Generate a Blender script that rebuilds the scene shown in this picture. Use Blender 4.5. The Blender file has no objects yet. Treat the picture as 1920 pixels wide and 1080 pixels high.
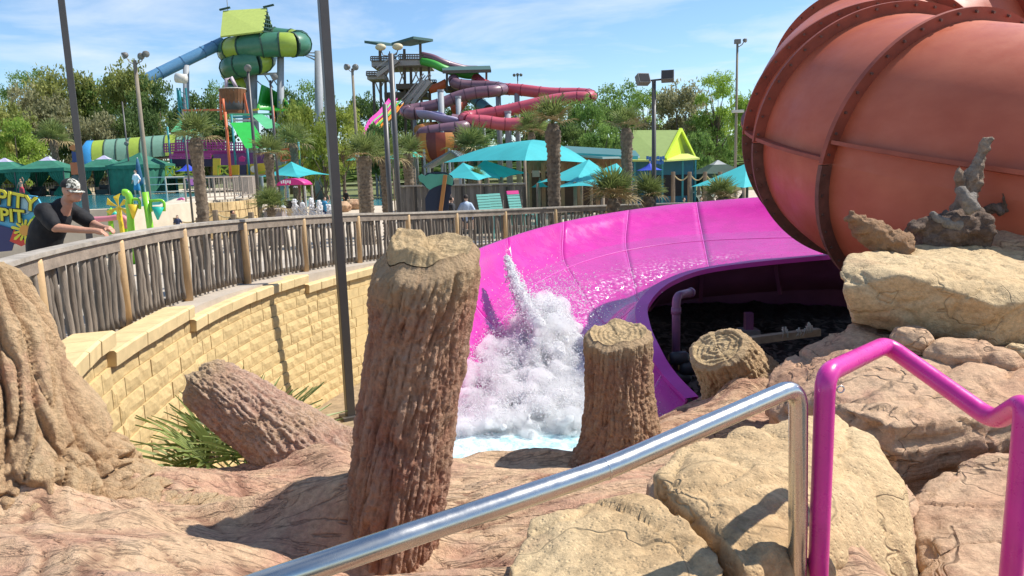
import bpy, bmesh, math, random
import numpy as np
from mathutils import Vector, Matrix, Euler

S = bpy.context.scene
COL = S.collection
PI = math.pi
R_ = math.radians

# ------------------------------------------------------------------ camera, sky, sun, exposure
# the camera's eye is the origin of the scene; the plaza lies 3.1 m below it
FPX = 1400.0
PITCH = math.atan(223.0 / FPX)
ROLL = 0.03
_cp, _sp = math.cos(PITCH), math.sin(PITCH)
_cr, _sr = math.cos(ROLL), math.sin(ROLL)
CF = Vector((0, _cp, -_sp))
_U0 = Vector((0, _sp, _cp)); _R0 = Vector((1, 0, 0))
CR = _R0 * _cr - _U0 * _sr
CU = _R0 * _sr + _U0 * _cr
cam_data = bpy.data.cameras.new('camera')
cam_data.sensor_width = 36.0
cam_data.lens = FPX / 1920.0 * 36.0
cam_data.clip_start = 0.05
cam_data.clip_end = 3000
cam = bpy.data.objects.new('camera', cam_data)
COL.objects.link(cam)
cam.matrix_world = Matrix(((CR.x, CU.x, -CF.x, 0), (CR.y, CU.y, -CF.y, 0), (CR.z, CU.z, -CF.z, 0), (0, 0, 0, 1)))
S.camera = cam

SUN_EL, SUN_AZ = R_(52), R_(14)          # azimuth from +X towards +Y (right of the view, a little behind things)
sun_dir = Vector((math.cos(SUN_EL) * math.cos(SUN_AZ), math.cos(SUN_EL) * math.sin(SUN_AZ), math.sin(SUN_EL)))
world = bpy.data.worlds.new('World'); S.world = world; world.use_nodes = True
wn, wl = world.node_tree.nodes, world.node_tree.links
wn.clear()
w_out = wn.new('ShaderNodeOutputWorld'); w_bg = wn.new('ShaderNodeBackground')
sky = wn.new('ShaderNodeTexSky'); sky.sky_type = 'NISHITA'; sky.sun_disc = False
sky.sun_elevation = SUN_EL
sky.sun_rotation = math.atan2(sun_dir.x, sun_dir.y)
sky.air_density = 1.0; sky.dust_density = 0.0; sky.ozone_density = 3.0
w_bg.inputs['Strength'].default_value = 0.114
tc = wn.new('ShaderNodeTexCoord'); sep = wn.new('ShaderNodeSeparateXYZ'); wl.new(tc.outputs['Generated'], sep.inputs[0])
def wmath(op, a, b):
    n = wn.new('ShaderNodeMath'); n.operation = op
    for i, v in enumerate((a, b)):
        if isinstance(v, (int, float)): n.inputs[i].default_value = v
        else: wl.new(v, n.inputs[i])
    return n.outputs[0]
zz = wmath('MAXIMUM', wmath('ADD', sep.outputs['Z'], 0.06), 0.02)
comb = wn.new('ShaderNodeCombineXYZ')
wl.new(wmath('DIVIDE', sep.outputs['X'], zz), comb.inputs[0]); wl.new(wmath('DIVIDE', sep.outputs['Y'], zz), comb.inputs[1])
cn = wn.new('ShaderNodeTexNoise'); cn.inputs['Scale'].default_value = 0.75; cn.inputs['Detail'].default_value = 9; cn.inputs['Roughness'].default_value = 0.58
cn.inputs['Distortion'].default_value = 0.35
wl.new(comb.outputs[0], cn.inputs['Vector'])
cr_ = wn.new('ShaderNodeValToRGB'); cr_.color_ramp.elements[0].position = 0.47; cr_.color_ramp.elements[1].position = 0.70
cr_.color_ramp.elements[0].color = (0.0, 0.0, 0.0, 1); cr_.color_ramp.elements[1].color = (0.7, 0.7, 0.7, 1)
wl.new(cn.outputs['Fac'], cr_.inputs[0])
cm = wn.new('ShaderNodeMix'); cm.data_type = 'RGBA'
tint = wn.new('ShaderNodeMix'); tint.data_type = 'RGBA'; tint.blend_type = 'MULTIPLY'; tint.inputs['Factor'].default_value = 1.0; tint.inputs['B'].default_value = (.84, .94, 1.02, 1)
wl.new(sky.outputs[0], tint.inputs['A']); wl.new(cr_.outputs[0], cm.inputs['Factor']); wl.new(tint.outputs['Result'], cm.inputs['A'])
cm.inputs['B'].default_value = (5.6, 6.1, 6.8, 1)
wl.new(cm.outputs['Result'], w_bg.inputs['Color']); wl.new(w_bg.outputs[0], w_out.inputs[0])

sd = bpy.data.lights.new('sun', 'SUN'); sd.energy = 4.7; sd.angle = R_(0.53); sd.color = (1.0, 0.95, 0.87)
sun = bpy.data.objects.new('sun', sd); COL.objects.link(sun)
sun.rotation_euler = (-sun_dir).to_track_quat('-Z', 'Y').to_euler()
S.view_settings.view_transform = 'Standard'; S.view_settings.look = 'None'
S.view_settings.gamma = 1.0; S.view_settings.exposure = 0.55; S.view_settings.use_curve_mapping = False
S.render.engine = 'CYCLES'
S.cycles.max_bounces = 10; S.cycles.diffuse_bounces = 5; S.cycles.volume_bounces = 12; S.cycles.volume_step_rate = 2.0; S.cycles.transparent_max_bounces = 12
S.cycles.use_denoising = True
S.cycles.caustics_reflective = False; S.cycles.caustics_refractive = False

# ------------------------------------------------------------------ helpers
GROUND = -3.1
def hz(px): return 317.0 - 0.03 * (px - 960.0)
def U(px, py, d):
    """the point at forward distance d that stands where the photograph shows (px, py)"""
    r = CF * FPX + CR * (px - 960.0) - CU * (py - 540.0)
    return r * (d / r.y)
def G(px, d, z=GROUND):
    p = U(px, hz(px) - z * FPX / d, d); p.z = z
    return p

def wloc(o):
    v = Vector((0, 0, 0))
    while o is not None:
        v += o.location; o = o.parent
    return v
def tag(o, label=None, cat=None, group=None, kind=None):
    if label: o['label'] = label
    if cat: o['category'] = cat
    if group: o['group'] = group
    if kind: o['kind'] = kind
    return o
def empty(name, loc=(0, 0, 0), label=None, cat=None, group=None, rz=0):
    o = bpy.data.objects.new(name, None); COL.objects.link(o)
    o.location = Vector(loc); o.rotation_euler = (0, 0, rz); o.empty_display_size = 0.2
    return tag(o, label, cat, group)
KIDS = {}
def link(name, me, parent=None):
    o = bpy.data.objects.new(name, me); COL.objects.link(o)
    if parent is not None:
        o.parent = parent; KIDS.setdefault(parent.name, []).append(o)
    return o
def copy_tree(o, parent=None):
    c = o.copy(); COL.objects.link(c); c.parent = parent
    if parent is not None: KIDS.setdefault(parent.name, []).append(c)
    for k in list(KIDS.get(o.name, [])): copy_tree(k, c)
    return c
def copy_part(o, parent, loc, rot=(0, 0, 0), scale=(1, 1, 1)):
    c = o.copy(); COL.objects.link(c); c.parent = parent
    KIDS.setdefault(parent.name, []).append(c)
    c.location = loc; c.rotation_euler = rot; c.scale = scale
    return c

def frame_of(t):
    t = t.normalized()
    ref = Vector((0, 0, 1)) if abs(t.z) < 0.95 else Vector((0, 1, 0))
    a = t.cross(ref).normalized(); b = a.cross(t).normalized()
    return a, b
def catmull(pts, n):
    P = [Vector(p) for p in pts]; out = []
    for i in range(len(P) - 1):
        p0 = P[i - 1] if i > 0 else P[0] * 2 - P[1]
        p3 = P[i + 2] if i + 2 < len(P) else P[-1] * 2 - P[-2]
        for k in range(n):
            t = k / n
            out.append(0.5 * ((2 * P[i]) + (P[i + 1] - p0) * t + (2 * p0 - 5 * P[i] + 4 * P[i + 1] - p3) * t * t + (3 * P[i] - p0 - 3 * P[i + 1] + p3) * t ** 3))
    out.append(P[-1].copy())
    return out

class MB:
    def __init__(s): s.v = []; s.f = []
    def add(s, vs, fs):
        b = len(s.v); s.v += [tuple(v) for v in vs]; s.f += [tuple(i + b for i in f) for f in fs]; return s
    def box(s, c, size, rot=None):
        c = Vector(c); h = Vector(size) * 0.5
        M = rot if isinstance(rot, Matrix) else (Euler(rot).to_matrix() if rot else Matrix.Identity(3))
        vs = [c + M @ Vector((sx * h.x, sy * h.y, sz * h.z)) for sx in (-1, 1) for sy in (-1, 1) for sz in (-1, 1)]
        return s.add(vs, [(0, 1, 3, 2), (4, 6, 7, 5), (0, 4, 5, 1), (2, 3, 7, 6), (0, 2, 6, 4), (1, 5, 7, 3)])
    def bar(s, a, b, w, h=None, up=None):
        a = Vector(a); b = Vector(b); h = h or w; t = (b - a)
        if t.length < 1e-6: return s
        t.normalize(); u = Vector(up) if up else (Vector((0, 0, 1)) if abs(t.z) < 0.95 else Vector((0, 1, 0)))
        x = t.cross(u).normalized(); y = x.cross(t)
        vs = []
        for p in (a, b):
            for sx, sy in ((-1, -1), (1, -1), (1, 1), (-1, 1)): vs.append(p + x * (sx * w / 2) + y * (sy * h / 2))
        return s.add(vs, [(0, 1, 2, 3)[::-1], (4, 5, 6, 7), (0, 1, 5, 4), (1, 2, 6, 5), (2, 3, 7, 6), (3, 0, 4, 7)])
    def tube(s, pts, r, seg=8, caps=True, closed=False):
        P = [Vector(p) for p in pts]; n = len(P)
        rs = [r(i / (n - 1)) if callable(r) else (r[i] if isinstance(r, (list, tuple)) else r) for i in range(n)]
        a = None; vs = []
        for i, p in enumerate(P):
            t = (P[min(i + 1, n - 1)] - P[max(i - 1, 0)])
            if t.length < 1e-9: t = Vector((0, 0, 1))
            t.normalize()
            if a is None: a, b = frame_of(t)
            else:
                a = (a - t * a.dot(t))
                a = a.normalized() if a.length > 1e-6 else frame_of(t)[0]
                b = a.cross(t)
            for k in range(seg):
                th = 2 * PI * k / seg
                vs.append(p + (a * math.cos(th) + b * math.sin(th)) * rs[i])
        fs = []
        for i in range(n - 1):
            for k in range(seg):
                k2 = (k + 1) % seg
                fs.append((i * seg + k, i * seg + k2, (i + 1) * seg + k2, (i + 1) * seg + k))
        if caps: fs += [tuple(range(seg))[::-1], tuple(range((n - 1) * seg, n * seg))]
        return s.add(vs, fs)
    def lathe(s, prof, c=(0, 0, 0), seg=16, caps=True):
        c = Vector(c); vs = []; n = len(prof)
        for r, z in prof:
            for k in range(seg):
                th = 2 * PI * k / seg; vs.append(c + Vector((r * math.cos(th), r * math.sin(th), z)))
        fs = [(i * seg + k, i * seg + (k + 1) % seg, (i + 1) * seg + (k + 1) % seg, (i + 1) * seg + k) for i in range(n - 1) for k in range(seg)]
        if caps: fs += [tuple(range(seg))[::-1], tuple(range((n - 1) * seg, n * seg))]
        return s.add(vs, fs)
    def ball(s, c, r, seg=12, rings=8):
        c = Vector(c); r = Vector(r) if not isinstance(r, (int, float)) else Vector((r, r, r))
        vs = [c + Vector((0, 0, -r.z))]
        for i in range(1, rings):
            ph = -PI / 2 + PI * i / rings
            for k in range(seg):
                th = 2 * PI * k / seg
                vs.append(c + Vector((r.x * math.cos(ph) * math.cos(th), r.y * math.cos(ph) * math.sin(th), r.z * math.sin(ph))))
        vs.append(c + Vector((0, 0, r.z))); fs = []
        for k in range(seg):
            fs.append((0, 1 + (k + 1) % seg, 1 + k))
            fs.append((len(vs) - 1, 1 + (rings - 2) * seg + k, 1 + (rings - 2) * seg + (k + 1) % seg))
        for i in range(rings - 2):
            for k in range(seg):
                a = 1 + i * seg + k; b = 1 + i * seg + (k + 1) % seg
                fs.append((a, b, b + seg, a + seg))
        return s.add(vs, fs)
    def grid(s, rows):
        n = len(rows[0]); vs = [p for r in rows for p in r]
        return s.add(vs, [(i * n + k, i * n + k + 1, (i + 1) * n + k + 1, (i + 1) * n + k) for i in range(len(rows) - 1) for k in range(n - 1)])
    def poly(s, pts, thick):
        """flat polygon (front outline) thickened along the vector thick"""
        n = len(pts); thick = Vector(thick); vs = [Vector(p) for p in pts] + [Vector(p) + thick for p in pts]
        fs = [tuple(range(n)), tuple(range(n, 2 * n))[::-1]] + [(i, i + n, (i + 1) % n + n, (i + 1) % n) for i in range(n)]
        return s.add(vs, fs)
    def mesh(s, name, off=(0, 0, 0)):
        me = bpy.data.meshes.new(name); o = Vector(off)
        me.from_pydata([(v[0] - o.x, v[1] - o.y, v[2] - o.z) for v in s.v], [], s.f); me.update()
        return me
    def build(s, name, mat, parent=None, smooth=False, world=True, fix=True, loc=None):
        """loc: where a top-level mesh object has its origin"""
        off = wloc(parent) if (parent is not None and world) else (Vector(loc) if loc is not None else Vector((0, 0, 0)))
        me = s.mesh(name, off)
        if fix:
            bm = bmesh.new(); bm.from_mesh(me); bmesh.ops.recalc_face_normals(bm, faces=bm.faces[:]); bm.to_mesh(me); bm.free()
        if smooth: me.polygons.foreach_set('use_smooth', [True] * len(me.polygons))
        me.materials.append(mat)
        o = link(name, me, parent)
        if loc is not None and parent is None: o.location = Vector(loc)
        return o

def np_mesh(name, V, F, mat, parent=None, smooth=True, loc=None):
    """V (N,3) array in world space, F (M,k) int array"""
    off = wloc(parent) if parent is not None else (Vector(loc) if loc is not None else Vector((0, 0, 0)))
    me = bpy.data.meshes.new(name); F = np.asarray(F, dtype=np.int32); k = F.shape[1]
    W = (np.asarray(V, dtype=np.float64) - np.array(off)).astype(np.float32)
    me.vertices.add(len(W)); me.vertices.foreach_set('co', W.ravel())
    me.loops.add(F.size); me.loops.foreach_set('vertex_index', F.ravel())
    me.polygons.add(len(F)); me.polygons.foreach_set('loop_start', np.arange(0, F.size, k, dtype=np.int32))
    me.polygons.foreach_set('use_smooth', np.full(len(F), smooth))
    me.update(calc_edges=True); me.validate()
    me.materials.append(mat)
    o = link(name, me, parent)
    if loc is not None and parent is None: o.location = Vector(loc)
    return o
def grid_faces(nr, nc, wrap=False):
    i = np.arange(nr - 1)[:, None]; k = np.arange(nc if wrap else nc - 1)[None, :]
    k2 = (k + 1) % nc
    return np.stack([i * nc + k, i * nc + k2, (i + 1) * nc + k2, (i + 1) * nc + k], -1).reshape(-1, 4)

# ---- vectorised noise
def _hash(ix, iy, iz, seed):
    h = (ix.astype(np.int64) * 374761393 + iy.astype(np.int64) * 668265263 + iz.astype(np.int64) * 2147483647 + seed * 1274126177) & 0xFFFFFFFF
    h = ((h ^ (h >> 13)) * 1274126177) & 0xFFFFFFFF
    h = ((h ^ (h >> 16)) * 2246822519) & 0xFFFFFFFF
    return ((h ^ (h >> 15)) & 0xFFFFFF) / float(0xFFFFFF)
def vnoise(p, seed=0):
    i = np.floor(p).astype(np.int64); f = p - i; f = f * f * f * (f * (f * 6 - 15) + 10); r = 0
    for dx in (0, 1):
        wx = f[:, 0] if dx else 1 - f[:, 0]
        for dy in (0, 1):
            wy = f[:, 1] if dy else 1 - f[:, 1]
            for dz in (0, 1):
                wz = f[:, 2] if dz else 1 - f[:, 2]
                r = r + _hash(i[:, 0] + dx, i[:, 1] + dy, i[:, 2] + dz, seed) * wx * wy * wz
    return r * 2 - 1
def fbm(p, octv=4, seed=0, gain=0.5):
    r = 0; a = 1.0; q = np.array(p, dtype=float); tot = 0
    for o in range(octv):
        r = r + a * vnoise(q, seed + o * 17); tot += a; a *= gain; q = q * 2.03 + 11.7
    return r / tot
def worley(p, seed=0):
    i = np.floor(p).astype(np.int64); F1 = np.full(len(p), 9.0); F2 = np.full(len(p), 9.0); ID = np.zeros(len(p))
    for dx in (-1, 0, 1):
        for dy in (-1, 0, 1):
            for dz in (-1, 0, 1):
                a, b, c = i[:, 0] + dx, i[:, 1] + dy, i[:, 2] + dz
                h0 = _hash(a, b, c, seed)
                q = np.stack([a + h0, b + _hash(a, b, c, seed + 5), c + _hash(a, b, c, seed + 9)], 1)
                d = np.sqrt(((q - p) ** 2).sum(1)); near = d < F1
                F2 = np.where(near, F1, np.minimum(F2, d)); ID = np.where(near, h0, ID); F1 = np.where(near, d, F1)
    return F1, F2, ID
def sstep(a, b, x):
    t = np.clip((x - a) / (b - a), 0, 1); return t * t * (3 - 2 * t)

def mesh_np(me):
    v = np.empty(len(me.vertices) * 3); me.vertices.foreach_get('co', v)
    n = np.empty(len(me.vertices) * 3); me.vertices.foreach_get('normal', n)
    return v.reshape(-1, 3), n.reshape(-1, 3)
def fused(mb, voxel, smooth_it=4, smooth_f=0.5):
    """union of all closed shapes in the builder as one continuous mesh"""
    me = mb.mesh('tmp'); bm = bmesh.new(); bm.from_mesh(me); bmesh.ops.recalc_face_normals(bm, faces=bm.faces[:]); bm.to_mesh(me); bm.free()
    o = bpy.data.objects.new('tmp', me); COL.objects.link(o)
    m = o.modifiers.new('r', 'REMESH'); m.mode = 'VOXEL'; m.voxel_size = voxel; m.use_smooth_shade = True
    if smooth_it:
        m2 = o.modifiers.new('s', 'SMOOTH'); m2.iterations = smooth_it; m2.factor = smooth_f
    dg = bpy.context.evaluated_depsgraph_get(); dg.update()
    r = bpy.data.meshes.new_from_object(o.evaluated_get(dg))
    bpy.data.objects.remove(o); bpy.data.meshes.remove(me)
    r.polygons.foreach_set('use_smooth', [True] * len(r.polygons))
    return r
def place_mesh(name, me, mat, parent=None, loc=None):
    off = wloc(parent) if parent is not None else (Vector(loc) if loc is not None else Vector((0, 0, 0)))
    me.transform(Matrix.Translation(-off)); me.name = name
    me.materials.clear(); me.materials.append(mat)
    o = link(name, me, parent)
    if loc is not None and parent is None: o.location = Vector(loc)
    return o
def hull_mb(mb, pts):
    bm = bmesh.new(); vs = [bm.verts.new(p) for p in pts]; bmesh.ops.convex_hull(bm, input=vs)
    bm.verts.index_update(); bm.verts.ensure_lookup_table()
    used = sorted({v.index for f in bm.faces for v in f.verts}); mp = {k: i for i, k in enumerate(used)}
    mb.add([bm.verts[k].co.copy() for k in used], [tuple(mp[v.index] for v in f.verts) for f in bm.faces]); bm.free()
    return mb

# ------------------------------------------------------------------ materials
MATS = {}
def pm(name, col, rough=0.6, var=0.18, scale=3.0, col2=None, bump=0.0, bscale=20.0, metal=0.0, spec=0.4, coat=0.0, rand=0.0, sss=0.0, stretch=None, detail=6, trans=None, bdist=0.02, ramp=(0.32, 0.68), rv=0.0, rvs=22.0):
    """procedural principled material: two-tone noise colour, optional per-object variation and noise relief"""
    if name in MATS: return MATS[name]
    m = bpy.data.materials.new(name); m.use_nodes = True; n, l = m.node_tree.nodes, m.node_tree.links
    b = n['Principled BSDF']; b.inputs['Roughness'].default_value = rough; b.inputs['Metallic'].default_value = metal
    b.inputs['Specular IOR Level'].default_value = spec; b.inputs['Coat Weight'].default_value = coat; b.inputs['Coat Roughness'].default_value = 0.08
    t = n.new('ShaderNodeTexCoord'); vec = t.outputs['Object']
    if stretch:
        mp = n.new('ShaderNodeMapping'); mp.inputs['Scale'].default_value = stretch; l.new(vec, mp.inputs[0]); vec = mp.outputs[0]
    nz = n.new('ShaderNodeTexNoise'); nz.inputs['Scale'].default_value = scale; nz.inputs['Detail'].default_value = detail; nz.inputs['Roughness'].default_value = 0.6
    l.new(vec, nz.inputs['Vector'])
    rp = n.new('ShaderNodeValToRGB'); rp.color_ramp.elements[0].position = ramp[0]; rp.color_ramp.elements[1].position = ramp[1]
    c2 = col2 or tuple(min(1, c * (1 + var)) for c in col); c1 = col if col2 else tuple(c * (1 - var) for c in col)
    rp.color_ramp.elements[0].color = (*c1, 1); rp.color_ramp.elements[1].color = (*c2, 1)
    l.new(nz.outputs['Fac'], rp.inputs[0]); out = rp.outputs[0]
    if rand:
        oi = n.new('ShaderNodeObjectInfo'); mr = n.new('ShaderNodeMapRange'); mr.inputs[3].default_value = 1 - rand; mr.inputs[4].default_value = 1 + rand
        l.new(oi.outputs['Random'], mr.inputs[0])
        hs = n.new('ShaderNodeHueSaturation'); l.new(mr.outputs[0], hs.inputs['Value']); l.new(out, hs.inputs['Color']); out = hs.outputs[0]
    l.new(out, b.inputs['Base Color'])
    if rv:                                   # smudges and scuffs: uneven gloss
        rz_ = n.new('ShaderNodeTexNoise'); rz_.inputs['Scale'].default_value = rvs; rz_.inputs['Detail'].default_value = 9; rz_.inputs['Roughness'].default_value = .7; l.new(t.outputs['Object'], rz_.inputs['Vector'])
        rm = n.new('ShaderNodeMapRange'); rm.inputs[1].default_value = .35; rm.inputs[2].default_value = .7; rm.inputs[3].default_value = max(.03, rough - rv); rm.inputs[4].default_value = rough + rv
        l.new(rz_.outputs['Fac'], rm.inputs[0]); l.new(rm.outputs[0], b.inputs['Roughness'])
    if sss: b.inputs['Subsurface Weight'].default_value = sss; b.inputs['Subsurface Radius'].default_value = (0.02, 0.01, 0.008)
    if trans:                                # translucent cloth or leaf: light comes through from behind
        tr = n.new('ShaderNodeBsdfTranslucent'); l.new(out, tr.inputs[0]); mx = n.new('ShaderNodeMixShader'); mx.inputs[0].default_value = trans
        l.new(b.outputs[0], mx.inputs[1]); l.new(tr.outputs[0], mx.inputs[2]); l.new(mx.outputs[0], n['Material Output'].inputs[0])
    if bump:
        bz = n.new('ShaderNodeTexNoise'); bz.inputs['Scale'].default_value = bscale; bz.inputs['Detail'].default_value = 8; bz.inputs['Roughness'].default_value = 0.65
        l.new(vec, bz.inputs['Vector'])
        bp = n.new('ShaderNodeBump'); bp.inputs['Strength'].default_value = bump; bp.inputs['Distance'].default_value = bdist
        l.new(bz.outputs['Fac'], bp.inputs['Height']); l.new(bp.outputs[0], b.inputs['Normal'])
    MATS[name] = m
    return m
def plain(name, col, rough=0.5, **k): return pm(name, col, rough, var=k.pop('var', 0.07), **k)

def rockmat(name, cols, scale=1.3, bump=0.6, bscale=26, seedoff=0.0, strata=0.0, pits=0.0, wash=None, cracks=None):
    """painted concrete rockwork: several earth tones in blotches, fine grain, pits"""
    if name in MATS: return MATS[name]
    m = bpy.data.materials.new(name); m.use_nodes = True; n, l = m.node_tree.nodes, m.node_tree.links
    b = n['Principled BSDF']; b.inputs['Roughness'].default_value = 0.88; b.inputs['Specular IOR Level'].default_value = 0.25
    g = n.new('ShaderNodeNewGeometry'); mp = n.new('ShaderNodeMapping'); mp.inputs['Location'].default_value = (seedoff, seedoff * 1.7, 0)
    l.new(g.outputs['Position'], mp.inputs[0])
    n1 = n.new('ShaderNodeTexNoise'); n1.inputs['Scale'].default_value = scale; n1.inputs['Detail'].default_value = 8; n1.inputs['Roughness'].default_value = 0.62; n1.inputs['Distortion'].default_value = 0.6
    l.new(mp.outputs[0], n1.inputs['Vector'])
    rp = n.new('ShaderNodeValToRGB'); els = rp.color_ramp.elements
    while len(els) < len(cols): els.new(0.5)
    for i, c in enumerate(cols): els[i].position = 0.30 + 0.42 * i / (len(cols) - 1); els[i].color = (*c, 1)
    l.new(n1.outputs['Fac'], rp.inputs[0])
    n2 = n.new('ShaderNodeTexNoise'); n2.inputs['Scale'].default_value = 30; n2.inputs['Detail'].default_value = 10; n2.inputs['Roughness'].default_value = 0.78
    l.new(mp.outputs[0], n2.inputs['Vector'])
    r2 = n.new('ShaderNodeMapRange'); r2.inputs[1].default_value = 0.3; r2.inputs[2].default_value = 0.7; r2.inputs[3].default_value = 0.58; r2.inputs[4].default_value = 1.28
    l.new(n2.outputs['Fac'], r2.inputs[0])
    mx = n.new('ShaderNodeMix'); mx.data_type = 'RGBA'; mx.blend_type = 'MULTIPLY'; mx.inputs['Factor'].default_value = 1.0
    l.new(rp.outputs[0], mx.inputs['A']); l.new(r2.outputs[0], mx.inputs['B']); fin = mx.outputs['Result']
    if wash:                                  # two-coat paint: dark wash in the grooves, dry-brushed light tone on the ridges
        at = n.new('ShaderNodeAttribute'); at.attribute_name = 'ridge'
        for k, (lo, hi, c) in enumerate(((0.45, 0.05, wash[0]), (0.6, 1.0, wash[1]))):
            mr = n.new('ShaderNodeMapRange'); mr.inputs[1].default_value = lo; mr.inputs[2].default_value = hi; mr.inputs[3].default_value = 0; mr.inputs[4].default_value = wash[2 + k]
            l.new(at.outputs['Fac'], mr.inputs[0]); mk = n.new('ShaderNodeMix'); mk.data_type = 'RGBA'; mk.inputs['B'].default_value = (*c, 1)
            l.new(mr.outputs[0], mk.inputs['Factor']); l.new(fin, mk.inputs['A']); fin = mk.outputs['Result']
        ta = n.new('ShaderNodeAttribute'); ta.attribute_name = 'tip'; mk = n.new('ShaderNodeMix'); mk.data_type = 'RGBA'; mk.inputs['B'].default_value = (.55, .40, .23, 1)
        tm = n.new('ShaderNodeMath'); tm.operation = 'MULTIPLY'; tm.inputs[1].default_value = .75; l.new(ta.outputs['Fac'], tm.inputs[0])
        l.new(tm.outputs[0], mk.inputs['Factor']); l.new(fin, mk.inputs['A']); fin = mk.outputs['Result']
    l.new(fin, b.inputs['Base Color'])
    n3 = n.new('ShaderNodeTexNoise'); n3.inputs['Scale'].default_value = bscale; n3.inputs['Detail'].default_value = 10; n3.inputs['Roughness'].default_value = 0.7
    l.new(mp.outputs[0], n3.inputs['Vector'])
    h = n3.outputs['Fac']
    if strata:
        ms = n.new('ShaderNodeMapping'); ms.inputs['Scale'].default_value = (1.2, 1.2, 22); ms.inputs['Rotation'].default_value = (0.12, 0.2, 0); l.new(mp.outputs[0], ms.inputs[0])
        n4 = n.new('ShaderNodeTexNoise'); n4.inputs['Scale'].default_value = 1.6; n4.inputs['Detail'].default_value = 5; l.new(ms.outputs[0], n4.inputs['Vector'])
        ad = n.new('ShaderNodeMath'); ad.operation = 'MULTIPLY_ADD'; ad.inputs[1].default_value = strata; l.new(n4.outputs['Fac'], ad.inputs[0]); l.new(h, ad.inputs[2]); h = ad.outputs[0]
    if cracks:                               # narrow fissures holding dirt
        mc = n.new('ShaderNodeMapping'); mc.inputs['Scale'].default_value = cracks[1]; mc.inputs['Rotation'].default_value = (0, 0, cracks[4] if len(cracks) > 4 else 0.0); l.new(mp.outputs[0], mc.inputs[0])
        nc_ = n.new('ShaderNodeTexNoise'); nc_.inputs['Scale'].default_value = cracks[0]; nc_.inputs['Detail'].default_value = 4; nc_.inputs['Roughness'].default_value = .55; nc_.inputs['Distortion'].default_value = .5; l.new(mc.outputs[0], nc_.inputs['Vector'])
        sb = n.new('ShaderNodeMath'); sb.operation = 'SUBTRACT'; sb.inputs[1].default_value = .5; l.new(nc_.outputs['Fac'], sb.inputs[0])
        ab = n.new('ShaderNodeMath'); ab.operation = 'ABSOLUTE'; l.new(sb.outputs[0], ab.inputs[0])
        mc2 = n.new('ShaderNodeMapRange'); mc2.inputs[1].default_value = 0; mc2.inputs[2].default_value = cracks[2]; mc2.inputs[3].default_value = 0; mc2.inputs[4].default_value = 1; l.new(ab.outputs[0], mc2.inputs[0])
        ac = n.new('ShaderNodeMath'); ac.operation = 'MULTIPLY_ADD'; ac.inputs[1].default_value = .9; l.new(mc2.outputs[0], ac.inputs[0]); l.new(h, ac.inputs[2]); h = ac.outputs[0]
        cm_ = n.new('ShaderNodeMapRange'); cm_.inputs[3].default_value = cracks[3]; cm_.inputs[4].default_value = 1.0; l.new(mc2.outputs[0], cm_.inputs[0])
        mk = n.new('ShaderNodeMix'); mk.data_type = 'RGBA'; mk.blend_type = 'MULTIPLY'; mk.inputs['Factor'].default_value = 1.0; l.new(fin, mk.inputs['A']); l.new(cm_.outputs[0], mk.inputs['B']); l.new(mk.outputs['Result'], b.inputs['Base Color'])
    if pits:
        vo = n.new('ShaderNodeTexVoronoi'); vo.inputs['Scale'].default_value = 55; l.new(mp.outputs[0], vo.inputs['Vector'])
        mr = n.new('ShaderNodeMapRange'); mr.inputs[1].default_value = 0.0; mr.inputs[2].default_value = 0.35; mr.inputs[3].default_value = -pits; mr.inputs[4].default_value = 0
        l.new(vo.outputs['Distance'], mr.inputs[0]); a2 = n.new('ShaderNodeMath'); a2.operation = 'ADD'; l.new(mr.outputs[0], a2.inputs[0]); l.new(h, a2.inputs[1]); h = a2.outputs[0]
    bp = n.new('ShaderNodeBump'); bp.inputs['Strength'].default_value = min(1, bump); bp.inputs['Distance'].default_value = 0.045
    l.new(h, bp.inputs['Height']); l.new(bp.outputs[0], b.inputs['Normal'])
    MATS[name] = m
    return m

ROCK_TAN = rockmat('rock_tan', [(.44, .29, .15), (.56, .40, .22), (.60, .45, .26), (.50, .31, .18)], 1.1, 0.5, 22, 1.0, pits=0.35, cracks=(.8, (1, 1, 1.8), .0045, .75))
ROCK_PINK = rockmat('rock_pink', [(.40, .22, .14), (.52, .32, .20), (.56, .38, .24), (.47, .25, .17)], 1.2, 0.6, 24, 7.0, strata=1.0, cracks=(1.1, (1, 1, 2.6), .009, .6))
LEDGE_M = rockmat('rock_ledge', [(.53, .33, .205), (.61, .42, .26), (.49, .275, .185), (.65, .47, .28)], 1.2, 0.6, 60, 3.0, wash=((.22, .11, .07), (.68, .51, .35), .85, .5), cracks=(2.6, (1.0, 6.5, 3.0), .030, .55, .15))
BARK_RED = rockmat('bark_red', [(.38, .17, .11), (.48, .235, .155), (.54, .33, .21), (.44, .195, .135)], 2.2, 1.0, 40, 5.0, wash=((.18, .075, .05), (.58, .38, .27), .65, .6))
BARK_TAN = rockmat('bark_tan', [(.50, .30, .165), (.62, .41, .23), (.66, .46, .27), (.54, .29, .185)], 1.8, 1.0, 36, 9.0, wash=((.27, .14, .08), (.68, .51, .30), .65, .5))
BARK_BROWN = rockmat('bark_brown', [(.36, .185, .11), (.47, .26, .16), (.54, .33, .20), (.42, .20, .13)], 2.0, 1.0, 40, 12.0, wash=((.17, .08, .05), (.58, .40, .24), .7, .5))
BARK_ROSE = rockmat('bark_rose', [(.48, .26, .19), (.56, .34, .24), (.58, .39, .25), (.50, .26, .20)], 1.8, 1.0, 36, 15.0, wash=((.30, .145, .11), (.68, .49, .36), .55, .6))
CUT_M = rockmat('cut_wood', [(.46, .32, .17), (.55, .40, .22), (.58, .43, .25)], 3.0, 0.8, 30, 2.0)
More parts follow.
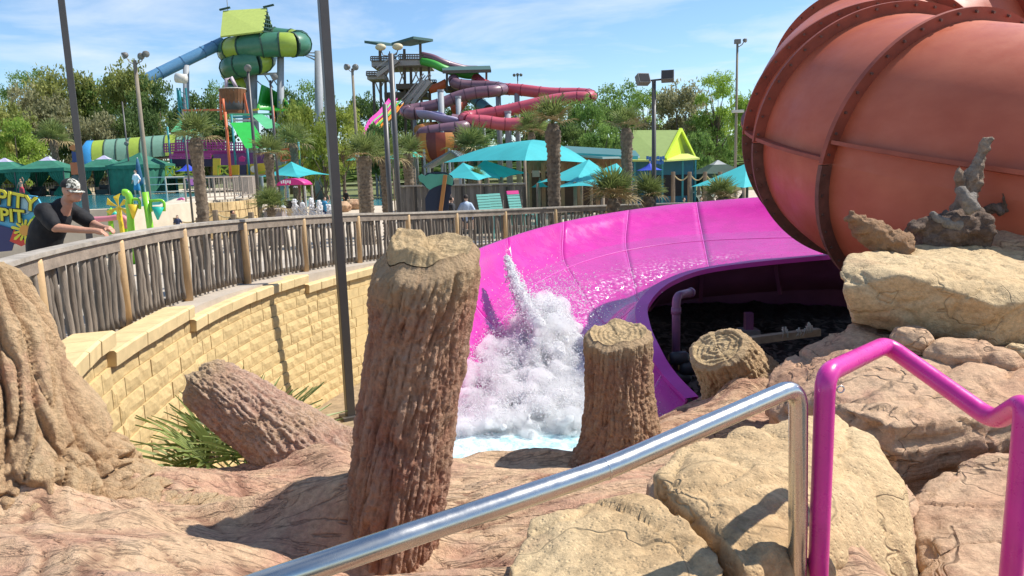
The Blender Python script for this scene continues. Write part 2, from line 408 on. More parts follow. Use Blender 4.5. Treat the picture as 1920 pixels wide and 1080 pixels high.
WOOD_GREY = pm('wood_grey', (.20, .165, .13), .85, .35, 4, bump=.5, bscale=14, stretch=(6, 6, .6), rand=.22)
WOOD_RAIL = pm('wood_rail', (.25, .20, .155), .85, .30, 5, bump=.5, bscale=18, rand=.12)
WOOD_CAP = pm('wood_cap', (.37, .325, .27), .85, .25, 5, bump=.5, bscale=18, rand=.12)
POST_M = pm('post_paint', (.60, .41, .22), .7, .12, 4, bump=.25, bscale=20, rand=.05)
STEEL = pm('steel', (.60, .585, .55), .27, .06, 14, metal=1.0, bump=.015, bscale=90, rv=.05, rvs=30)
POLE_M = pm('pole_bronze', (.07, .064, .06), .42, .08, 3, spec=.5)
# ================================================================== rock ledge in the foreground
ROOTS = []
STUMPS = []          # (x, y, sigma, height) mounds where the roots run into the ledge
def ledge_z(x, y):
    z = -0.65 - 0.28 * y + np.where(x > 0, 0.032 * x * np.minimum(y, 6.5), 0.0)
    z = z + np.where(x < -1.2, 0.10 * np.clip(-1.2 - x, 0, 1.5), 0)
    edge = np.interp(x, [-6, -3, -2, -1, -0.5, 0.5, 0.9, 1.28, 1.8, 2.5, 6], [5.0, 5.05, 4.95, 5.25, 5.35, 5.3, 5.6, 6.2, 6.75, 7.1, 7.3])
    p = np.stack([x, y, x * 0], 1)
    edge = edge + 0.10 * fbm(p * 2.2, 3, 3)
    z = z + 0.07 * fbm(p * 0.9, 3, 11) + 0.03 * fbm(p * 3.1, 3, 21)
    z = z - 0.75 * sstep(0.95, 1.5, x) * sstep(5.3, 4.2, y)
    z = z + 0.06 * (1 - np.abs(fbm(np.stack([x * .8 + y * .25, y * 1.7, x * 0], 1), 2, 33)) * 2.6)
    for pts in ROOTS:
        best = np.full(len(x), 9.0); hh = np.zeros(len(x))
        for (x0, y0, w0, h0), (x1, y1, w1, h1) in zip(pts[:-1], pts[1:]):
            dx, dy = x1 - x0, y1 - y0; t = np.clip(((x - x0) * dx + (y - y0) * dy) / (dx * dx + dy * dy), 0, 1)
            dd = np.hypot(x - x0 - t * dx, y - y0 - t * dy) / (w0 + (w1 - w0) * t); hh = np.where(dd < best, h0 + (h1 - h0) * t, hh); best = np.minimum(best, dd)
        z = z + hh * np.exp(-best ** 2 * 1.4)
    for sx, sy, sg, h in STUMPS:
        r2 = ((x - sx) ** 2 + (y - sy) ** 2) / (sg * sg); z = z + h * np.exp(-r2)
    lip = np.where(x > 1.5, 0.55, 1.9)
    z = z - lip * sstep(0, 0.45, y - edge) - 0.12 * sstep(-0.35, 0.05, y - edge)
    return z

def bark_disp(P, axis_scale, cell, along, amp, seed, warp=0.25):
    """fissured relief: P local coordinates with z along the grain"""
    q = P.copy(); w = np.stack([vnoise(P * 4.0, seed + 1), vnoise(P * 4.0 + 31, seed + 2), vnoise(P * 3.0 + 57, seed + 3)], 1)
    q = np.stack([q[:, 0] / cell, q[:, 1] / cell, q[:, 2] / along], 1) + warp * w
    F1, F2, ID = worley(q, seed)
    ridge = sstep(0.0, 0.30, F2 - F1)
    q2 = np.stack([P[:, 0] / (cell * .45), P[:, 1] / (cell * .45), P[:, 2] / (along * .4)], 1) + warp * w
    G1, G2, _ = worley(q2, seed + 40)
    hh = ridge * (0.35 + 0.9 * ID) + 0.5 * sstep(0.0, 0.32, G2 - G1)
    return amp * (hh - 0.7) + .009 * fbm(P * 30, 3, seed + 60, .7), np.clip(hh / 1.5, 0, 1)
def grain_disp(P, freq, zf, amp, seed):
    """long carved ridges along the grain (z), with narrow deep grooves between them"""
    w = .6 * vnoise(P * 1.7, seed + 5); q = np.stack([P[:, 0] * freq + w, P[:, 1] * freq + w, P[:, 2] * zf], 1)
    g1 = 1 - np.abs(vnoise(q, seed)); g2 = 1 - np.abs(vnoise(q * np.array([2.3, 2.3, 2.0]) + 7, seed + 1)); g3 = vnoise(q * np.array([6, 6, 3.0]), seed + 2)
    gr = .70 * g1 ** 5 + .45 * g2 ** 6
    return amp * (.35 - gr) + amp * .14 * g3 + .006 * fbm(P * 30, 3, seed + 60, .7), np.clip(.85 - gr * .95 + .12 * g3, 0, 1)
def set_ridge(o, r):
    a = o.data.attributes.new('ridge', 'FLOAT', 'POINT'); a.data.foreach_set('value', np.asarray(r, dtype=np.float32))

def stump(name, label, base, top, radii, bark, cut, seed, nth=200, nv=170, cell=.07, along=.26, amp=.02, bend=(0, 0, 0), flare=0.35, lobes=5, cut_n=None, rim=0.5, knob=None, mound=None, group=None, splint=0.03, grain=None):
    base = Vector(base); top = Vector(top); mid = (base + top) * 0.5 + Vector(bend)
    root = empty(name, base, label, 'tree stump', group)
    ts = np.linspace(0, 1, nv); th = np.linspace(0, 2 * PI, nth, endpoint=False)
    A, M, B = (np.array(v) for v in (base, mid, top))
    axis = ((1 - ts) ** 2)[:, None] * A + (2 * ts * (1 - ts))[:, None] * M + (ts ** 2)[:, None] * B
    T = Vector(top - base).normalized(); a, b = frame_of(T); a = np.array(a); b = np.array(b); Tn = np.array(T)
    L = (top - base).length
    r = np.interp(ts, [q[0] for q in radii], [q[1] for q in radii])
    # light smoothing of the radius profile
    for _ in range(12): r[1:-1] = (r[:-2] + 2 * r[1:-1] + r[2:]) / 4
    rr = r[:, None] * np.ones(nth)[None, :]
    lob = 0.55 + 0.45 * np.sin(lobes * th + seed) + 0.2 * np.sin((lobes + 3) * th + 2 * seed)
    rr = rr * (1 + flare * np.clip(1 - ts / 0.26, 0, 1)[:, None] ** 1.8 * lob[None, :])
    cyl = np.stack([np.cos(th)[None, :] * np.ones(nv)[:, None], np.sin(th)[None, :] * np.ones(nv)[:, None], (ts * L * 1.0)[:, None] * np.ones(nth)[None, :]], -1).reshape(-1, 3)
    loc = np.stack([cyl[:, 0] * rr.ravel(), cyl[:, 1] * rr.ravel(), cyl[:, 2]], 1)
    rbar = np.repeat(r, nth)
    big = 0.09 * rbar * fbm(np.stack([cyl[:, 0] * 1.3, cyl[:, 1] * 1.3, cyl[:, 2] * 1.6], 1), 2, seed + 90)
    tw = 0.5 * cyl[:, 2]     # slight twist of the grain
    q = np.stack([loc[:, 0] * np.cos(tw) - loc[:, 1] * np.sin(tw), loc[:, 0] * np.sin(tw) + loc[:, 1] * np.cos(tw), loc[:, 2]], 1)
    d, rdg = bark_disp(q, 1, cell, along, amp, seed)
    if grain:
        d2, r2 = grain_disp(q, grain[0], grain[1], grain[2], seed + 200); d = d * grain[3] + d2; rdg = np.clip(rdg * grain[3] + r2 * (1 - grain[3] * .6), 0, 1)
    fade = np.repeat(sstep(1.0, 0.93, ts), nth) * 0.8 + 0.2
    rad = rr.ravel() + big + d * fade
    rad = rad * np.repeat(1 - 0.16 * sstep(0.965, 1.0, ts), nth)
    V = np.repeat(axis, nth, 0) + (np.cos(np.tile(th, nv)) * rad)[:, None] * a + (np.sin(np.tile(th, nv)) * rad)[:, None] * b
    # the upper end: plane of the cut and an uneven edge
    cn = Vector(cut_n).normalized() if cut_n else T
    cnn = np.array(cn); off = V - B
    lat = off - (off @ Tn)[:, None] * Tn
    shear = -(lat @ cnn) / max(0.35, float(cnn @ Tn))
    wt = np.repeat(sstep(0.35, 1.0, ts), nth)
    V = V + (shear * wt)[:, None] * Tn
    er = fbm(np.stack([np.cos(np.tile(th, nv)) * 2.5, np.sin(np.tile(th, nv)) * 2.5, np.full(nv * nth, seed * 1.3)], 1), 3, seed + 7)
    V = V + (er * splint * np.repeat(sstep(0.85, 1, ts), nth))[:, None] * Tn
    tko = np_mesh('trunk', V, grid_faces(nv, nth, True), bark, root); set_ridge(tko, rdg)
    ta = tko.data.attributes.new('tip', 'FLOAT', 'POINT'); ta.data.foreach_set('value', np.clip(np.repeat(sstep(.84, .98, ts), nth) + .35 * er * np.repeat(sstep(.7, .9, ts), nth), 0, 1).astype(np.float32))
    # cut face: concentric rings, sunk a little inside the rim
    nr = 46; last = V[-nth:]; c0 = last.mean(0)
    rs = np.linspace(1.0, 0.0, nr)
    CV = c0 + rs[:, None, None] * (last - c0)[None]
    flat = CV.reshape(-1, 3); rel = flat - c0
    rn = np.repeat(rs, nth); thh = np.tile(th, nr)
    h = -0.035 * rim * sstep(1.0, 0.82, rn) + (0.0015 if knob else 0.0042) * np.sin(rn * 36 + 2.5 * fbm(rel * 6, 2, seed + 71) * 3) * sstep(1.0, .85, rn) + 0.022 * fbm(rel * 8, 4, seed + 70) * sstep(1.0, 0.8, rn)
    h += -0.03 * sstep(0.16, 0.0, rn + 0.05 * np.sin(5 * thh)) * rim
    if knob:
        ka, kr, kh = knob
        kp = np.stack([rn * np.cos(thh - ka), rn * np.sin(thh - ka)], 1)
        h += kh * sstep(-0.12, 0.12, kp[:, 0] - 0.12 + 0.12 * np.sin(kp[:, 1] * 4)) * sstep(1.02, .9, rn) * (0.9 + 0.35 * fbm(rel * 14, 3, seed + 75))
    CV = flat + h[:, None] * Tn
    set_ridge(np_mesh('cut_face', CV, grid_faces(nr, nth, True), cut, root), np.full(len(CV), .55))
    return root

# where the stumps stand
P_TALL_B, P_TALL_T = U(722, 1085, 2.95), U(806, 468, 3.1)
P_LEFT_B, P_LEFT_T = U(75, 985, 3.5), U(-62, 500, 3.75)
P_LOG_B, P_LOG_T = U(640, 900, 4.5), U(372, 712, 4.9)
P_MID_B, P_MID_T = U(1172, 880, 4.8), U(1158, 622, 4.9)
P_THIRD_B, P_THIRD_T = U(1432, 785, 6.1), U(1344, 650, 5.8)
STUMPS += [(P_TALL_B.x - .25, P_TALL_B.y + .1, .32, .12), (P_TALL_B.x + .35, P_TALL_B.y - .1, .35, -.10), (P_TALL_B.x + .05, P_TALL_B.y - .22, .42, -.26), (P_LEFT_B.x, P_LEFT_B.y, .6, .06), (P_MID_B.x, P_MID_B.y - .1, .45, -.10), (P_LOG_B.x + .05, P_LOG_B.y, .5, .14), (P_THIRD_B.x, P_THIRD_B.y, .5, .08)]

ROOTS += [[(P_TALL_B.x - .05, P_TALL_B.y + .05, .2, .14), (P_TALL_B.x - .45, P_TALL_B.y + .25, .15, .09), (P_TALL_B.x - 1.0, P_TALL_B.y + .35, .10, .03)],
          [(P_TALL_B.x, P_TALL_B.y + .1, .20, .15), (P_TALL_B.x - .15, P_TALL_B.y + .8, .14, .08), (P_LOG_B.x - .1, P_LOG_B.y - .1, .2, .10)],
          [(P_LEFT_B.x + .2, P_LEFT_B.y, .25, .06), (P_LEFT_B.x + .65, P_LEFT_B.y + .15, .2, .10), (P_LEFT_B.x + 1.25, P_LEFT_B.y + .45, .13, .04)],
          [(P_LEFT_B.x + .1, P_LEFT_B.y - .2, .25, .04), (P_LEFT_B.x + .45, P_LEFT_B.y - .55, .18, .07), (P_LEFT_B.x + .9, P_LEFT_B.y - .75, .12, .03)],
          [(P_MID_B.x - .1, P_MID_B.y + .1, .2, .05), (P_MID_B.x - .45, P_MID_B.y + .12, .14, .07), (P_MID_B.x - .95, P_MID_B.y + .2, .12, .05)],
          [(P_MID_B.x + .1, P_MID_B.y, .2, .05), (P_MID_B.x + .5, P_MID_B.y + .35, .2, .10), (P_THIRD_B.x - .2, P_THIRD_B.y - .3, .25, .16)],
          [(P_THIRD_B.x, P_THIRD_B.y - .1, .3, .12), (P_THIRD_B.x - .35, P_THIRD_B.y - .55, .22, .12), (P_THIRD_B.x - .6, P_THIRD_B.y - 1.0, .15, .03)]]
xs = np.linspace(-4.6, 4.6, 560); ys = np.concatenate([np.linspace(0.9, 5.6, 380), np.linspace(5.62, 7.7, 90)])
gx, gy = np.meshgrid(xs, ys); fx, fy = gx.ravel(), gy.ravel()
gz = ledge_z(fx, fy)
# grain of the sculpted wood: long ridges that run across the ledge and bend towards the stumps
ang = 0.25 * np.sin(fx * 0.9 + 0.6) + 0.35 * fbm(np.stack([fx, fy, fx * 0], 1) * 0.6, 2, 77)
ux = fx * np.cos(ang) + fy * np.sin(ang); uy = -fx * np.sin(ang) + fy * np.cos(ang)
lw = .35 * fbm(np.stack([fx, fy, fx * 0], 1) * 1.6, 3, 150)
lq = np.stack([uy * 6.5 + lw * 4, ux * 1.1, gz * 0], 1)
l1 = 1 - np.abs(vnoise(lq, 151)); l2 = 1 - np.abs(vnoise(lq * np.array([2.6, 2.4, 1]) + 5, 152)); l3 = 1 - np.abs(vnoise(lq * np.array([5.5, 3.4, 1]) + 9, 153))
lgr = .8 * l1 ** 9 + .6 * l2 ** 9 + .35 * l3 ** 8
bd = -.020 * lgr + .006 * vnoise(lq * np.array([4, 2, 1]), 154) + .004 * fbm(np.stack([fx, fy, fx * 0], 1) * 26, 3, 155, .7); rdg = np.clip(.72 - lgr * .8 + .15 * vnoise(lq * np.array([4, 2, 1]), 154), 0, 1)
patch = sstep(-0.30, 0.15, fbm(np.stack([fx, fy, fx * 0], 1) * 1.1, 3, 140))
gz = gz + bd * (0.25 + 0.75 * patch)
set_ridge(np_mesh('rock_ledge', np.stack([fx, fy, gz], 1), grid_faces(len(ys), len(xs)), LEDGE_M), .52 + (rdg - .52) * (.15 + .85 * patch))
tag(bpy.data.objects['rock_ledge'], 'sculpted pinkish tan rock ledge under the stumps', None, None, 'structure')

BARK_TALL = BARK_RED
stump('tree_stump', 'tall leaning red-brown bark stump with pale knobby top, beside the steel handrail', P_TALL_B + Vector((-.02, 0, -.30)), P_TALL_T,
      [(0, .165), (.12, .170), (.3, .188), (.55, .196), (.8, .200), (.93, .224), (1, .212)], BARK_TALL, CUT_M, 3, 260, 320, .034, .34, .017, (-.03, 0, 0), .38, 5, (-.05, -.22, .95), .4, (-0.35, .5, .075), grain=(11, 1.6, .022, .75))
stump('tree_stump', 'huge pale ridged stump cut off by the left edge of the view', P_LEFT_B + Vector((0, 0, -.15)), P_LEFT_T,
      [(0, .70), (.12, .60), (.35, .43), (.7, .275), (1, .18)], BARK_TAN, CUT_M, 8, 300, 280, .085, 2.2, .02, (.02, 0, -.05), .45, 6, None, .4, grain=(7.5, .6, .115, .35))
stump('fallen_log', 'short rosy log slanting up to the left in front of the fan palm', P_LOG_B + Vector((.1, 0, -.1)), P_LOG_T,
      [(0, .36), (.25, .29), (.6, .235), (.9, .20), (1, .165)], BARK_ROSE, BARK_ROSE, 15, 220, 260, .030, .24, .017, (0, 0, .02), .3, 4, None, .1, splint=.05, grain=(12, 2.0, .016, .8))
stump('tree_stump', 'upright brown stump with flat sawn top at the foot of the splash', P_MID_B + Vector((0, 0, -.1)), P_MID_T,
      [(0, .40), (.14, .34), (.34, .262), (.6, .226), (.85, .22), (1, .22)], BARK_BROWN, CUT_M, 21, 230, 260, .030, .28, .018, (0, 0, 0), .75, 6, (-.1, -.2, 1), .5, grain=(13, 1.5, .018, .7))
stump('tree_stump', 'squat slanting stump with a broad hollow cut face, below the dark slide underside', P_THIRD_B + Vector((0, 0, -.1)), P_THIRD_T,
      [(0, .56), (.3, .41), (.65, .295), (.9, .25), (1, .24)], BARK_TAN, CUT_M, 29, 200, 190, .034, .34, .018, (0, 0, .08), .3, 5, (-.45, -.34, .82), .3, grain=(13, 1.2, .02, .6))

# ================================================================== boulders
def rock(name, label, hulls, mat, seed, voxel=.022, amp=.018, soft=8, facet=.03, strata=0.0, cat='boulder', sdir=(0.1, -0.15, 1)):
    mb = MB()
    for h in hulls: hull_mb(mb, h)
    me = fused(mb, voxel, soft, .5)
    V, N = mesh_np(me)
    d = amp * fbm(V * 5, 4, seed) + amp * .5 * fbm(V * 17, 3, seed + 4)
    F1, F2, ID = worley(V * 2.3 + .4 * np.stack([vnoise(V * 3, seed), vnoise(V * 3 + 9, seed), vnoise(V * 3 + 19, seed)], 1), seed + 8)
    d = d + facet * (ID - .5) * sstep(.02, .35, F2 - F1) - facet * .5 * sstep(.07, 0, F2 - F1)
    if strata:
        s = V @ np.array(Vector(sdir).normalized()) + .05 * fbm(V * 2, 2, seed + 30)
        k = s * 11; fr = k - np.floor(k); lay = _hash(np.floor(k), k * 0, k * 0, seed)
        side = np.clip(1 - np.abs(N[:, 2]) * 1.25, 0, 1)
        d = d + side * strata * ((lay - .5) * sstep(0, .12, fr) * sstep(1, .88, fr) - .6 * sstep(.1, 0, np.minimum(fr, 1 - fr)))
    V = V + N * d[:, None]
    me.vertices.foreach_set('co', V.ravel()); me.update()
    loc = Vector((float(V[:, 0].mean()), float(V[:, 1].mean()), float(V[:, 2].min())))
    o = place_mesh(name, me, mat, None, loc)
    return tag(o, label, cat)
def down(pts, z, k=1.0):
    c = sum((Vector(p) for p in pts), Vector()) / len(pts)
    return [Vector(p) for p in pts] + [Vector((c.x + (p.x - c.x) * k, c.y + (p.y - c.y) * k, z)) for p in pts]

A = [U(1222, 905, 2.3), U(1262, 868, 2.5), U(1400, 818, 2.7), U(1560, 792, 2.8), U(1640, 838, 2.6), U(1688, 925, 2.4), U(1722, 1085, 2.15), U(1520, 1085, 1.97), U(1450, 1085, 1.82), U(1395, 1085, 1.74), U(1318, 970, 2.02), U(1450, 880, 2.3), U(1385, 960, 2.04), U(1480, 1000, 1.99), U(1570, 900, 2.35)]
A = [p + Vector((0, 0, .04)) for p in A]
rock('boulder', 'big smooth pale tan boulder right behind the handrail posts', [down(A, -2.0, 1.06)], ROCK_TAN, 5, .018, .022, 5, .03)
B = [U(935, 1062, 1.98), U(1000, 985, 2.2), U(1120, 948, 2.3), U(1215, 938, 2.22), U(1296, 985, 1.98), U(1372, 1075, 1.78), U(1330, 1250, 1.45), U(980, 1250, 1.5)]
rock('boulder', 'low cracked tan boulder at the bottom edge below the steel handrail', [down([p + Vector((0, 0, .03)) for p in B], -2.0, 1.05)], ROCK_TAN, 11, .018, .022, 5, .04)
Cc = [U(1212, 902, 2.42), U(1250, 872, 2.6), U(1290, 890, 2.5), U(1262, 960, 2.2), U(1222, 940, 2.25)]
rock('rock', 'small dark-sided rock wedged between the two tan boulders', [down(Cc, -1.6, 1.0)], ROCK_PINK, 14, .014, .014, 4, .02, cat='rock')
D = [U(1432, 735, 4.4), U(1470, 672, 4.75), U(1600, 604, 5.0), U(2040, 640, 4.7), U(2290, 715, 3.7), U(1680, 800, 3.15), U(1565, 758, 3.55), U(1445, 770, 4.1)]
D2 = [U(1425, 760, 4.6), U(1520, 690, 5.0), U(1590, 800, 3.6), U(1480, 830, 3.9)]
rock('rock_slab', 'broad layered pinkish slab behind the pink handrail, a pale block resting on it', [down(D, -2.2, .97), [p + Vector((0, 0, -.18)) for p in D2] + [Vector((p.x, p.y, -2.2)) for p in D2]], ROCK_PINK, 17, .022, .022, 2, .06, .07, cat='rock')
E = [U(1705, 940, 2.8), U(1735, 905, 3.0), U(1850, 850, 3.15), U(2270, 800, 3.2), U(2280, 930, 2.55), U(1830, 985, 2.45), U(1745, 1050, 2.35)]
rock('rock_block', 'layered pink rock between the two posts of the pink handrail', [down(E, -2.2, .98)], ROCK_PINK, 23, .018, .02, 2, .06, .06, cat='rock')
E2 = [U(1735, 1070, 2.3), U(1800, 1010, 2.4), U(2270, 960, 2.5), U(2290, 1200, 1.9), U(1760, 1250, 1.8)]
rock('rock_block', 'lowest pink rock step in the bottom right corner', [down([p + Vector((0, 0, -.03)) for p in E2], -2.2, 1.0)], ROCK_PINK, 27, .018, .02, 2, .06, .06, cat='rock')
E3 = [U(1660, 905, 2.75), U(1700, 880, 2.95), U(1735, 935, 2.7), U(1730, 1060, 2.35), U(1700, 1070, 2.3)]
rock('rock', 'narrow rock sliver beside the big smooth tan boulder', [down([p + Vector((0, 0, -.05)) for p in E3], -2.0, 1.0)], ROCK_PINK, 31, .016, .014, 4, .02, cat='rock')
Gt = [U(1588, 474, 5.13), U(1700, 462, 5.39), U(1835, 456, 5.47), U(2010, 486, 5.22), U(1572, 505, 4.87), U(1583, 540, 4.66), U(1690, 512, 4.45), U(1862, 572, 4.23), U(2010, 560, 4.28)]
Gb = [U(1598, 612, 4.79), U(1605, 560, 4.63), U(1750, 632, 4.49), U(1868, 652, 4.32), U(1905, 648, 4.36), U(2010, 650, 4.53), U(1600, 590, 5.47), U(2010, 600, 5.56)]
rock('boulder', 'massive pale sandstone block on top of the pinkish slab, below the orange tube', [Gt + Gb], ROCK_TAN, 37, .02, .022, 3, .035)
rock('boulder', 'pale rock poking in at the right edge above the massive block', [down([U(1842, 425, 5.73), U(1900, 402, 5.98), U(2020, 390, 6.16), U(2020, 450, 5.39), U(1880, 452, 5.47), U(1850, 450, 5.56)], -1.1, 1.0)], ROCK_PINK, 41, .022, .014, 4, .03)
def ovoid(c, rx, ry, rz):
    return [Vector(c) + Vector((rx * math.cos(t) * math.cos(p), ry * math.sin(t) * math.cos(p), rz * math.sin(p))) for t in np.linspace(0, 2 * PI, 9)[:-1] for p in (-1.2, -.5, .2, .9)]
rock('rock', 'small round reddish rock wedged under the massive pale block', [ovoid(U(1708, 640, 4.32), .125, .14, .10)], ROCK_PINK, 43, .012, .012, 3, .015, cat='rock')
rock('rock', 'long brown rock propping up the massive pale block', [ovoid(U(1800, 668, 4.15), .22, .16, .11), ovoid(U(1872, 682, 4.06), .12, .14, .10)], ROCK_PINK, 47, .014, .014, 3, .02, cat='rock')
rock('rock', 'small rock at the right edge under the massive pale block', [ovoid(U(1912, 665, 4.1), .09, .10, .075)], ROCK_TAN, 51, .012, .01, 3, .012, cat='rock')
rock('rock', 'rounded rock at the right edge, lowest of the propping stones', [ovoid(U(1905, 718, 3.93), .10, .12, .09)], ROCK_PINK, 53, .012, .01, 3, .012, cat='rock')
rock('rock', 'flat chip of rock lying on the lip of the splash pool', [ovoid(U(880, 896, 5.05), .17, .07, .03)], BARK_BROWN, 57, .01, .01, 2, .015, cat='rock')

# ================================================================== driftwood heap above the block
DRIFT = rockmat('driftwood', [(.12, .075, .055), (.19, .13, .095), (.25, .18, .14), (.15, .095, .07)], 4.0, .9, 45, 21)
DRIFT_T = rockmat('driftwood_tan', [(.24, .16, .11), (.36, .26, .19), (.42, .33, .25), (.30, .20, .14)], 4.0, .9, 45, 23)
DRIFT_G = rockmat('driftwood_grey', [(.22, .195, .17), (.33, .295, .255), (.25, .22, .19)], 5.0, .9, 45, 25)
def stick(name, label, pts, r0, r1, mat, seed, voxel=.012, cat='driftwood', extra=()):
    mb = MB(); C_ = catmull(pts, 5); n = len(C_)
    mb.tube(C_, [r0 + (r1 - r0) * i / (n - 1) for i in range(n)], 9)
    for e in extra:
        Ce = catmull(e[0], 4); mb.tube(Ce, [e[1] + (e[2] - e[1]) * i / (len(Ce) - 1) for i in range(len(Ce))], 7)
    me = fused(mb, voxel, 2, .5); V, N = mesh_np(me)
    V = V + N * (r0 * (.22 * fbm(V * 7, 3, seed) + .25 * fbm(V * 24, 3, seed + 3)))[:, None]
    me.vertices.foreach_set('co', V.ravel()); me.update()
    return tag(place_mesh(name, me, mat, None, pts[0]), label, cat)
stick('driftwood', 'tall jagged driftwood spike standing against the orange tube', [U(1800, 430, 5.56), U(1812, 370, 5.56), U(1832, 310, 5.56), U(1854, 258, 5.56)], .105, .030, DRIFT_T, 61, extra=[([U(1808, 380, 5.54), U(1798, 330, 5.51), U(1800, 308, 5.51)], .04, .015)])
stick('root_ball', 'dark knotted root ball at the foot of the driftwood spike', [U(1712, 448, 5.47), U(1770, 436, 5.47), U(1840, 430, 5.47)], .12, .17, DRIFT, 63, .014, 'driftwood', [([U(1760, 430, 5.43), U(1735, 425, 5.39), U(1712, 432, 5.34)], .07, .03), ([U(1790, 420, 5.43), U(1780, 405, 5.39)], .09, .05)])
stick('driftwood', 'grey forked wood chunk leaning on the driftwood spike', [U(1800, 352, 5.39), U(1812, 375, 5.34), U(1826, 395, 5.34)], .04, .06, DRIFT_G, 65, extra=[([U(1826, 362, 5.39), U(1818, 378, 5.34)], .03, .04)])
stick('driftwood', 'short grey wood piece lying on the root ball', [U(1745, 398, 5.39), U(1765, 415, 5.37), U(1800, 424, 5.37)], .022, .055, DRIFT_G, 67)
stick('branch', 'thin dark branch pile reaching in from the right edge', [U(1845, 398, 5.64), U(1885, 385, 5.64), U(1940, 365, 5.64)], .035, .045, DRIFT, 69, extra=[([U(1870, 392, 5.64), U(1910, 395, 5.6), U(1945, 390, 5.56)], .03, .03), ([U(1885, 385, 5.6), U(1880, 362, 5.56)], .018, .010), ([U(1842, 400, 5.56), U(1862, 386, 5.51), U(1880, 402, 5.47)], .03, .03)])
stick('log_piece', 'pale split log chunk leaning at the lower flange of the orange tube', [U(1690, 470, 5.3), U(1640, 440, 5.3), U(1588, 404, 5.3)], .13, .05, BARK_TAN, 71, cat='log', extra=[([U(1650, 455, 5.3), U(1638, 425, 5.26)], .07, .03)])

# ================================================================== handrails
def rail_path(pts, rad=.07, n=7):
    """polyline with rounded corners"""
    P = [Vector(p) for p in pts]; out = [P[0]]
    for i in range(1, len(P) - 1):
        a = (P[i - 1] - P[i]); b = (P[i + 1] - P[i]); ra = min(rad, a.length * .45, b.length * .45)
        p0 = P[i] + a.normalized() * ra; p2 = P[i] + b.normalized() * ra
        for k in range(n + 1):
            t = k / n; out.append(p0 * (1 - t) ** 2 + P[i] * 2 * t * (1 - t) + p2 * t * t)
    out.append(P[-1]); return out
sr = empty('handrail', G(1508, 1.85, -1.75), 'brushed steel handrail sloping down to the lower left', 'handrail')
e0 = U(1497, 722, 1.85)
path = rail_path([U(330, 1150, 1.14), U(820, 986, 1.38), U(1135, 880, 1.56), e0, Vector((e0.x + .012, e0.y, -1.0)), Vector((e0.x + .012, e0.y, -1.75))], .062, 9)
MB().tube(path, .0242, 24).build('rail', STEEL, sr, True)
pj = U(1135, 880, 1.56); tj = (U(1165, 867, 1.58) - U(1105, 892, 1.54)).normalized()
MB().tube([pj - tj * .003, pj - tj * .0015, pj + tj * .0015, pj + tj * .003], [.0243, .0254, .0254, .0243], 24).build('weld_seam', STEEL, sr, True)
PINK_RAIL = pm('pink_rail_paint', (.62, .03, .29), .34, .10, 9, coat=.25, spec=.5, rv=.12, rvs=26, bump=.04, bscale=70)
pr = empty('handrail', G(1551, 1.86, -1.75), 'bright pink bent tube handrail beside the steel one', 'handrail')
q0 = U(1548, 700, 1.86); q3 = U(1925, 752, 1.74)
path = rail_path([Vector((q0.x, q0.y, -1.75)), Vector((q0.x, q0.y, -1.0)), q0, U(1662, 646, 2.2), U(1864, 790, 1.9), q3, Vector((q3.x - .004, q3.y, -1.1)), Vector((q3.x - .004, q3.y, -1.75))], .05, 9)
MB().tube(path, .0262, 24).build('rail', PINK_RAIL, pr, True)
ring = U(1576, 730, 1.85)
MB().tube([ring + Vector((math.cos(t) * .009, 0, math.sin(t) * .009)) for t in np.linspace(0, 2 * PI, 18)], .0022, 8).build('eye_bolt', STEEL, pr, True)
# ================================================================== magenta flume
MAG = pm('magenta_gelcoat', (.54, .010, .275), .28, .12, 2.2, coat=.5, spec=.5, rv=.12, rvs=4)
MAG_SEAM = plain('flume_seam', (.74, .10, .52), .4)
MAG_RIM = pm('magenta_rim', (.56, .05, .38), .45, .10, 3)
ST = {
 'O': [(6.6, 12.2, -.60), (5.2, 13.9, -.64), (3.6, 14.45, -.74), (2.2, 13.9, -.82), (.9, 12.5, -.9), (-.05, 10.9, -1.0), (-.62, 9.2, -1.1), (-.92, 7.8, -1.4), (-1.0, 6.6, -1.9)],
 'C': [(6.4, 11.4, -1.15), (5.3, 12.8, -1.19), (3.4, 13.25, -1.22), (1.95, 12.75, -1.29), (.78, 11.6, -1.40), (.02, 10.2, -1.52), (-.42, 8.9, -1.75), (-.68, 7.7, -2.2), (-.8, 6.6, -2.8)],
 'F': [(4.9, 9.6, -1.75), (4.5, 10.5, -1.78), (2.9, 10.6, -1.85), (1.75, 10.2, -1.95), (1.2, 9.4, -2.1), (1.04, 8.5, -2.3), (1.02, 7.7, -2.55), (1.08, 7.2, -2.75), (1.15, 6.7, -2.95)],
 'I': [(4.7, 9.3, -1.2), (4.2, 9.98, -1.27), (2.74, 10.1, -1.4), (2.0, 9.75, -1.53), (1.55, 9.0, -1.67), (1.42, 8.3, -1.78), (1.40, 7.6, -1.9), (1.47, 7.2, -2.05), (1.62, 6.8, -2.2)],
}
NSUB = 14
RAILS = {k: catmull(v, NSUB) for k, v in ST.items()}
NST = len(RAILS['O'])
def bez(a, b, c, n): return [a * (1 - t) ** 2 + b * (2 * t * (1 - t)) + c * t * t for t in np.linspace(0, 1, n)]
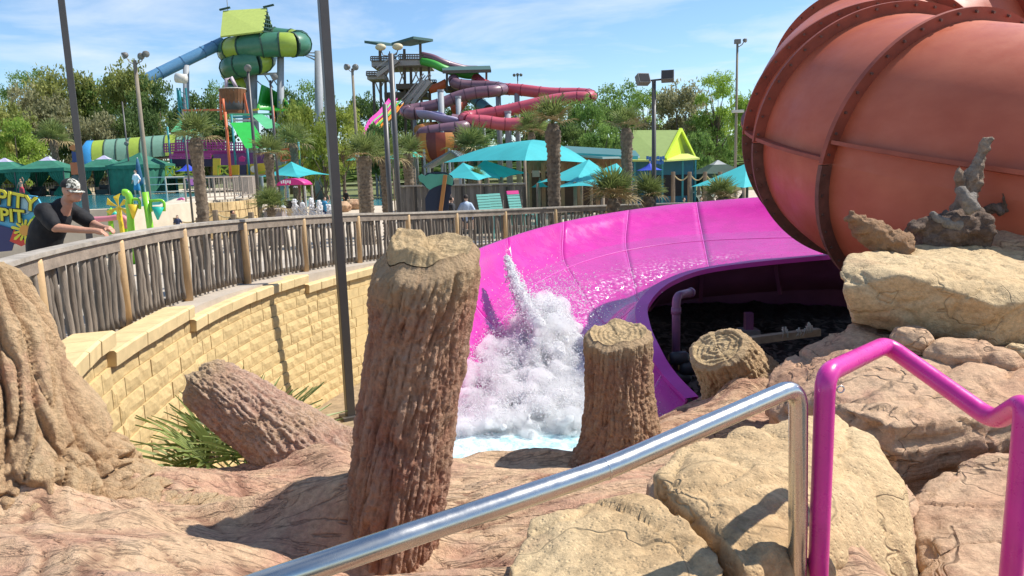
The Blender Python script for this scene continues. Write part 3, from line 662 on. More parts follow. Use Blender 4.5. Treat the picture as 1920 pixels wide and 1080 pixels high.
def flume_row(i):
    O, C, F, I = (RAILS[k][i] for k in 'OCFI')
    out = (O - C); out.z = 0; out = out.normalized() if out.length > 1e-4 else Vector((0, 1, 0))
    inn = (I - F); inn.z = 0; inn = inn.normalized() if inn.length > 1e-4 else Vector((0, -1, 0))
    wallm = C + (O - C) * .42 + out * .10; f1 = C + (F - C) * .16
    g1 = F + (C - F) * .14; g2 = F + (I - F) * .5
    row = [O + out * .10 + Vector((0, 0, -.06)), O + out * .10, O, C + (O - C) * .72 + out * .05] + bez(wallm, C, f1, 6) + [C + (F - C) * t for t in (.3, .45, .6, .75)] + bez(g1, F, g2, 5) + [I]
    return row, inn
def floor_at(i, w):
    i = max(0, min(NST - 1.001, i)); k = int(i); t = i - k
    def at(j): return RAILS['C'][j] * (1 - w) + RAILS['F'][j] * w
    return at(k) * (1 - t) + at(k + 1) * t
slide = empty('water_slide', (1.5, 10.2, -2.6), 'open magenta water slide flume curving down into the splash pool', 'water slide')
rows = [flume_row(i) for i in range(NST)]
for s in range(len(ST['O']) - 1):
    a, b = s * NSUB, (s + 1) * NSUB
    o = MB().grid([r[0] for r in rows[a:b + 1]]).build('flume_section', MAG, slide, True, fix=False)
    md = o.modifiers.new('thickness', 'SOLIDIFY'); md.thickness = .018; md.offset = 1
    if 0 < s:
        j = a; r0, r1 = rows[j][0], rows[min(j + 1, NST - 1)][0]
        up = []
        for k in range(2, len(r0)):
            t = (r1[k] - r0[k]).normalized(); x = (r0[k] - r0[k - 1]).normalized(); nrm = t.cross(x)
            if nrm.z < 0: nrm = -nrm
            up.append((r0[k] - t * .007 + nrm * .004, r0[k] + t * .007 + nrm * .004))
        MB().grid([[p[0] for p in up], [p[1] for p in up]]).build('seam', MAG_SEAM, slide, True, fix=False)
# lengthwise joint at the foot of the outer wall
MB().tube([rows[i][0][9] + Vector((0, 0, .004)) for i in range(NSUB, NST)], .007, 6).build('joint', MAG_SEAM, slide, True)
# inner rim: broad flange lying on the inner edge
rim_rows = []
for i in range(NST):
    I = RAILS['I'][i]; inn = rows[i][1]
    prev, nxt = RAILS['I'][max(i - 1, 0)], RAILS['I'][min(i + 1, NST - 1)]
    t = (nxt - prev).normalized(); side = Vector((t.y, -t.x, 0)).normalized() * -1
    if side.dot(inn) < 0: side = -side
    rim_rows.append([I - side * .015 + Vector((0, 0, -.03)), I - side * .015 + Vector((0, 0, .012)), I + side * .13 + Vector((0, 0, .012)), I + side * .13 + Vector((0, 0, -.05)), I + side * .10 + Vector((0, 0, -.05)), I + side * .10 + Vector((0, 0, -.02))])
MB().grid(rim_rows).build('rim', MAG_RIM, slide, False, fix=True)
# outside of the inner wall, hanging under the rim, with its ribs
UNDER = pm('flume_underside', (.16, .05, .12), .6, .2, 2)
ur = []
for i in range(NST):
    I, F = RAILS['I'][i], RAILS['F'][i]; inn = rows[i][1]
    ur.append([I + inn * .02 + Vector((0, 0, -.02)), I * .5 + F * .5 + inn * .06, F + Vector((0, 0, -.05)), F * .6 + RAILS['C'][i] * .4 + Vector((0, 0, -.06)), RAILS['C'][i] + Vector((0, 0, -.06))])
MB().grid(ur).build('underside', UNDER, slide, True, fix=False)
MB().grid([[RAILS['C'][i] + Vector((0, .05, -.05)), Vector((RAILS['C'][i].x, RAILS['C'][i].y + .15, -2.62))] for i in range(0, 48)]).build('shade_sheet', UNDER, slide, True, fix=False)  # added dark sheet under the flume, stands in for shade on the mulch
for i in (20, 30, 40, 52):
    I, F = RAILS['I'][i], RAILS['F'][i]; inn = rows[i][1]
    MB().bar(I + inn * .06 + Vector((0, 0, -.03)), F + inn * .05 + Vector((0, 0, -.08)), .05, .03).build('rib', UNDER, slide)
PED = pm('pedestal', (.20, .18, .165), .85, .2, 5)
for px, d, in ((1402, 9.6),):
    p = G(px, d, -2.55); top = -1.95
    MB().box((p.x, p.y, -2.38), (.24, .24, .42)).build('pedestal', PED, slide)
    MB().bar((p.x, p.y, -2.2), (p.x, p.y, top), .10, .10).build('support_leg', UNDER, slide)
# dark mulch bed enclosed by the curve
MULCH = pm('mulch', (.02, .015, .012), .95, .6, 14, col2=(.06, .045, .035), bump=1.0, bscale=30, bdist=.05)
mx, my = np.meshgrid(np.linspace(.9, 8.5, 150), np.linspace(5.6, 15.5, 160)); mxf, myf = mx.ravel(), my.ravel()
mz = -2.52 + .05 * fbm(np.stack([mxf, myf, mxf * 0], 1) * 3, 3, 5) + .04 * fbm(np.stack([mxf, myf, mxf * 0], 1) * 14, 2, 6)
tag(np_mesh('mulch_ground', np.stack([mxf, myf, mz], 1), grid_faces(160, 150), MULCH), None, None, None, 'structure')
# loose chips on the mulch
rng = np.random.default_rng(3); cv, cf = [], []
for k in range(1500):
    x, y = rng.uniform(1.5, 5.5), rng.uniform(6.6, 11.5); a = rng.uniform(0, PI); l = rng.uniform(.03, .09); w = rng.uniform(.012, .03); tz = rng.uniform(-.5, .5)
    c, s_ = math.cos(a), math.sin(a); b0 = len(cv)
    for u, v, h in ((-1, -1, 0), (1, -1, tz), (1, 1, tz), (-1, 1, 0)): cv.append((x + u * l * c - v * w * s_, y + u * l * s_ + v * w * c, -2.47 + abs(h) * l + rng.uniform(0, .01)))
    cf.append((b0, b0 + 1, b0 + 2, b0 + 3))
tag(np_mesh('mulch_chips', np.array(cv), np.array(cf), pm('chips', (.04, .03, .025), .9, .5, 3, col2=(.14, .105, .08)), None, False), 'dark bark chips under the slide', 'mulch', None, 'stuff')
# timber edging with dry pale weeds
tb = MB(); tb.bar(U(1395, 640, 8.2), U(1535, 622, 8.4), .09, .08)
tag(tb.build('timber_edging', pm('timber', (.33, .26, .17), .85, .25, 6, bump=.4), None, False, loc=U(1460, 640, 8.3)), 'weathered timber edging in the dark bed behind the squat stump', 'timber')
for k, (px, py) in enumerate(((1472, 622), (1500, 618), (1516, 612))):
    wb = MB(); p0 = U(px, py + 12, 8.25); rnd = random.Random(k)
    for j in range(7):
        q = p0 + Vector((rnd.uniform(-.04, .04), rnd.uniform(-.03, .03), 0)); e = q + Vector((rnd.uniform(-.04, .04), rnd.uniform(-.02, .02), rnd.uniform(.06, .13)))
        wb.tube([q, (q + e) / 2 + Vector((.01, 0, 0)), e], [.004, .006, .012], 5)
    tag(wb.build('weed', plain('weed_pale', (.52, .49, .40), .9), None, True, loc=p0), ['pale dry weed tuft at the left on the timber edging', 'pale dry weed tuft in the middle of the timber edging', 'pale dry weed tuft at the right by the massive block'][k], 'weed', 'weeds on the timber edging')
# standpipe
pv = empty('standpipe', U(1268, 690, 8.0), 'dull purple standpipe with elbow under the slide rim', 'pipe')
PIPE_M = pm('pipe_paint', (.20, .085, .17), .45, .15, 5)
a0 = U(1296, 548, 8.4); a1 = U(1268, 560, 8.05); b1 = Vector((a1.x, a1.y, -2.4))
MB().tube(rail_path([a0, a1 + Vector((0, 0, .03)), b1], .11, 8), .046, 14).build('pipe', PIPE_M, pv, True)
MB().tube([a1 + Vector((0, 0, -.10)), a1 + Vector((0, 0, -.17))], .055, 14).build('collar', PIPE_M, pv, True)
MB().tube([a0, a0 + (a1 - a0).normalized() * .05], .055, 14).build('collar', PIPE_M, pv, True)
for k, (px, py, r) in enumerate(((1272, 672, .075), (1290, 690, .085), (1276, 708, .075))):
    p = U(px, py, 7.9); m_ = MB(); m_.tube([p + Vector((-.1, 0, 0)), p + Vector((-.06, 0, .0)), p + Vector((.08, .02, 0)), p + Vector((.12, .02, 0))], [r * .7, r, r, r * .6], 12)
    m_.build('valve', plain('valve_black', (.03, .03, .035), .5), pv, True)

# ------------------------------------------------------------------ water
def watermat(name, tint, bump, bscale, foam=0.0):
    m = bpy.data.materials.new(name); m.use_nodes = True; n, l = m.node_tree.nodes, m.node_tree.links
    b = n['Principled BSDF']; b.inputs['Base Color'].default_value = (*tint, 1); b.inputs['Roughness'].default_value = .06; b.inputs['IOR'].default_value = 1.33
    g = n.new('ShaderNodeNewGeometry'); nz = n.new('ShaderNodeTexNoise'); nz.inputs['Scale'].default_value = bscale; nz.inputs['Detail'].default_value = 5
    l.new(g.outputs['Position'], nz.inputs['Vector']); bp = n.new('ShaderNodeBump'); bp.inputs['Strength'].default_value = bump; bp.inputs['Distance'].default_value = .05
    l.new(nz.outputs['Fac'], bp.inputs['Height']); l.new(bp.outputs[0], b.inputs['Normal'])
    MATS[name] = m; return m
FOAM = bpy.data.materials.new('foam'); FOAM.use_nodes = True
_n, _l = FOAM.node_tree.nodes, FOAM.node_tree.links; _b = _n['Principled BSDF']
_b.inputs['Base Color'].default_value = (.95, .96, .97, 1); _b.inputs['Roughness'].default_value = .55
_t = _n.new('ShaderNodeBsdfTranslucent'); _t.inputs[0].default_value = (.97, .97, .98, 1); _m = _n.new('ShaderNodeMixShader'); _m.inputs[0].default_value = .6
_g = _n.new('ShaderNodeNewGeometry'); _z = _n.new('ShaderNodeTexNoise'); _z.inputs['Scale'].default_value = 26; _z.inputs['Detail'].default_value = 8; _z.inputs['Roughness'].default_value = .7
_l.new(_g.outputs['Position'], _z.inputs['Vector']); _p = _n.new('ShaderNodeBump'); _p.inputs['Strength'].default_value = .6; _p.inputs['Distance'].default_value = .04
_l.new(_z.outputs['Fac'], _p.inputs['Height']); _l.new(_p.outputs[0], _b.inputs['Normal']); _l.new(_p.outputs[0], _t.inputs['Normal'])
_l.new(_b.outputs[0], _m.inputs[1]); _l.new(_t.outputs[0], _m.inputs[2]); _l.new(_m.outputs[0], _n['Material Output'].inputs[0])
POOLW = watermat('pool_water_m', (.42, .66, .68), .8, 9)
_n, _l = POOLW.node_tree.nodes, POOLW.node_tree.links; _g = _n.new('ShaderNodeNewGeometry'); _z = _n.new('ShaderNodeTexNoise'); _z.inputs['Scale'].default_value = 5; _z.inputs['Detail'].default_value = 9; _z.inputs['Roughness'].default_value = .7; _z.inputs['Distortion'].default_value = .8
_l.new(_g.outputs['Position'], _z.inputs['Vector']); _r = _n.new('ShaderNodeValToRGB'); _r.color_ramp.elements[0].position = .40; _r.color_ramp.elements[1].position = .72; _r.color_ramp.elements[0].color = (.36, .62, .66, 1); _r.color_ramp.elements[1].color = (.90, .93, .94, 1)
_l.new(_z.outputs['Fac'], _r.inputs[0]); _l.new(_r.outputs[0], _n['Principled BSDF'].inputs['Base Color']); _n['Principled BSDF'].inputs['Roughness'].default_value = .25
WZ = -2.45
wx, wy = np.meshgrid(np.linspace(-1.1, 1.5, 120), np.linspace(4.9, 8.0, 140)); wxf, wyf = wx.ravel(), wy.ravel()
wz = WZ + .035 * fbm(np.stack([wxf, wyf, wxf * 0], 1) * 3.4, 4, 8) + .015 * fbm(np.stack([wxf, wyf, wxf * 0], 1) * 12, 3, 9)
tag(np_mesh('pool_water', np.stack([wxf, wyf, wz], 1), grid_faces(140, 120), POOLW), None, None, None, 'structure')

# sheet of water on the flume bed: clear film with ripples
m = bpy.data.materials.new('water_film'); m.use_nodes = True; _n, _l = m.node_tree.nodes, m.node_tree.links; _n.remove(_n['Principled BSDF'])
gl = _n.new('ShaderNodeBsdfGlossy'); gl.inputs['Roughness'].default_value = .10; tr = _n.new('ShaderNodeBsdfTransparent'); tr.inputs[0].default_value = (.99, .97, .985, 1)
df = _n.new('ShaderNodeBsdfDiffuse'); df.inputs[0].default_value = (.85, .80, .86, 1)
fr = _n.new('ShaderNodeFresnel'); fr.inputs[0].default_value = 1.33
g = _n.new('ShaderNodeNewGeometry'); nz = _n.new('ShaderNodeTexNoise'); nz.inputs['Scale'].default_value = 9; nz.inputs['Detail'].default_value = 6; _l.new(g.outputs['Position'], nz.inputs['Vector'])
bp = _n.new('ShaderNodeBump'); bp.inputs['Strength'].default_value = .5; bp.inputs['Distance'].default_value = .05; _l.new(nz.outputs['Fac'], bp.inputs['Height'])
for q in (gl, fr): _l.new(bp.outputs[0], q.inputs['Normal'])
m1 = _n.new('ShaderNodeMixShader'); fm = _n.new('ShaderNodeMath'); fm.operation = 'MULTIPLY'; fm.inputs[1].default_value = .14; _l.new(fr.outputs[0], fm.inputs[0]); _l.new(fm.outputs[0], m1.inputs[0]); _l.new(tr.outputs[0], m1.inputs[1]); _l.new(gl.outputs[0], m1.inputs[2])
at = _n.new('ShaderNodeAttribute'); at.attribute_name = 'foam'
f2 = _n.new('ShaderNodeTexNoise'); f2.inputs['Scale'].default_value = 22; f2.inputs['Detail'].default_value = 7; _l.new(g.outputs['Position'], f2.inputs['Vector'])
mr = _n.new('ShaderNodeMapRange'); mr.inputs[1].default_value = .52; mr.inputs[2].default_value = .72; _l.new(f2.outputs['Fac'], mr.inputs[0])
mu = _n.new('ShaderNodeMath'); mu.operation = 'MULTIPLY'; _l.new(mr.outputs[0], mu.inputs[0]); _l.new(at.outputs['Fac'], mu.inputs[1])
m2 = _n.new('ShaderNodeMixShader'); _l.new(mu.outputs[0], m2.inputs[0]); _l.new(m1.outputs[0], m2.inputs[1]); _l.new(df.outputs[0], m2.inputs[2]); _l.new(m2.outputs[0], _n['Material Output'].inputs[0])
FILM = m
ni, nw = 260, 90
ii = np.linspace(1.0 * NSUB, 7.6 * NSUB, ni); ww = np.linspace(.06, .97, nw)
FP = np.array([[floor_at(i, w) for w in ww] for i in ii])
flat = FP.reshape(-1, 3); I_ = np.repeat(ii / NSUB, nw); W_ = np.tile(ww, ni)
rip = .03 * fbm(np.stack([I_ * 2.2, W_ * 9, I_ * 0], 1), 4, 31) + .02 * fbm(flat * 9, 3, 32)
band = np.exp(-((W_ - .70) / .20) ** 2) * sstep(1.2, 1.8, I_) * sstep(5.2, 4.2, I_)
V = flat + np.array([0, 0, 1.0]) * (.035 + rip * (.5 + 1.4 * band) + .06 * band)[:, None]
o = np_mesh('slide_water', V, grid_faces(ni, nw), FILM)
at_ = o.data.attributes.new('foam', 'FLOAT', 'POINT'); at_.data.foreach_set('value', (band * .75 + .10 * sstep(3.5, 5, I_)).astype(np.float32))
tag(o, None, None, None, 'structure')

# the splash: heaped foam over the lower bed and a cloud of drops around it
def foam_h(I, W):
    """height of the foam above the bed; I station 0..8, W across (0 outer, 1 inner)"""
    ridge = np.interp(I, [4.7, 5.1, 5.6, 6.1, 6.6, 7.2, 8.0], [0.0, .34, .55, .50, .42, .34, .24])
    cen = np.interp(I, [4.7, 5.2, 5.8, 6.4, 7.0, 8.0], [.45, .56, .62, .64, .63, .58])
    wid = np.interp(I, [4.7, 5.2, 5.8, 6.4, 7.0, 8.0], [.12, .20, .28, .36, .44, .60])
    return ridge * np.exp(-np.abs((W - cen) / wid) ** 2.4)
rng = np.random.default_rng(12); fm_ = MB(); FC = []; FR = []
for k in range(3600):
    I0 = rng.uniform(4.85, 8.0); W0 = rng.uniform(-.05, 1.02); hh = float(foam_h(np.array([I0]), np.array([W0]))[0])
    if hh < .05: continue
    p = floor_at(I0 * NSUB, W0); p.z = max(p.z, WZ - .03); lift = hh * rng.uniform(.1, 1.0) ** .8; p = p + Vector((rng.normal(0, .04), rng.normal(0, .04), lift))
    p.z -= .05
    FC.append(p); FR.append(rng.choice((.022, .03, .04, .055, .085), p=(.34, .28, .2, .12, .06)) * (.55 + .7 * min(1, hh / .4)) * (1.15 - .45 * lift / max(hh, .01)))
for p, r in zip(FC, FR): fm_.ball(p, (r, r, r * .9), 7, 5)
for t in np.linspace(0, 1, 46):          # streak of white water thrown up the outer wall
    jt_ = [U(949, 490, 9.5), U(957, 518, 9.2), U(970, 552, 8.85), U(988, 585, 8.5), U(1005, 615, 8.2)]; k = min(3, int(t * 4)); p = jt_[k].lerp(jt_[k + 1], t * 4 - k)
    fm_.ball(p + Vector((.03 + rng.normal(0, .012), -.05, .03)), .034 + .05 * t, 8, 6)
fme = fused(fm_, .016, 1, .4); Vf, Nf = mesh_np(fme)
Vf = Vf + Nf * (.026 * fbm(Vf * 11, 4, 52, .62) + .012 * fbm(Vf * 40, 3, 53, .7))[:, None]
fme.vertices.foreach_set('co', Vf.ravel()); fme.update()
tag(place_mesh('splash_foam', fme, FOAM), 'white foaming splash where the slide runs into the pool', 'splash', None, 'stuff')
MIST = bpy.data.materials.new('mist'); MIST.use_nodes = True; _n, _l = MIST.node_tree.nodes, MIST.node_tree.links; _n.remove(_n['Principled BSDF'])
pvn = _n.new('ShaderNodeVolumePrincipled'); pvn.inputs['Color'].default_value = (.98, .98, .985, 1); pvn.inputs['Anisotropy'].default_value = .25
_g = _n.new('ShaderNodeNewGeometry'); _z = _n.new('ShaderNodeTexNoise'); _z.inputs['Scale'].default_value = 7; _z.inputs['Detail'].default_value = 6; _z.inputs['Roughness'].default_value = .65; _l.new(_g.outputs['Position'], _z.inputs['Vector'])
_r = _n.new('ShaderNodeMapRange'); _r.inputs[1].default_value = .42; _r.inputs[2].default_value = .68; _r.inputs[3].default_value = 1.5; _r.inputs[4].default_value = 42.0
_l.new(_z.outputs['Fac'], _r.inputs[0]); _l.new(_r.outputs[0], pvn.inputs['Density']); _l.new(pvn.outputs[0], _n['Material Output'].inputs['Volume'])
mm = MB()
for p, r in list(zip(FC, FR))[::6]: mm.ball(p + Vector((0, 0, .04)), .06 + r * 1.2, 8, 6)
tag(place_mesh('splash_mist', fused(mm, .045, 3, .5), MIST), 'fine white spray hanging over the splash', 'splash', None, 'stuff')
nI, nW = 120, 100
i1 = np.linspace(4.7, 8.0, nI); w1 = np.linspace(-.1, 1.08, nW)
FB = np.array([[floor_at(i * NSUB, w) for w in w1] for i in i1]).reshape(-1, 3); FB[:, 2] = np.maximum(FB[:, 2], WZ)
H = foam_h(np.repeat(i1, nW), np.tile(w1, nI)); V = FB + np.array([0, 0, 1.0]) * H[:, None] * .85
ICO = None
def drops(name, C, Rr, mat, label):
    t = (1 + 5 ** .5) / 2
    iv = np.array([(-1, t, 0), (1, t, 0), (-1, -t, 0), (1, -t, 0), (0, -1, t), (0, 1, t), (0, -1, -t), (0, 1, -t), (t, 0, -1), (t, 0, 1), (-t, 0, -1), (-t, 0, 1)]) / math.sqrt(1 + t * t)
    fi = np.array([(0, 11, 5), (0, 5, 1), (0, 1, 7), (0, 7, 10), (0, 10, 11), (1, 5, 9), (5, 11, 4), (11, 10, 2), (10, 7, 6), (7, 1, 8), (3, 9, 4), (3, 4, 2), (3, 2, 6), (3, 6, 8), (3, 8, 9), (4, 9, 5), (2, 4, 11), (6, 2, 10), (8, 6, 7), (9, 8, 1)])
    if len(C) > 5000:
        iv = np.array([(1, 0, 0), (-1, 0, 0), (0, 1, 0), (0, -1, 0), (0, 0, 1), (0, 0, -1)], dtype=float); fi = np.array([(0, 2, 4), (2, 1, 4), (1, 3, 4), (3, 0, 4), (2, 0, 5), (1, 2, 5), (3, 1, 5), (0, 3, 5)])
    k0 = len(iv)
    n = len(C); VV = (C[:, None, :] + iv[None] * Rr[:, None, None]).reshape(-1, 3)
    FF = (fi[None] + (np.arange(n) * k0)[:, None, None]).reshape(-1, 3)
    return tag(np_mesh(name, VV, FF, mat), label, 'splash', None, 'stuff')
rng = np.random.default_rng(12)
sel = rng.choice(np.where(H > .03)[0], 20000)
up = rng.exponential(.055, len(sel)) * (.35 + 1.6 * H[sel])
Cd = V[sel] + np.stack([rng.normal(0, .05, len(sel)), rng.normal(0, .05, len(sel)), up + .005], 1)
Rd = np.clip(rng.lognormal(-5.15, .45, len(sel)) * .8, .0018, .010)
# streak of water thrown up the outer wall
jt = [U(947, 487, 9.55), U(955, 515, 9.25), U(968, 550, 8.9), U(985, 580, 8.6), U(1000, 610, 8.3)]
jp = catmull(jt, 12); js = rng.integers(0, len(jp), 5200); tt = js / (len(jp) - 1)
Cj = np.array([jp[k] for k in js]) + rng.normal(0, 1, (len(js), 3)) * (.018 + .06 * tt)[:, None] + np.array([.03, -.05, .03])
Rj = np.clip(rng.lognormal(-4.9, .4, len(js)), .003, .018)
# spray flung along the outer wall and into the air above the crest
sa = rng.normal(0, 1, (2600, 3)) * np.array([.32, .45, .16]) + np.array(U(1040, 560, 8.3)); ra = np.clip(rng.lognormal(-5.6, .4, 2600), .0018, .009)
sb = rng.normal(0, 1, (1800, 3)) * np.array([.12, .35, .12]) + np.array(U(925, 690, 7.5)); rb = np.clip(rng.lognormal(-5.4, .4, 1800), .002, .010)
drops('splash_drops', np.concatenate([Cd, Cj, sa, sb]), np.concatenate([Rd, Rj, ra, rb]), FOAM, 'cloud of white drops flying off the splash')

# ================================================================== orange tube slide
TUBE_M = pm('tube_orange', (.38, .078, .036), .50, .2, 1.3, col2=(.54, .15, .08), bump=.06, bscale=6, spec=.4, stretch=(1, 1, 1.8), detail=11, ramp=(.25, .75), rv=.15, rvs=3)
FLANGE_M = pm('tube_flange', (.30, .075, .045), .6, .2, 4)
FLANGE_D = pm('tube_flange_dark', (.17, .075, .055), .7, .3, 6)  # darker, browner tone for the lower halves of the flanges
BOLT_M = pm('bolt', (.20, .13, .11), .45, .2, 20, metal=.6)
tube = empty('tube_slide', (5.4, 9.3, -2.5), 'huge orange-red enclosed tube slide bending at the right edge', 'water slide')
TK = .82
TC, TR, TRad = Vector((8.45, 10.0, 0)) * TK, 3.45 * TK, 1.58 * TK
def tube_c(deg):                   # 0 = leftmost, negative towards the camera (downstream), positive to the back (upstream)
    a = PI - R_(deg)
    return Vector((TC.x + TR * math.cos(a), TC.y + TR * math.sin(a), TK * (.22 + .0160 * deg + .00008 * max(0, deg) ** 2)))
def tube_frame(deg):
    t = (tube_c(deg + 1) - tube_c(deg - 1)).normalized(); n = Vector((tube_c(deg).x - TC.x, tube_c(deg).y - TC.y, 0)).normalized()
    b = t.cross(n).normalized(); b = b if b.z > 0 else -b
    return t, n, b
def ring(deg, r, seg, a0=0, a1=2 * PI):
    t, n, b = tube_frame(deg); c = tube_c(deg)
    return [c + (n * math.cos(a) + b * math.sin(a)) * r for a in np.linspace(a0, a1, seg + 1)]
joints = [-98, -56, -17, 2, 9.5, 42, 76, 100]
for a, b in zip(joints[:-1], joints[1:]):
    rws = [ring(x, TRad, 72) for x in np.linspace(a, b, 14)]
    MB().grid(rws).build('tube_section', TUBE_M, tube, True)
def flange(deg, a0, a1, mat, w=.115, name='flange'):
    rr = []
    for off, r in ((-.35, TRad - .01), (-.35, TRad + w), (.35, TRad + w), (.35, TRad - .01)): rr.append(ring(deg + off, r, 72, a0, a1))
    o = MB().grid(rr).build(name, mat, tube, False)
    return o
for k, jd in enumerate(joints[1:-1]):
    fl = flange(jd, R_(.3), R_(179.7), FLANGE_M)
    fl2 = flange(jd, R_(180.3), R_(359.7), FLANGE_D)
    if -50 < jd < 70:
        t, n, b = tube_frame(jd); c = tube_c(jd)
        for q in range(44):
            th = 2 * PI * q / 44 + .07
            p = c + (n * math.cos(th) + b * math.sin(th)) * (TRad + .075)
            bb = MB(); bb.tube([p - t * .045, p + t * .045], .013, 6); bb.build('bolt', BOLT_M, fl if math.sin(th) > 0 else fl2)
# lengthwise bolted joint on the outer side
for (a, b), dz in zip(zip(joints[:-1], joints[1:]), (.06, .10, -.02, -.02, 0, 0, 0)):
    rr = []
    for r, h in ((TRad - .01, -.018), (TRad + .10, -.018), (TRad + .10, .018), (TRad - .01, .018)):
        row = []
        for x in np.linspace(a + .5, b - .5, 12):
            t, n, bv = tube_frame(x); ph = R_(3) + dz; row.append(tube_c(x) + (n * math.cos(ph) + bv * math.sin(ph)) * r + bv * h)
        rr.append(row)
    MB().grid(rr).build('side_seam', FLANGE_M, tube)

# ================================================================== ramp with fence, retaining wall
FENCE = [(-3.65, 4.65), (-4.30, 6.62), (-4.58, 8.6), (-4.70, 10.59), (-4.54, 12.58), (-4.07, 14.52), (-3.39, 16.4), (-2.53, 18.2), (-1.47, 19.9), (-.18, 21.45), (1.34, 22.7), (3.05, 23.7), (4.98, 24.3), (7.0, 24.6)]
RAILZ = [-.60, -.615, -.62, -.64, -.70, -.77, -.855, -.96, -1.05, -1.12, -1.17, -1.21, -1.24, -1.26]
FH = 1.07
fp = catmull([(x, y, z) for (x, y), z in zip(FENCE, RAILZ)], 20)
def side_of(i, pts):
    t = pts[min(i + 1, len(pts) - 1)] - pts[max(i - 1, 0)]; return Vector((t.y, -t.x, 0)).normalized()   # towards the pool
fence = empty('wooden_fence', (-4.6, 10, -1.7), 'weathered fence of crooked branch pickets with pale posts, curving round the wall', 'fence')
fo = wloc(fence)
rnd = random.Random(5)
picks = []
for k in range(5):
    pts = []; ox = oy = 0
    for j in range(9):
        ox += rnd.uniform(-.008, .008); oy += rnd.uniform(-.008, .008); pts.append((ox * (1 if 0 < j else 0), oy, j / 8))
    r0 = rnd.uniform(.030, .038)
    mb = MB(); mb.tube(pts, [r0 * rnd.uniform(.88, 1.12) for _ in range(9)], 7)
    picks.append(mb.mesh('picket'))
    picks[-1].polygons.foreach_set('use_smooth', [True] * len(picks[-1].polygons)); picks[-1].materials.append(WOOD_GREY)
post_mesh = MB().lathe([(.066, 0), (.066, .96), (.060, 1.0)], seg=12).mesh('post'); post_mesh.materials.append(POST_M)
post_mesh.polygons.foreach_set('use_smooth', [len(p.vertices) == 4 for p in post_mesh.polygons])
for s in range(len(FENCE) - 1):
    A_, B_ = Vector((*FENCE[s], RAILZ[s])), Vector((*FENCE[s + 1], RAILZ[s + 1]))
    i0, i1_ = s * 20, (s + 1) * 20
    sd_ = side_of(i0, fp)
    p = link('post', post_mesh, fence); p.location = A_ + sd_ * .05 + Vector((0, 0, -FH - .02)) - fo; p.scale = (1, 1, FH - .03)
    seg = fp[i0:i1_ + 1:5]
    dirv = (B_ - A_).normalized(); sv = Vector((dirv.y, -dirv.x, 0)).normalized()
    cap = MB()
    for a, b in zip(seg[:-1], seg[1:]): cap.bar(a + Vector((0, 0, -.02)) + sv * .02, b + (b - a).normalized() * .001 + Vector((0, 0, -.02)) + sv * .02, .20, .042)
    cap.build('cap_rail', WOOD_CAP, fence)
    ur_, lr_ = MB(), MB()
    for a, b in zip(seg[:-1], seg[1:]):
        ur_.bar(a + Vector((0, 0, -.11)) + sv * .075, b + Vector((0, 0, -.11)) + sv * .075, .035, .13)
        lr_.bar(a + Vector((0, 0, -1.03)) - sv * .02, b + Vector((0, 0, -1.03)) - sv * .02, .04, .14)
    ur_.build('upper_rail', WOOD_RAIL, fence); lr_.build('lower_rail', WOOD_CAP, fence)
    L = sum((fp[i + 1] - fp[i]).length for i in range(i0, i1_)); n = 14
    for k in range(n):
        u = (k + .75 + rnd.uniform(-.14, .14)) / (n + .5); q = i0 + u * 20; qi = min(int(q), len(fp) - 2); c = fp[qi] * (1 - (q - qi)) + fp[qi + 1] * (q - qi)
        o = link('picket', rnd.choice(picks), fence)
        hgt = FH - .10 + rnd.uniform(-.02, .03)
        o.location = c + sv * (.035 + rnd.uniform(-.01, .01)) + Vector((0, 0, -FH + .02)) - fo
        o.rotation_euler = (rnd.uniform(-.025, .025), rnd.uniform(-.025, .025), rnd.uniform(0, 6.28)); w = rnd.uniform(.85, 1.2); o.scale = (w, w, hgt - .06)
# the ramp itself
DECK = pm('ramp_concrete', (.42, .36, .29), .9, .12, 3, bump=.2, bscale=30)
rows_ = []
for i in range(0, len(fp), 4):
    sdv = side_of(i, fp); z = Vector((0, 0, -FH - .02)); rows_.append([fp[i] + sdv * .38 + z + Vector((0, 0, -.9)), fp[i] + sdv * .38 + z, fp[i] - sdv * 2.4 + z, fp[i] - sdv * 2.4 + z + Vector((0, 0, -1.6))])
tag(MB().grid(rows_).build('walkway', DECK, None, False), None, None, None, 'structure')

# retaining wall of split-face blocks
BLOCK_M = pm('wall_block', (.60, .44, .21), .92, .13, 5, bump=.5, bscale=38, rand=.08, bdist=.015)
CAP_M = pm('wall_cap', (.63, .475, .245), .9, .12, 5, bump=.4, bscale=40, rand=.05, bdist=.01)
WOFF = .47
wp = []
for i in range(len(fp)):
    p = fp[i] + side_of(i, fp) * WOFF; wp.append(Vector((p.x, p.y, 0)))
cum = [0.0]
for i in range(1, len(wp)): cum.append(cum[-1] + (wp[i] - wp[i - 1]).length)
def wall_at(s, off=0.0):
    i = int(np.searchsorted(cum, s)) - 1; i = max(0, min(len(wp) - 2, i)); t = (s - cum[i]) / (cum[i + 1] - cum[i])
    p = wp[i].lerp(wp[i + 1], t); d = (wp[i + 1] - wp[i]).normalized(); n = Vector((d.y, -d.x, 0))
    return p + n * off, d, n
def s_of_y(y):
    for i in range(len(wp) - 1):
        if wp[i].y <= y <= wp[i + 1].y: return cum[i] + (cum[i + 1] - cum[i]) * (y - wp[i].y) / (wp[i + 1].y - wp[i].y)
    return cum[-1]
SEGS = [(s_of_y(4.9), s_of_y(7.05), -1.42), (s_of_y(7.05), s_of_y(9.55), -1.62), (s_of_y(9.55), s_of_y(13.7), -1.81), (s_of_y(13.7), s_of_y(17.6), -2.0), (s_of_y(17.6), s_of_y(21), -2.2)]
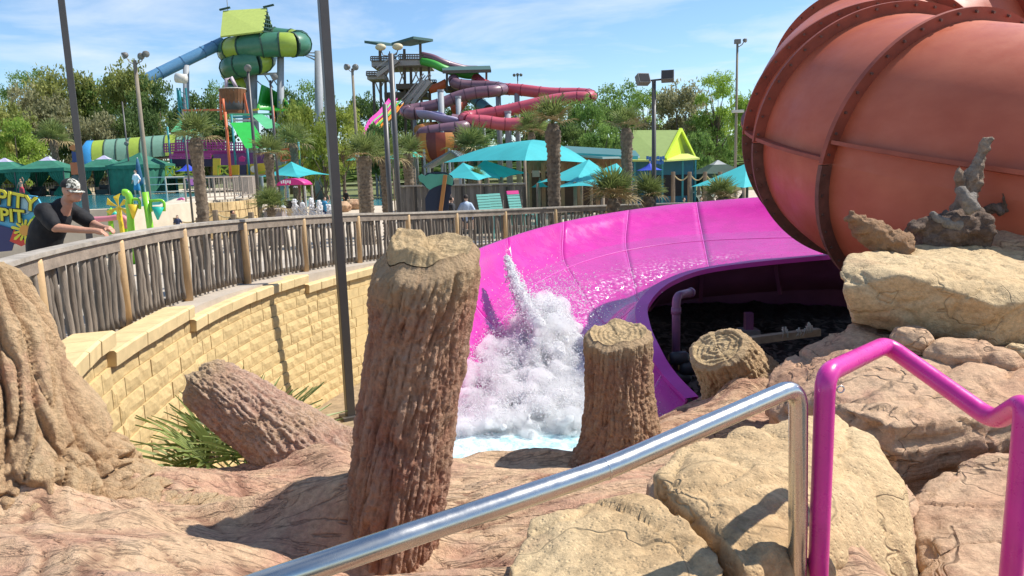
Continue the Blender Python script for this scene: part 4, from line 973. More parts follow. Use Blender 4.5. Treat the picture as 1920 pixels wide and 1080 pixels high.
wall = empty('retaining_wall', (-4.0, 10, -3.4), 'curved tan split-face block retaining wall with stepped caps below the fence', 'wall')
wo = wloc(wall)
bmesh_list = []
rr = np.random.default_rng(9)
for k in range(5):
    ny, nz_ = 6, 4; V_ = []; F2_ = []
    for j in range(nz_):
        for i in range(ny):
            x = -.5 + i / (ny - 1); z = j / (nz_ - 1); e = min(i, ny - 1 - i, j, nz_ - 1 - j)
            V_.append((x * (.978), (-.0 if e == 0 else .009 + rr.uniform(-.006, .008)), .016 + z * .958))
    for j in range(nz_ - 1):
        for i in range(ny - 1): a = j * ny + i; F2_.append((a, a + 1, a + ny + 1, a + ny))
    b0 = len(V_)
    V_ += [(-.489, -.25, .016), (.489, -.25, .016), (.489, -.25, .974), (-.489, -.25, .974)]
    F2_ += [tuple([b0 + 1, b0] + list(range(0, ny))), tuple([b0 + 3, b0 + 2] + [(nz_ - 1) * ny + i for i in range(ny - 1, -1, -1)]),
            tuple([b0, b0 + 3] + [j * ny for j in range(nz_ - 1, -1, -1)]), tuple([b0 + 2, b0 + 1] + [j * ny + ny - 1 for j in range(nz_)])]
    mb = MB().add(V_, F2_); me = mb.mesh('block'); bm = bmesh.new(); bm.from_mesh(me); bmesh.ops.recalc_face_normals(bm, faces=bm.faces[:]); bm.to_mesh(me); bm.free()
    me.materials.append(BLOCK_M); bmesh_list.append(me)
BH = .20; nblk = 0
rest = MB()
for c in range(15):
    for (sa_, sb_, zt) in SEGS:
        ztop = zt - .155 - c * BH
        if ztop - BH < -4.4: continue
        s = sa_ + (0 if sa_ == SEGS[0][0] else rnd.uniform(-.12, 0))
        while s < sb_:
            w = rnd.choice((.30, .45, .45, .40)); w = min(w, max(.12, sb_ - s))
            p, d, n = wall_at(s + w / 2, -.02 + .018 * c)
            vis = 6.2 < p.y < 15.2 and nblk < 300
            if vis:
                o = link('block', rnd.choice(bmesh_list), wall); nblk += 1
                o.location = p + Vector((0, 0, ztop - BH)) - wo + n * rnd.uniform(-.004, .008)
                o.rotation_euler = (0, 0, math.atan2(-d.y, -d.x)); o.scale = (w, 1, BH)
            else:
                rest.box(p + Vector((0, 0, ztop - BH / 2)) - n * .12, (w - .01, .26, BH - .008), (0, 0, math.atan2(-d.y, -d.x)))
            s += w
ro = rest.build('block_courses', BLOCK_M, wall); ro['kind'] = 'stuff'
for (sa_, sb_, zt) in SEGS:
    s = sa_ - .02
    while s < sb_ - .05:
        w = min(.46, sb_ - s); w = w if sb_ - s - w > .15 else sb_ - s
        p, d, n = wall_at(s + w / 2, 0)
        mb = MB(); m_ = Matrix.Rotation(math.atan2(d.y, d.x), 3, 'Z')
        p0, d0, n0 = wall_at(s + .003, 0); p1, d1, n1_ = wall_at(s + w - .003, 0)
        zb = zt - .155
        vs = []
        for (pp, nn) in ((p0, n0), (p1, n1_)):
            j = rnd.uniform(-.006, .008)
            vs += [pp + nn * (.065 + j) + Vector((0, 0, zb)), pp + nn * (.075 + j) + Vector((0, 0, zt - .02)), pp + nn * .05 + Vector((0, 0, zt)), pp - nn * .30 + Vector((0, 0, zt - .01)), pp - nn * .30 + Vector((0, 0, zb))]
        mb.add(vs, [(0, 1, 2, 3, 4)[::-1], (5, 6, 7, 8, 9)] + [(i, (i + 1) % 5, (i + 1) % 5 + 5, i + 5) for i in range(5)])
        mb.build('cap_block', CAP_M, wall)
        s += w
SOIL = pm('planter_soil', (.30, .22, .13), .95, .3, 8, bump=.6, bscale=25)
tag(MB().add([(-6, 4.0, -4.3), (1.4, 4.0, -4.3), (2.5, 21.5, -4.3), (-6, 21.5, -4.3)], [(0, 1, 2, 3)]).build('planter_ground', SOIL), None, None, None, 'structure')

# ================================================================== dark light poles
def square_pole(label, base, w, h, rz):
    o = empty('lamp_pole', base, label, 'pole', None)
    o.rotation_euler = (0, 0, rz)
    MB().box((0, 0, h / 2), (w, w, h)).build('shaft', POLE_M, o, world=False)
    MB().box((0, 0, .03), (w * 2.2, w * 2.2, .06)).build('base_plate', POLE_M, o, world=False)
    md = KIDS[o.name][0].modifiers.new('edge', 'BEVEL'); md.width = .008; md.segments = 2
    return o
b2 = U(655, 750, 12.8)
square_pole('dark square light pole standing in front of the block wall, behind the tall stump', Vector((b2.x, b2.y, -4.3)), .15, 9.6, .5)
b1_ = U(160, 380, 12.2)
square_pole('dark square light pole behind the leaning man at the fence', Vector((b1_.x, b1_.y, -3.1)), .098, 9.5, .5)
# ================================================================== man leaning on the fence
SKIN = pm('skin', (.50, .26, .17), .5, .10, 8, sss=.1)
SKIN_P = pm('skin_pale', (.58, .36, .26), .5, .08, 8)
SHIRT_B = pm('shirt_black', (.012, .012, .014), .8, .3, 12, bump=.3, bscale=18)
man = empty('person', (-5.45, 8.7, -1.69), 'man in black T-shirt, patterned cap and sunglasses leaning on the fence rail', 'person')
def limb(mb, pts, rs, seg=12):
    mb.tube(pts, rs, seg)
    for p, r in zip(pts, rs): mb.ball(p, r, 12, 8)
def V3(*a): return Vector(a)
body = MB()
pel, che, nek, hed = V3(-5.46, 8.72, -.78), V3(-5.27, 8.70, -.42), V3(-5.12, 8.68, -.25), V3(-5.01, 8.66, -.115)
limb(body, [pel, (pel + che) / 2 + V3(-.03, 0, .02), che, nek], [.16, .155, .15, .075])
limb(body, [nek + V3(-.02, 0, -.02), nek + V3(.03, 0, .05), hed + V3(-.03, 0, -.04)], [.07, .062, .06])
# head: skull, jaw, nose, ears
body.ball(hed + V3(-.012, 0, .03), (.098, .078, .105), 18, 14); body.ball(hed + V3(.025, 0, -.05), (.065, .058, .065), 16, 12)
body.ball(hed + V3(.055, 0, -.082), (.032, .036, .03), 10, 8); body.tube([hed + V3(.078, 0, .025), hed + V3(.108, 0, -.018), hed + V3(.085, 0, -.026)], [.012, .019, .014], 8)
body.ball(hed + V3(.078, 0, -.052), (.018, .03, .012), 10, 8)
for sy in (-1, 1): body.ball(hed + V3(-.012, sy * .079, -.005), (.024, .012, .034), 10, 8)
# arms
near = [V3(-5.27, 8.50, -.33), V3(-5.12, 8.44, -.50), V3(-4.80, 8.49, -.545), V3(-4.72, 8.50, -.55)]
far = [V3(-5.20, 8.90, -.32), V3(-5.00, 8.98, -.50), V3(-4.76, 8.74, -.53), V3(-4.69, 8.68, -.535)]
for arm in (near, far):
    limb(body, arm, [.075, .055, .036, .033])
def hand(mb, wrist, d, up, side, curl=.5):
    """palm, four fingers of unequal length and a thumb leaving the side of the palm"""
    d = d.normalized(); side = side.normalized(); up = up.normalized()
    pc = wrist + d * .05
    mb.tube([wrist, wrist + d * .03, wrist + d * .085], [.030, .036, .036], 10)
    for k, L in enumerate((.070, .078, .073, .058)):
        b = wrist + d * .085 + side * (.030 - .020 * k)
        p1 = b + d * L * .45 - up * L * .12 * curl; p2 = p1 + d * L * .28 - up * L * .34 * curl; p3 = p2 + d * L * .05 - up * L * .34 * curl
        mb.tube([b - d * .02, b, p1, p2, p3], [.0105, .0105, .0095, .0085, .007], 8); mb.ball(p3, .0072, 8, 6)
    b = wrist + d * .03 + side * .034
    mb.tube([b - side * .012, b + side * .02 + d * .018, b + side * .028 + d * .048 - up * .012], [.014, .0115, .0085], 8); mb.ball(b + side * .028 + d * .048 - up * .012, .0086, 8, 6)
hand(body, near[3], V3(.9, .1, -.25), V3(.2, 0, 1), V3(.1, 1, 0), 1.0)
hand(body, far[3], V3(.85, -.4, -.15), V3(.2, 0, 1), V3(-.35, -1, 0), .8)
# legs
for sy, kx in ((-.10, .02), (.10, -.03)):
    limb(body, [pel + V3(0, sy, -.08), V3(-5.47 + kx, 8.72 + sy * 1.2, -1.18), V3(-5.53 + kx, 8.72 + sy * 1.2, -1.60)], [.105, .07, .045])
    body.tube([V3(-5.57 + kx, 8.72 + sy * 1.2, -1.655), V3(-5.46 + kx, 8.72 + sy * 1.2, -1.66), V3(-5.36 + kx, 8.72 + sy * 1.2, -1.667)], [.035, .04, .03], 10)
place_mesh('body', fused(body, .0095, 3, .5), SKIN, man)
sh = MB()
limb(sh, [pel + V3(0, 0, -.06), pel + V3(.02, 0, .08), (pel + che) / 2 + V3(-.03, 0, .04), che + V3(0, 0, .01), nek + V3(-.045, 0, -.02)], [.185, .19, .19, .175, .095], 18)
limb(sh, [che + V3(-.0, -.02, .06), near[0] + V3(-.01, .02, .01), near[0] + (near[1] - near[0]) * .75], [.14, .105, .088])
limb(sh, [che + V3(-.0, .02, .06), far[0] + V3(-.01, -.02, .01), far[0] + (far[1] - far[0]) * .75], [.14, .105, .088])
shm = fused(sh, .014, 4, .5); V_, N_ = mesh_np(shm)
V_ = V_ + N_ * (.012 * fbm(np.stack([V_[:, 0] * 5 + V_[:, 2] * 6, V_[:, 1] * 4, V_[:, 2] * 4 - V_[:, 0] * 9], 1), 3, 4))[:, None]; shm.vertices.foreach_set('co', V_.ravel()); shm.update()
place_mesh('t_shirt', shm, SHIRT_B, man)
so = MB()
limb(so, [pel + V3(0, 0, -.02), pel + V3(0, 0, -.1)], [.18, .17], 14)
for sy in (-.10, .10): limb(so, [pel + V3(0, sy, -.1), V3(-5.47, 8.72 + sy * 1.2, -1.12)], [.125, .105])
place_mesh('shorts', fused(so, .016, 3, .5), pm('shorts_dark', (.05, .055, .07), .85, .2, 8), man)
for sy in (-.12, .12):
    MB().tube([V3(-5.60, 8.72 + sy, -1.655), V3(-5.46, 8.72 + sy, -1.655), V3(-5.36, 8.72 + sy, -1.66)], [.04, .047, .036], 10).build('shoe', plain('shoe_grey', (.12, .12, .12), .7), man, True)
# cap: crown panels and bill
tilt = Matrix.Rotation(R_(8), 3, 'Y')
cb = MB(); n_ = 9
cb.grid([[hed + V3(-.016, 0, .066) + tilt @ V3(.108 * math.cos(t) * math.cos(p), .088 * math.sin(t) * math.cos(p), .098 * math.sin(p)) for t in np.linspace(-PI * .5, PI * .5, 15)] for p in np.linspace(-.12, PI / 2 - .02, n_)])
cap_m = pm('cap_camo', (.06, .065, .05), .85, .1, 34, col2=(.62, .60, .52), ramp=(.46, .54))
cap = cb.build('cap_front', cap_m, man, True)
cb = MB()
cb.grid([[hed + V3(-.016, 0, .066) + tilt @ V3(.1085 * math.cos(t) * math.cos(p), .088 * math.sin(t) * math.cos(p), .098 * math.sin(p)) for t in np.linspace(PI * .5, PI * 1.5, 15)] for p in np.linspace(-.12, PI / 2 - .02, n_)])
cb.build('cap_back', plain('cap_mesh', (.02, .02, .02), .9), man, True)
cb = MB()
for dz in (0, -.006): cb.grid([[hed + V3(-.016, 0, .060 + dz) + tilt @ V3(.10 * math.cos(t) + e * .066 * (math.cos(t) ** .6 if math.cos(t) > 0 else 0), .087 * math.sin(t), -.012 - e * .022 - .012 * abs(math.sin(t))) for t in np.linspace(-1.35, 1.35, 15)] for e in np.linspace(0, 1, 5)])
cb.build('cap_bill', cap_m, cap, True)
gb = MB()
for sy in (-1, 1):
    gb.poly([hed + V3(.083 - .012 * abs(k[0]) / .03, sy * (.034 + k[0]), .018 + k[1]) for k in ((-.026, .014), (.026, .016), (.030, .0), (.018, -.02), (-.012, -.02), (-.024, -.006))], V3(.005, 0, 0))
    gb.bar(hed + V3(.072, sy * .066, .026), hed + V3(-.01, sy * .084, .02), .005, .011)
gb.bar(hed + V3(.088, -.01, .024), hed + V3(.088, .01, .024), .006, .006)
gb.build('sunglasses', plain('glasses_black', (.008, .008, .01), .12, spec=.6), man)

# ================================================================== park sign beside him
SIGN_L = 'cut-out park sign with yellow bubble lettering and a sun flower, left of the man'
sg = empty('park_sign', U(30, 520, 9.6), SIGN_L, 'sign')
BL = plain('sign_blue', (.10, .42, .62), .45); YL = plain('sign_yellow', (.72, .66, .05), .45); DK = plain('sign_dark', (.035, .045, .05), .5); NAVY = plain('sign_navy', (.035, .04, .13), .5)
GRN = plain('sign_green', (.16, .50, .06), .5); RED_S = plain('sign_red', (.60, .06, .04), .5); OR_S = plain('sign_orange', (.70, .33, .06), .5); PALE = plain('sign_pale', (.35, .56, .62), .4)
SD = 9.6
def sp_(pts, d): return [U(px, py, d) for px, py in pts]
TH = V3(0, .03, 0)
MB().poly(sp_([(-120, 372), (-20, 362), (40, 364), (68, 368), (76, 382), (72, 400), (84, 408), (90, 402), (98, 412), (90, 420), (104, 430), (96, 452), (-120, 470)], SD), TH).build('panel', BL, sg)
MB().poly(sp_([(46 + 15 * math.cos(t), 384 + 18 * math.sin(t)) for t in np.linspace(0, 2 * PI, 19)[:-1]], SD - .02) , V3(0, .015, 0)).build('bubble', PALE, sg)
MB().poly(sp_([(-60, 448), (-50, 425), (-5, 421), (20, 428), (30, 440), (22, 470), (-60, 478)], SD - .022), V3(0, .012, 0)).build('name_plate', NAVY, sg)
fcx, fcy = 46, 432
fl = MB()
for k in range(13):
    t = 2 * PI * k / 13; r0, r1 = 8, 24 if k % 2 else 19
    fl.poly(sp_([(fcx + r0 * math.cos(t - .22), fcy + r0 * math.sin(t - .22)), (fcx + r1 * math.cos(t - .12), fcy + r1 * math.sin(t - .12)), (fcx + r1 * 1.12 * math.cos(t), fcy + r1 * 1.12 * math.sin(t)), (fcx + r1 * math.cos(t + .12), fcy + r1 * math.sin(t + .12)), (fcx + r0 * math.cos(t + .22), fcy + r0 * math.sin(t + .22))], SD - .034 - .003 * (k % 2)), V3(0, .008, 0))
fl.build('flower_petals', YL, sg)
MB().poly(sp_([(fcx + 10 * math.cos(t), fcy + 10 * math.sin(t)) for t in np.linspace(0, 2 * PI, 17)[:-1]], SD - .045), V3(0, .01, 0)).build('flower_center', OR_S, sg)
MB().poly(sp_([(18, 452), (26, 430), (40, 446), (52, 456), (40, 462)], SD - .028), V3(0, .008, 0)).build('red_leaf', RED_S, sg)
MB().poly(sp_([(54, 414), (64, 404), (74, 416), (78, 432), (66, 430), (60, 422)], SD - .028), V3(0, .008, 0)).build('green_leaf', GRN, sg)
def letters(txt, px, py, h, rot, name, ch_off=0):
    """extruded lettering: dark backing and yellow face, set along a slight arc"""
    cu = bpy.data.curves.new('lettering', 'FONT'); cu.body = txt; cu.size = h * SD / FPX * 1.38; cu.extrude = .006; cu.offset = ch_off; cu.shear = -.08; cu.space_character = 1.02; cu.align_x = 'RIGHT'
    ob = bpy.data.objects.new('lettering', cu); COL.objects.link(ob)
    dg = bpy.context.evaluated_depsgraph_get(); dg.update(); me = bpy.data.meshes.new_from_object(ob.evaluated_get(dg)); bpy.data.objects.remove(ob)
    p = U(px, py, SD - (.052 if ch_off < .01 else .036))
    me.transform(Matrix.Translation(p - wloc(sg)) @ Matrix.Rotation(rot, 4, 'Y') @ Matrix.Rotation(PI / 2, 4, 'X'))
    return me
for txt, px, py, h, rot in (('PPITY', 68, 397, 27, .26), ('PPIT', 47, 418, 24, .14)):
    for nm, mt, off in (('letter_backing', DK, .016), ('lettering', YL, .005)):
        me = letters(txt, px, py, h, rot, nm, off); me.materials.clear(); me.materials.append(mt); link(nm, me, sg)
for px in (-60, 85):
    p = U(px, 440, SD + .06); MB().bar((p.x, p.y, -1.7), (p.x, p.y, p.z + .1), .06, .06).build('post', DK, sg)
# ================================================================== ground beyond the fence
PLAZA = pm('plaza_concrete', (.46, .38, .29), .9, .12, .25, col2=(.56, .48, .38), bump=.1, bscale=3)
inner = [Vector((-7.5, -6, 0))] + [fp[i] - side_of(i, fp) * 2.3 for i in range(0, len(fp), 5)] + [Vector((11, 26.8, 0)), Vector((14, 25, 0)), Vector((14, -6, 0))]
dirs = [Vector((-1, -.6, 0))] + [-side_of(i, fp) for i in range(0, len(fp), 5)] + [Vector((.4, 1, 0)), Vector((1, .6, 0)), Vector((1, -.6, 0))]
rw = [[Vector((p.x, p.y, GROUND)) + d.normalized() * r for r in (0, 20, 120, 2600)] for p, d in zip(inner, dirs)]
tag(MB().grid(rw).build('ground', PLAZA), None, None, None, 'structure')
GRASS = pm('lawn', (.10, .13, .035), .95, .3, .4, col2=(.20, .20, .07))
tag(MB().add([(-130, 84, GROUND + .02), (150, 84, GROUND + .02), (300, 700, GROUND + .02), (-300, 700, GROUND + .02)], [(0, 1, 2, 3)]).build('lawn', GRASS), None, None, None, 'structure')

# raised pool terrace on the left
TZ = -1.12
def P(px, d, z): return G(px, d, z)
BLUEW = watermat('blue_pool', (.045, .30, .36), .5, 1.6)
COPING = pm('coping', (.58, .50, .38), .85, .1, 2)
ter = [P(-180, 29.5, TZ), P(240, 30.5, TZ), P(310, 33, TZ), P(395, 38, TZ), P(450, 40, TZ), P(478, 44, TZ), P(474, 52, TZ), P(440, 70, TZ), P(420, 84, TZ), P(-260, 84, TZ)]
top_ = MB().poly(ter, (0, 0, -2.0)); tag(top_.build('pool_terrace', COPING), None, None, None, 'structure')
wpts = [P(-150, 30.2, TZ + .03), P(235, 31.2, TZ + .03), P(300, 34, TZ + .03), P(330, 44, TZ + .03), P(385, 50, TZ + .03), P(385, 64, TZ + .03), P(-150, 64, TZ + .03)]
tag(MB().poly(wpts, (0, 0, -.02)).build('terrace_pool_water', BLUEW), None, None, None, 'structure')
wp2 = [P(500, 76, GROUND + .03), P(720, 72, GROUND + .03), P(720, 92, GROUND + .03), P(520, 95, GROUND + .03)]
tag(MB().poly(wp2, (0, 0, -.01)).build('river_water', BLUEW), None, None, None, 'structure')
wp3 = [P(1240, 62, GROUND + .03), P(1330, 60, GROUND + .03), P(1350, 80, GROUND + .03), P(1230, 84, GROUND + .03)]
tag(MB().poly(wp3, (0, 0, -.01)).build('wading_pool_water', watermat('pale_water', (.45, .50, .42), .3, 2)), None, None, None, 'structure')
# stone facing of the terrace corner: separate rough stones
STONE = pm('stone_face', (.50, .36, .18), .9, .25, 3, bump=.6, bscale=14, rand=.2)
sw = empty('stone_wall', P(440, 39, -3.1), 'rough tan stone facing below the curved pool railing', 'wall'); rs_ = random.Random(4)
arc = catmull([P(300, 36.6, 0), P(395, 37.7, 0), P(450, 39.6, 0), P(481, 43.8, 0)], 14)
acc = 0; i = 0
for c in range(4):
    i = 0
    while i < len(arc) - 2:
        j = min(len(arc) - 1, i + rs_.choice((1, 2, 2))); a, b = arc[i], arc[j]; m_ = (a + b) / 2; L = (b - a).length
        MB().box((m_.x, m_.y - .05, -1.2 - .24 - c * .46), (L * .95, .35 + rs_.uniform(-.05, .05), .43), (0, 0, math.atan2(b.y - a.y, b.x - a.x))).build('stone', STONE, sw)
        i = j
def railing(label, pts, z0, h, mat, every=1.6, bar=.22, top=.05, name='railing', rails=2, vis=.03):
    """posts, top and bottom rail and upright bars along a polyline"""
    o = empty(name, (pts[0].x, pts[0].y, z0), label, 'railing')
    for a, b in zip(pts[:-1], pts[1:]):
        a0, b0 = Vector((a.x, a.y, z0)), Vector((b.x, b.y, z0)); L = (b0 - a0).length
        for k in range(rails): MB().bar(a0 + Vector((0, 0, h * (1 - k * .85 / max(1, rails - 1)) if rails > 1 else h)), b0 + Vector((0, 0, h * (1 - k * .85 / max(1, rails - 1)) if rails > 1 else h)), top, top).build('rail', mat, o)
        MB().bar(a0, a0 + Vector((0, 0, h)), top * 1.3, top * 1.3).build('post', mat, o)
        if bar:
            n = max(1, int(L / bar)); m_ = MB()
            for k in range(1, n): q = a0.lerp(b0, k / n); m_.bar(q + Vector((0, 0, h * .12)), q + Vector((0, 0, h)), vis, vis)
            pb = m_.build('bars', mat, o) if n > 1 else None
            if pb: pb['kind'] = 'stuff'
    b0 = Vector((pts[-1].x, pts[-1].y, z0)); MB().bar(b0, b0 + Vector((0, 0, h)), top * 1.3, top * 1.3).build('post', mat, o)
    return o
RAIL_T = plain('rail_taupe', (.36, .30, .25), .6); RAIL_W = plain('rail_pale', (.55, .52, .46), .6)
railing('taupe pool railing curving round the terrace corner', catmull([P(345, 37.2, 0), P(400, 38.2, 0), P(452, 40, 0), P(476, 44, 0), P(468, 52, 0), P(420, 58, 0), P(345, 60, 0)], 3), TZ, 1.15, RAIL_T, bar=.20, vis=.035)
railing('pale double rail along the far side of the left pool', [P(270, 58, 0), P(310, 58, 0), P(345, 59, 0), P(382, 60, 0)], TZ, 1.3, RAIL_W, bar=0, top=.07, rails=3)

# ================================================================== trees
LEAFC = {'olive': ((0.169, 0.211, 0.051), (0.405, 0.405, 0.126)), 'bright': ((0.176, 0.297, 0.041), (0.432, 0.567, 0.108)), 'dark': ((0.070, 0.131, 0.039), (0.194, 0.272, 0.079)), 'yellow': ((.19, .25, .035), (.40, .45, .10)), 'mid': ((0.106, 0.211, 0.049), (0.308, 0.438, 0.114)), 'grey': ((0.220, 0.227, 0.110), (0.490, 0.456, 0.254))}
LEAFM = {k: pm('leaf_' + k, a, .6, .2, .55, col2=b, trans=.5, rand=.10, detail=8, ramp=(.38, .62), spec=.3) for k, (a, b) in LEAFC.items()}
TRUNK_M = pm('tree_bark', (.12, .095, .07), .9, .3, 3, bump=.5, bscale=6)
def crown_mesh(seed, n_lobes, n_leaf, leaf, squash, airy=0.0):
    """unit crown about 2 wide: many leaf-sized faces in clumps set on the lobes of the crown"""
    r = np.random.default_rng(seed); L = []
    for k in range(n_lobes):
        th = r.uniform(0, 2 * PI); u = r.uniform(-.65, 1); rad = r.uniform(.35, .78) * math.sqrt(max(.1, 1 - .6 * u * u)); L.append((rad * math.cos(th), rad * math.sin(th), u * squash * .75, r.uniform(.20, .42)))
    L = np.array(L); per = 14; nc = n_leaf // per
    li = r.integers(0, n_lobes, nc); d = r.normal(0, 1, (nc, 3)); d /= np.linalg.norm(d, axis=1)[:, None]; d[:, 2] = np.where(d[:, 2] < -.3, -d[:, 2] * .5, d[:, 2])
    rr = L[li, 3][:, None] * (r.uniform(.55, 1.08, (nc, 1)) ** .6 + airy * r.normal(0, .25, (nc, 1)))
    cc = L[li, :3] + d * rr * np.array([1, 1, .8])
    pc = np.repeat(cc, per, 0) + r.normal(0, .050 + .03 * airy, (nc * per, 3)) * np.array([1, 1, .7])
    N = len(pc); a = r.normal(0, 1, (N, 3)); a /= np.linalg.norm(a, axis=1)[:, None]; b = np.cross(a, r.normal(0, 1, (N, 3))); b /= np.linalg.norm(b, axis=1)[:, None]
    s = leaf * r.uniform(.6, 1.3, (N, 1))
    V = np.stack([pc - a * s, pc + b * s * .55, pc + a * s * 1.1, pc - b * s * .55], 1).reshape(-1, 3)
    F = np.arange(N * 4).reshape(-1, 4)
    return V, F, L
CROWNS = {}
def crown_data(key):
    if key not in CROWNS:
        sd, nl, nf, lf, sq, ai = {'oak': (1, 26, 9000, .034, .8, .1), 'oak2': (2, 22, 9000, .036, .9, .15), 'round': (3, 18, 8000, .036, 1.0, .05), 'airy': (4, 20, 3600, .034, 1.15, .9), 'tall': (5, 24, 8000, .034, 1.5, .25), 'bush': (6, 14, 4500, .05, .7, .1)}[key]
        V, F, L = crown_mesh(sd, nl, nf, lf, sq, ai)
        t = np_mesh('crown', V, F, TRUNK_M, None, False); me = t.data; bpy.data.objects.remove(t); me.materials.clear(); me.materials.append(None)
        CROWNS[key] = (me, L, sq)
    return CROWNS[key]
def tree(label, px, ytop, d, wpx, key, col, base_z=GROUND, hfrac=.72, cat='tree', name='tree', group=None, rot=0):
    """ytop: where the top of the crown shows, wpx: how wide the crown shows"""
    g = G(px, d, base_z); top = U(px, ytop, d).z; R = wpx * d / FPX / 2; H = top - base_z
    o = empty(name, g, label, cat, group); me, L, sq = crown_data(key)
    ch = H * hfrac / 2; cz = H - ch * .98
    c = link('crown', me, o); c.material_slots[0].link = 'OBJECT'; c.material_slots[0].material = LEAFM[col]
    c.location = (0, 0, cz); c.scale = (R, R, ch / (sq * 1.0)); c.rotation_euler = (0, 0, rot)
    M = Matrix.Rotation(rot, 3, 'Z'); tr_ = MB(); r0 = max(.10, R * .07)
    tr_.tube([(0, 0, -.1), (0, 0, H * .15), (R * .04, 0, cz - ch * .55), (0, R * .03, cz + ch * .1)], [r0 * 1.4, r0, r0 * .8, r0 * .35], 8)
    for q in L[::2]:
        e = M @ Vector((q[0] * R * .9, q[1] * R * .9, q[2] / sq * ch * .9)) + Vector((0, 0, cz)); s_ = Vector((0, 0, cz - ch * (.75 if q[2] < 0 else .3)))
        tr_.tube([s_, s_.lerp(e, .5) + Vector((0, 0, .06 * R)), e], [r0 * .5, r0 * .32, r0 * .1], 5)
    tr_.build('trunk', TRUNK_M, o, True, world=False)
    return o
TREES = [
 ('pale green oak at the far left edge of the tree line', 10, 185, 74, 150, 'oak', 'olive', .9),
 ('bright leafy tree standing low behind the leftmost cabana', 45, 215, 70, 110, 'round', 'bright', .95),
 ('grey-green oak behind the first cabanas from the left', 92, 155, 84, 140, 'oak2', 'grey', .85),
 ('sparse spring tree showing above the left tree line', 72, 122, 100, 90, 'airy', 'mid', .5),
 ('big olive oak directly behind the leaning man and the dark pole', 150, 132, 88, 150, 'oak', 'olive', .85),
 ('dark green oak between the dark pole and the wooden lamp pole', 212, 142, 90, 120, 'oak2', 'mid', .85),
 ('olive oak hiding the foot of the blue chute', 262, 124, 86, 130, 'oak', 'olive', .88),
 ('dark oak right of the three-headed lamp pole', 308, 136, 84, 100, 'round', 'dark', .92),
 ('low shady tree below the blue chute', 195, 205, 78, 110, 'oak2', 'grey', .95),
 ('low dark tree behind the green tunnel slide', 275, 205, 80, 110, 'oak', 'dark', .95),
 ('dark background tree right of the three-headed lamp pole, behind the play tower', 385, 165, 118, 110, 'oak2', 'dark', .9),
 ('airy tree left of the spiral tube tower', 425, 148, 125, 70, 'airy', 'mid', .7),
 ('dark tree right of the spiral tube tower', 548, 158, 125, 90, 'oak2', 'dark', .9),
 ('tall airy tree behind the dark light pole in the middle', 600, 138, 120, 90, 'airy', 'mid', .8),
 ('yellow-green tree right of the colourful play tower', 572, 195, 62, 85, 'oak', 'yellow', .85),
 ('yellow-green tree between dark pole and stair tower', 648, 188, 66, 90, 'oak2', 'yellow', .85),
 ('yellow-green bush below the rainbow slide lanes', 612, 225, 58, 80, 'round', 'yellow', .95),
 ('dark tree behind the stair tower', 690, 180, 140, 90, 'oak', 'dark', .9),
 ('dark tree behind the purple tubes', 770, 195, 150, 110, 'oak2', 'dark', .9),
 ('dark tree behind the red tubes', 880, 196, 150, 120, 'oak', 'dark', .9),
 ('dark tree under the red tubes', 985, 190, 140, 110, 'oak2', 'mid', .9),
 ('mid green tree right of the shaggy palm', 1095, 186, 88, 90, 'oak', 'mid', .92),
 ('sparse budding tree above the right tree line', 1150, 145, 96, 110, 'airy', 'mid', .75),
 ('green tree behind the right-hand shaggy palm', 1155, 178, 92, 110, 'oak2', 'mid', .92),
 ('pale tree behind the twin floodlights', 1210, 160, 98, 80, 'tall', 'bright', .85),
 ('grey-green tree behind the lime-roofed building', 1270, 162, 90, 140, 'oak', 'grey', .9),
 ('bright green tree beside the tall thin lamp pole', 1342, 130, 84, 90, 'tall', 'bright', .85),
 ('bright green tree at the edge of the orange tube', 1398, 165, 80, 80, 'oak2', 'bright', .9),
 ('dark tree behind the dark right-hand cabana', 1330, 205, 86, 110, 'oak2', 'mid', .95),
 ('low dark tree behind the brown building', 1060, 225, 80, 100, 'oak', 'dark', .95),
 ('low dark tree left of the lime-roofed building', 1130, 228, 78, 100, 'round', 'mid', .95),
]
for k, (lab, px, yt, d, w, key, col, hf) in enumerate(TREES): tree(lab, px, yt, d, w, key, col, GROUND, hf, rot=k * 1.3)
for k, (lab, px, yt, d, w, col) in enumerate((('dark hedge bush behind the first cabanas', 40, 268, 76, 120, 'dark'), ('dark hedge bush behind the green tunnel slide mouth', 150, 265, 78, 110, 'dark'), ('dark hedge bush behind the play tower', 400, 225, 90, 130, 'dark'), ('round bush below the yellow-green trees', 590, 265, 66, 80, 'mid'), ('dark bush beside the rainbow slide lanes', 720, 240, 90, 90, 'dark'), ('dark bush under the purple tubes', 900, 240, 118, 120, 'dark'), ('dark bush under the ends of the red tubes', 1020, 238, 110, 110, 'dark'), ('bush left of the lime-roofed building', 1180, 262, 74, 90, 'mid'), ('bush right of the lime-roofed building', 1310, 255, 74, 80, 'mid'))):
    tree(lab, px, yt, d, w, 'bush', col, GROUND, 1.0, 'bush', 'bush', rot=k * 2.1)
# far wood closing the horizon
V, F, L = crown_mesh(77, 60, 14000, .03, .35, .2)
V = V * np.array([190, 26, 11.0]) + np.array([20, 205, GROUND + 3.0])
tag(np_mesh('far_wood', V, F, LEAFM['dark'], None, False), 'dark distant wood behind the slides', 'wood', None, 'stuff')

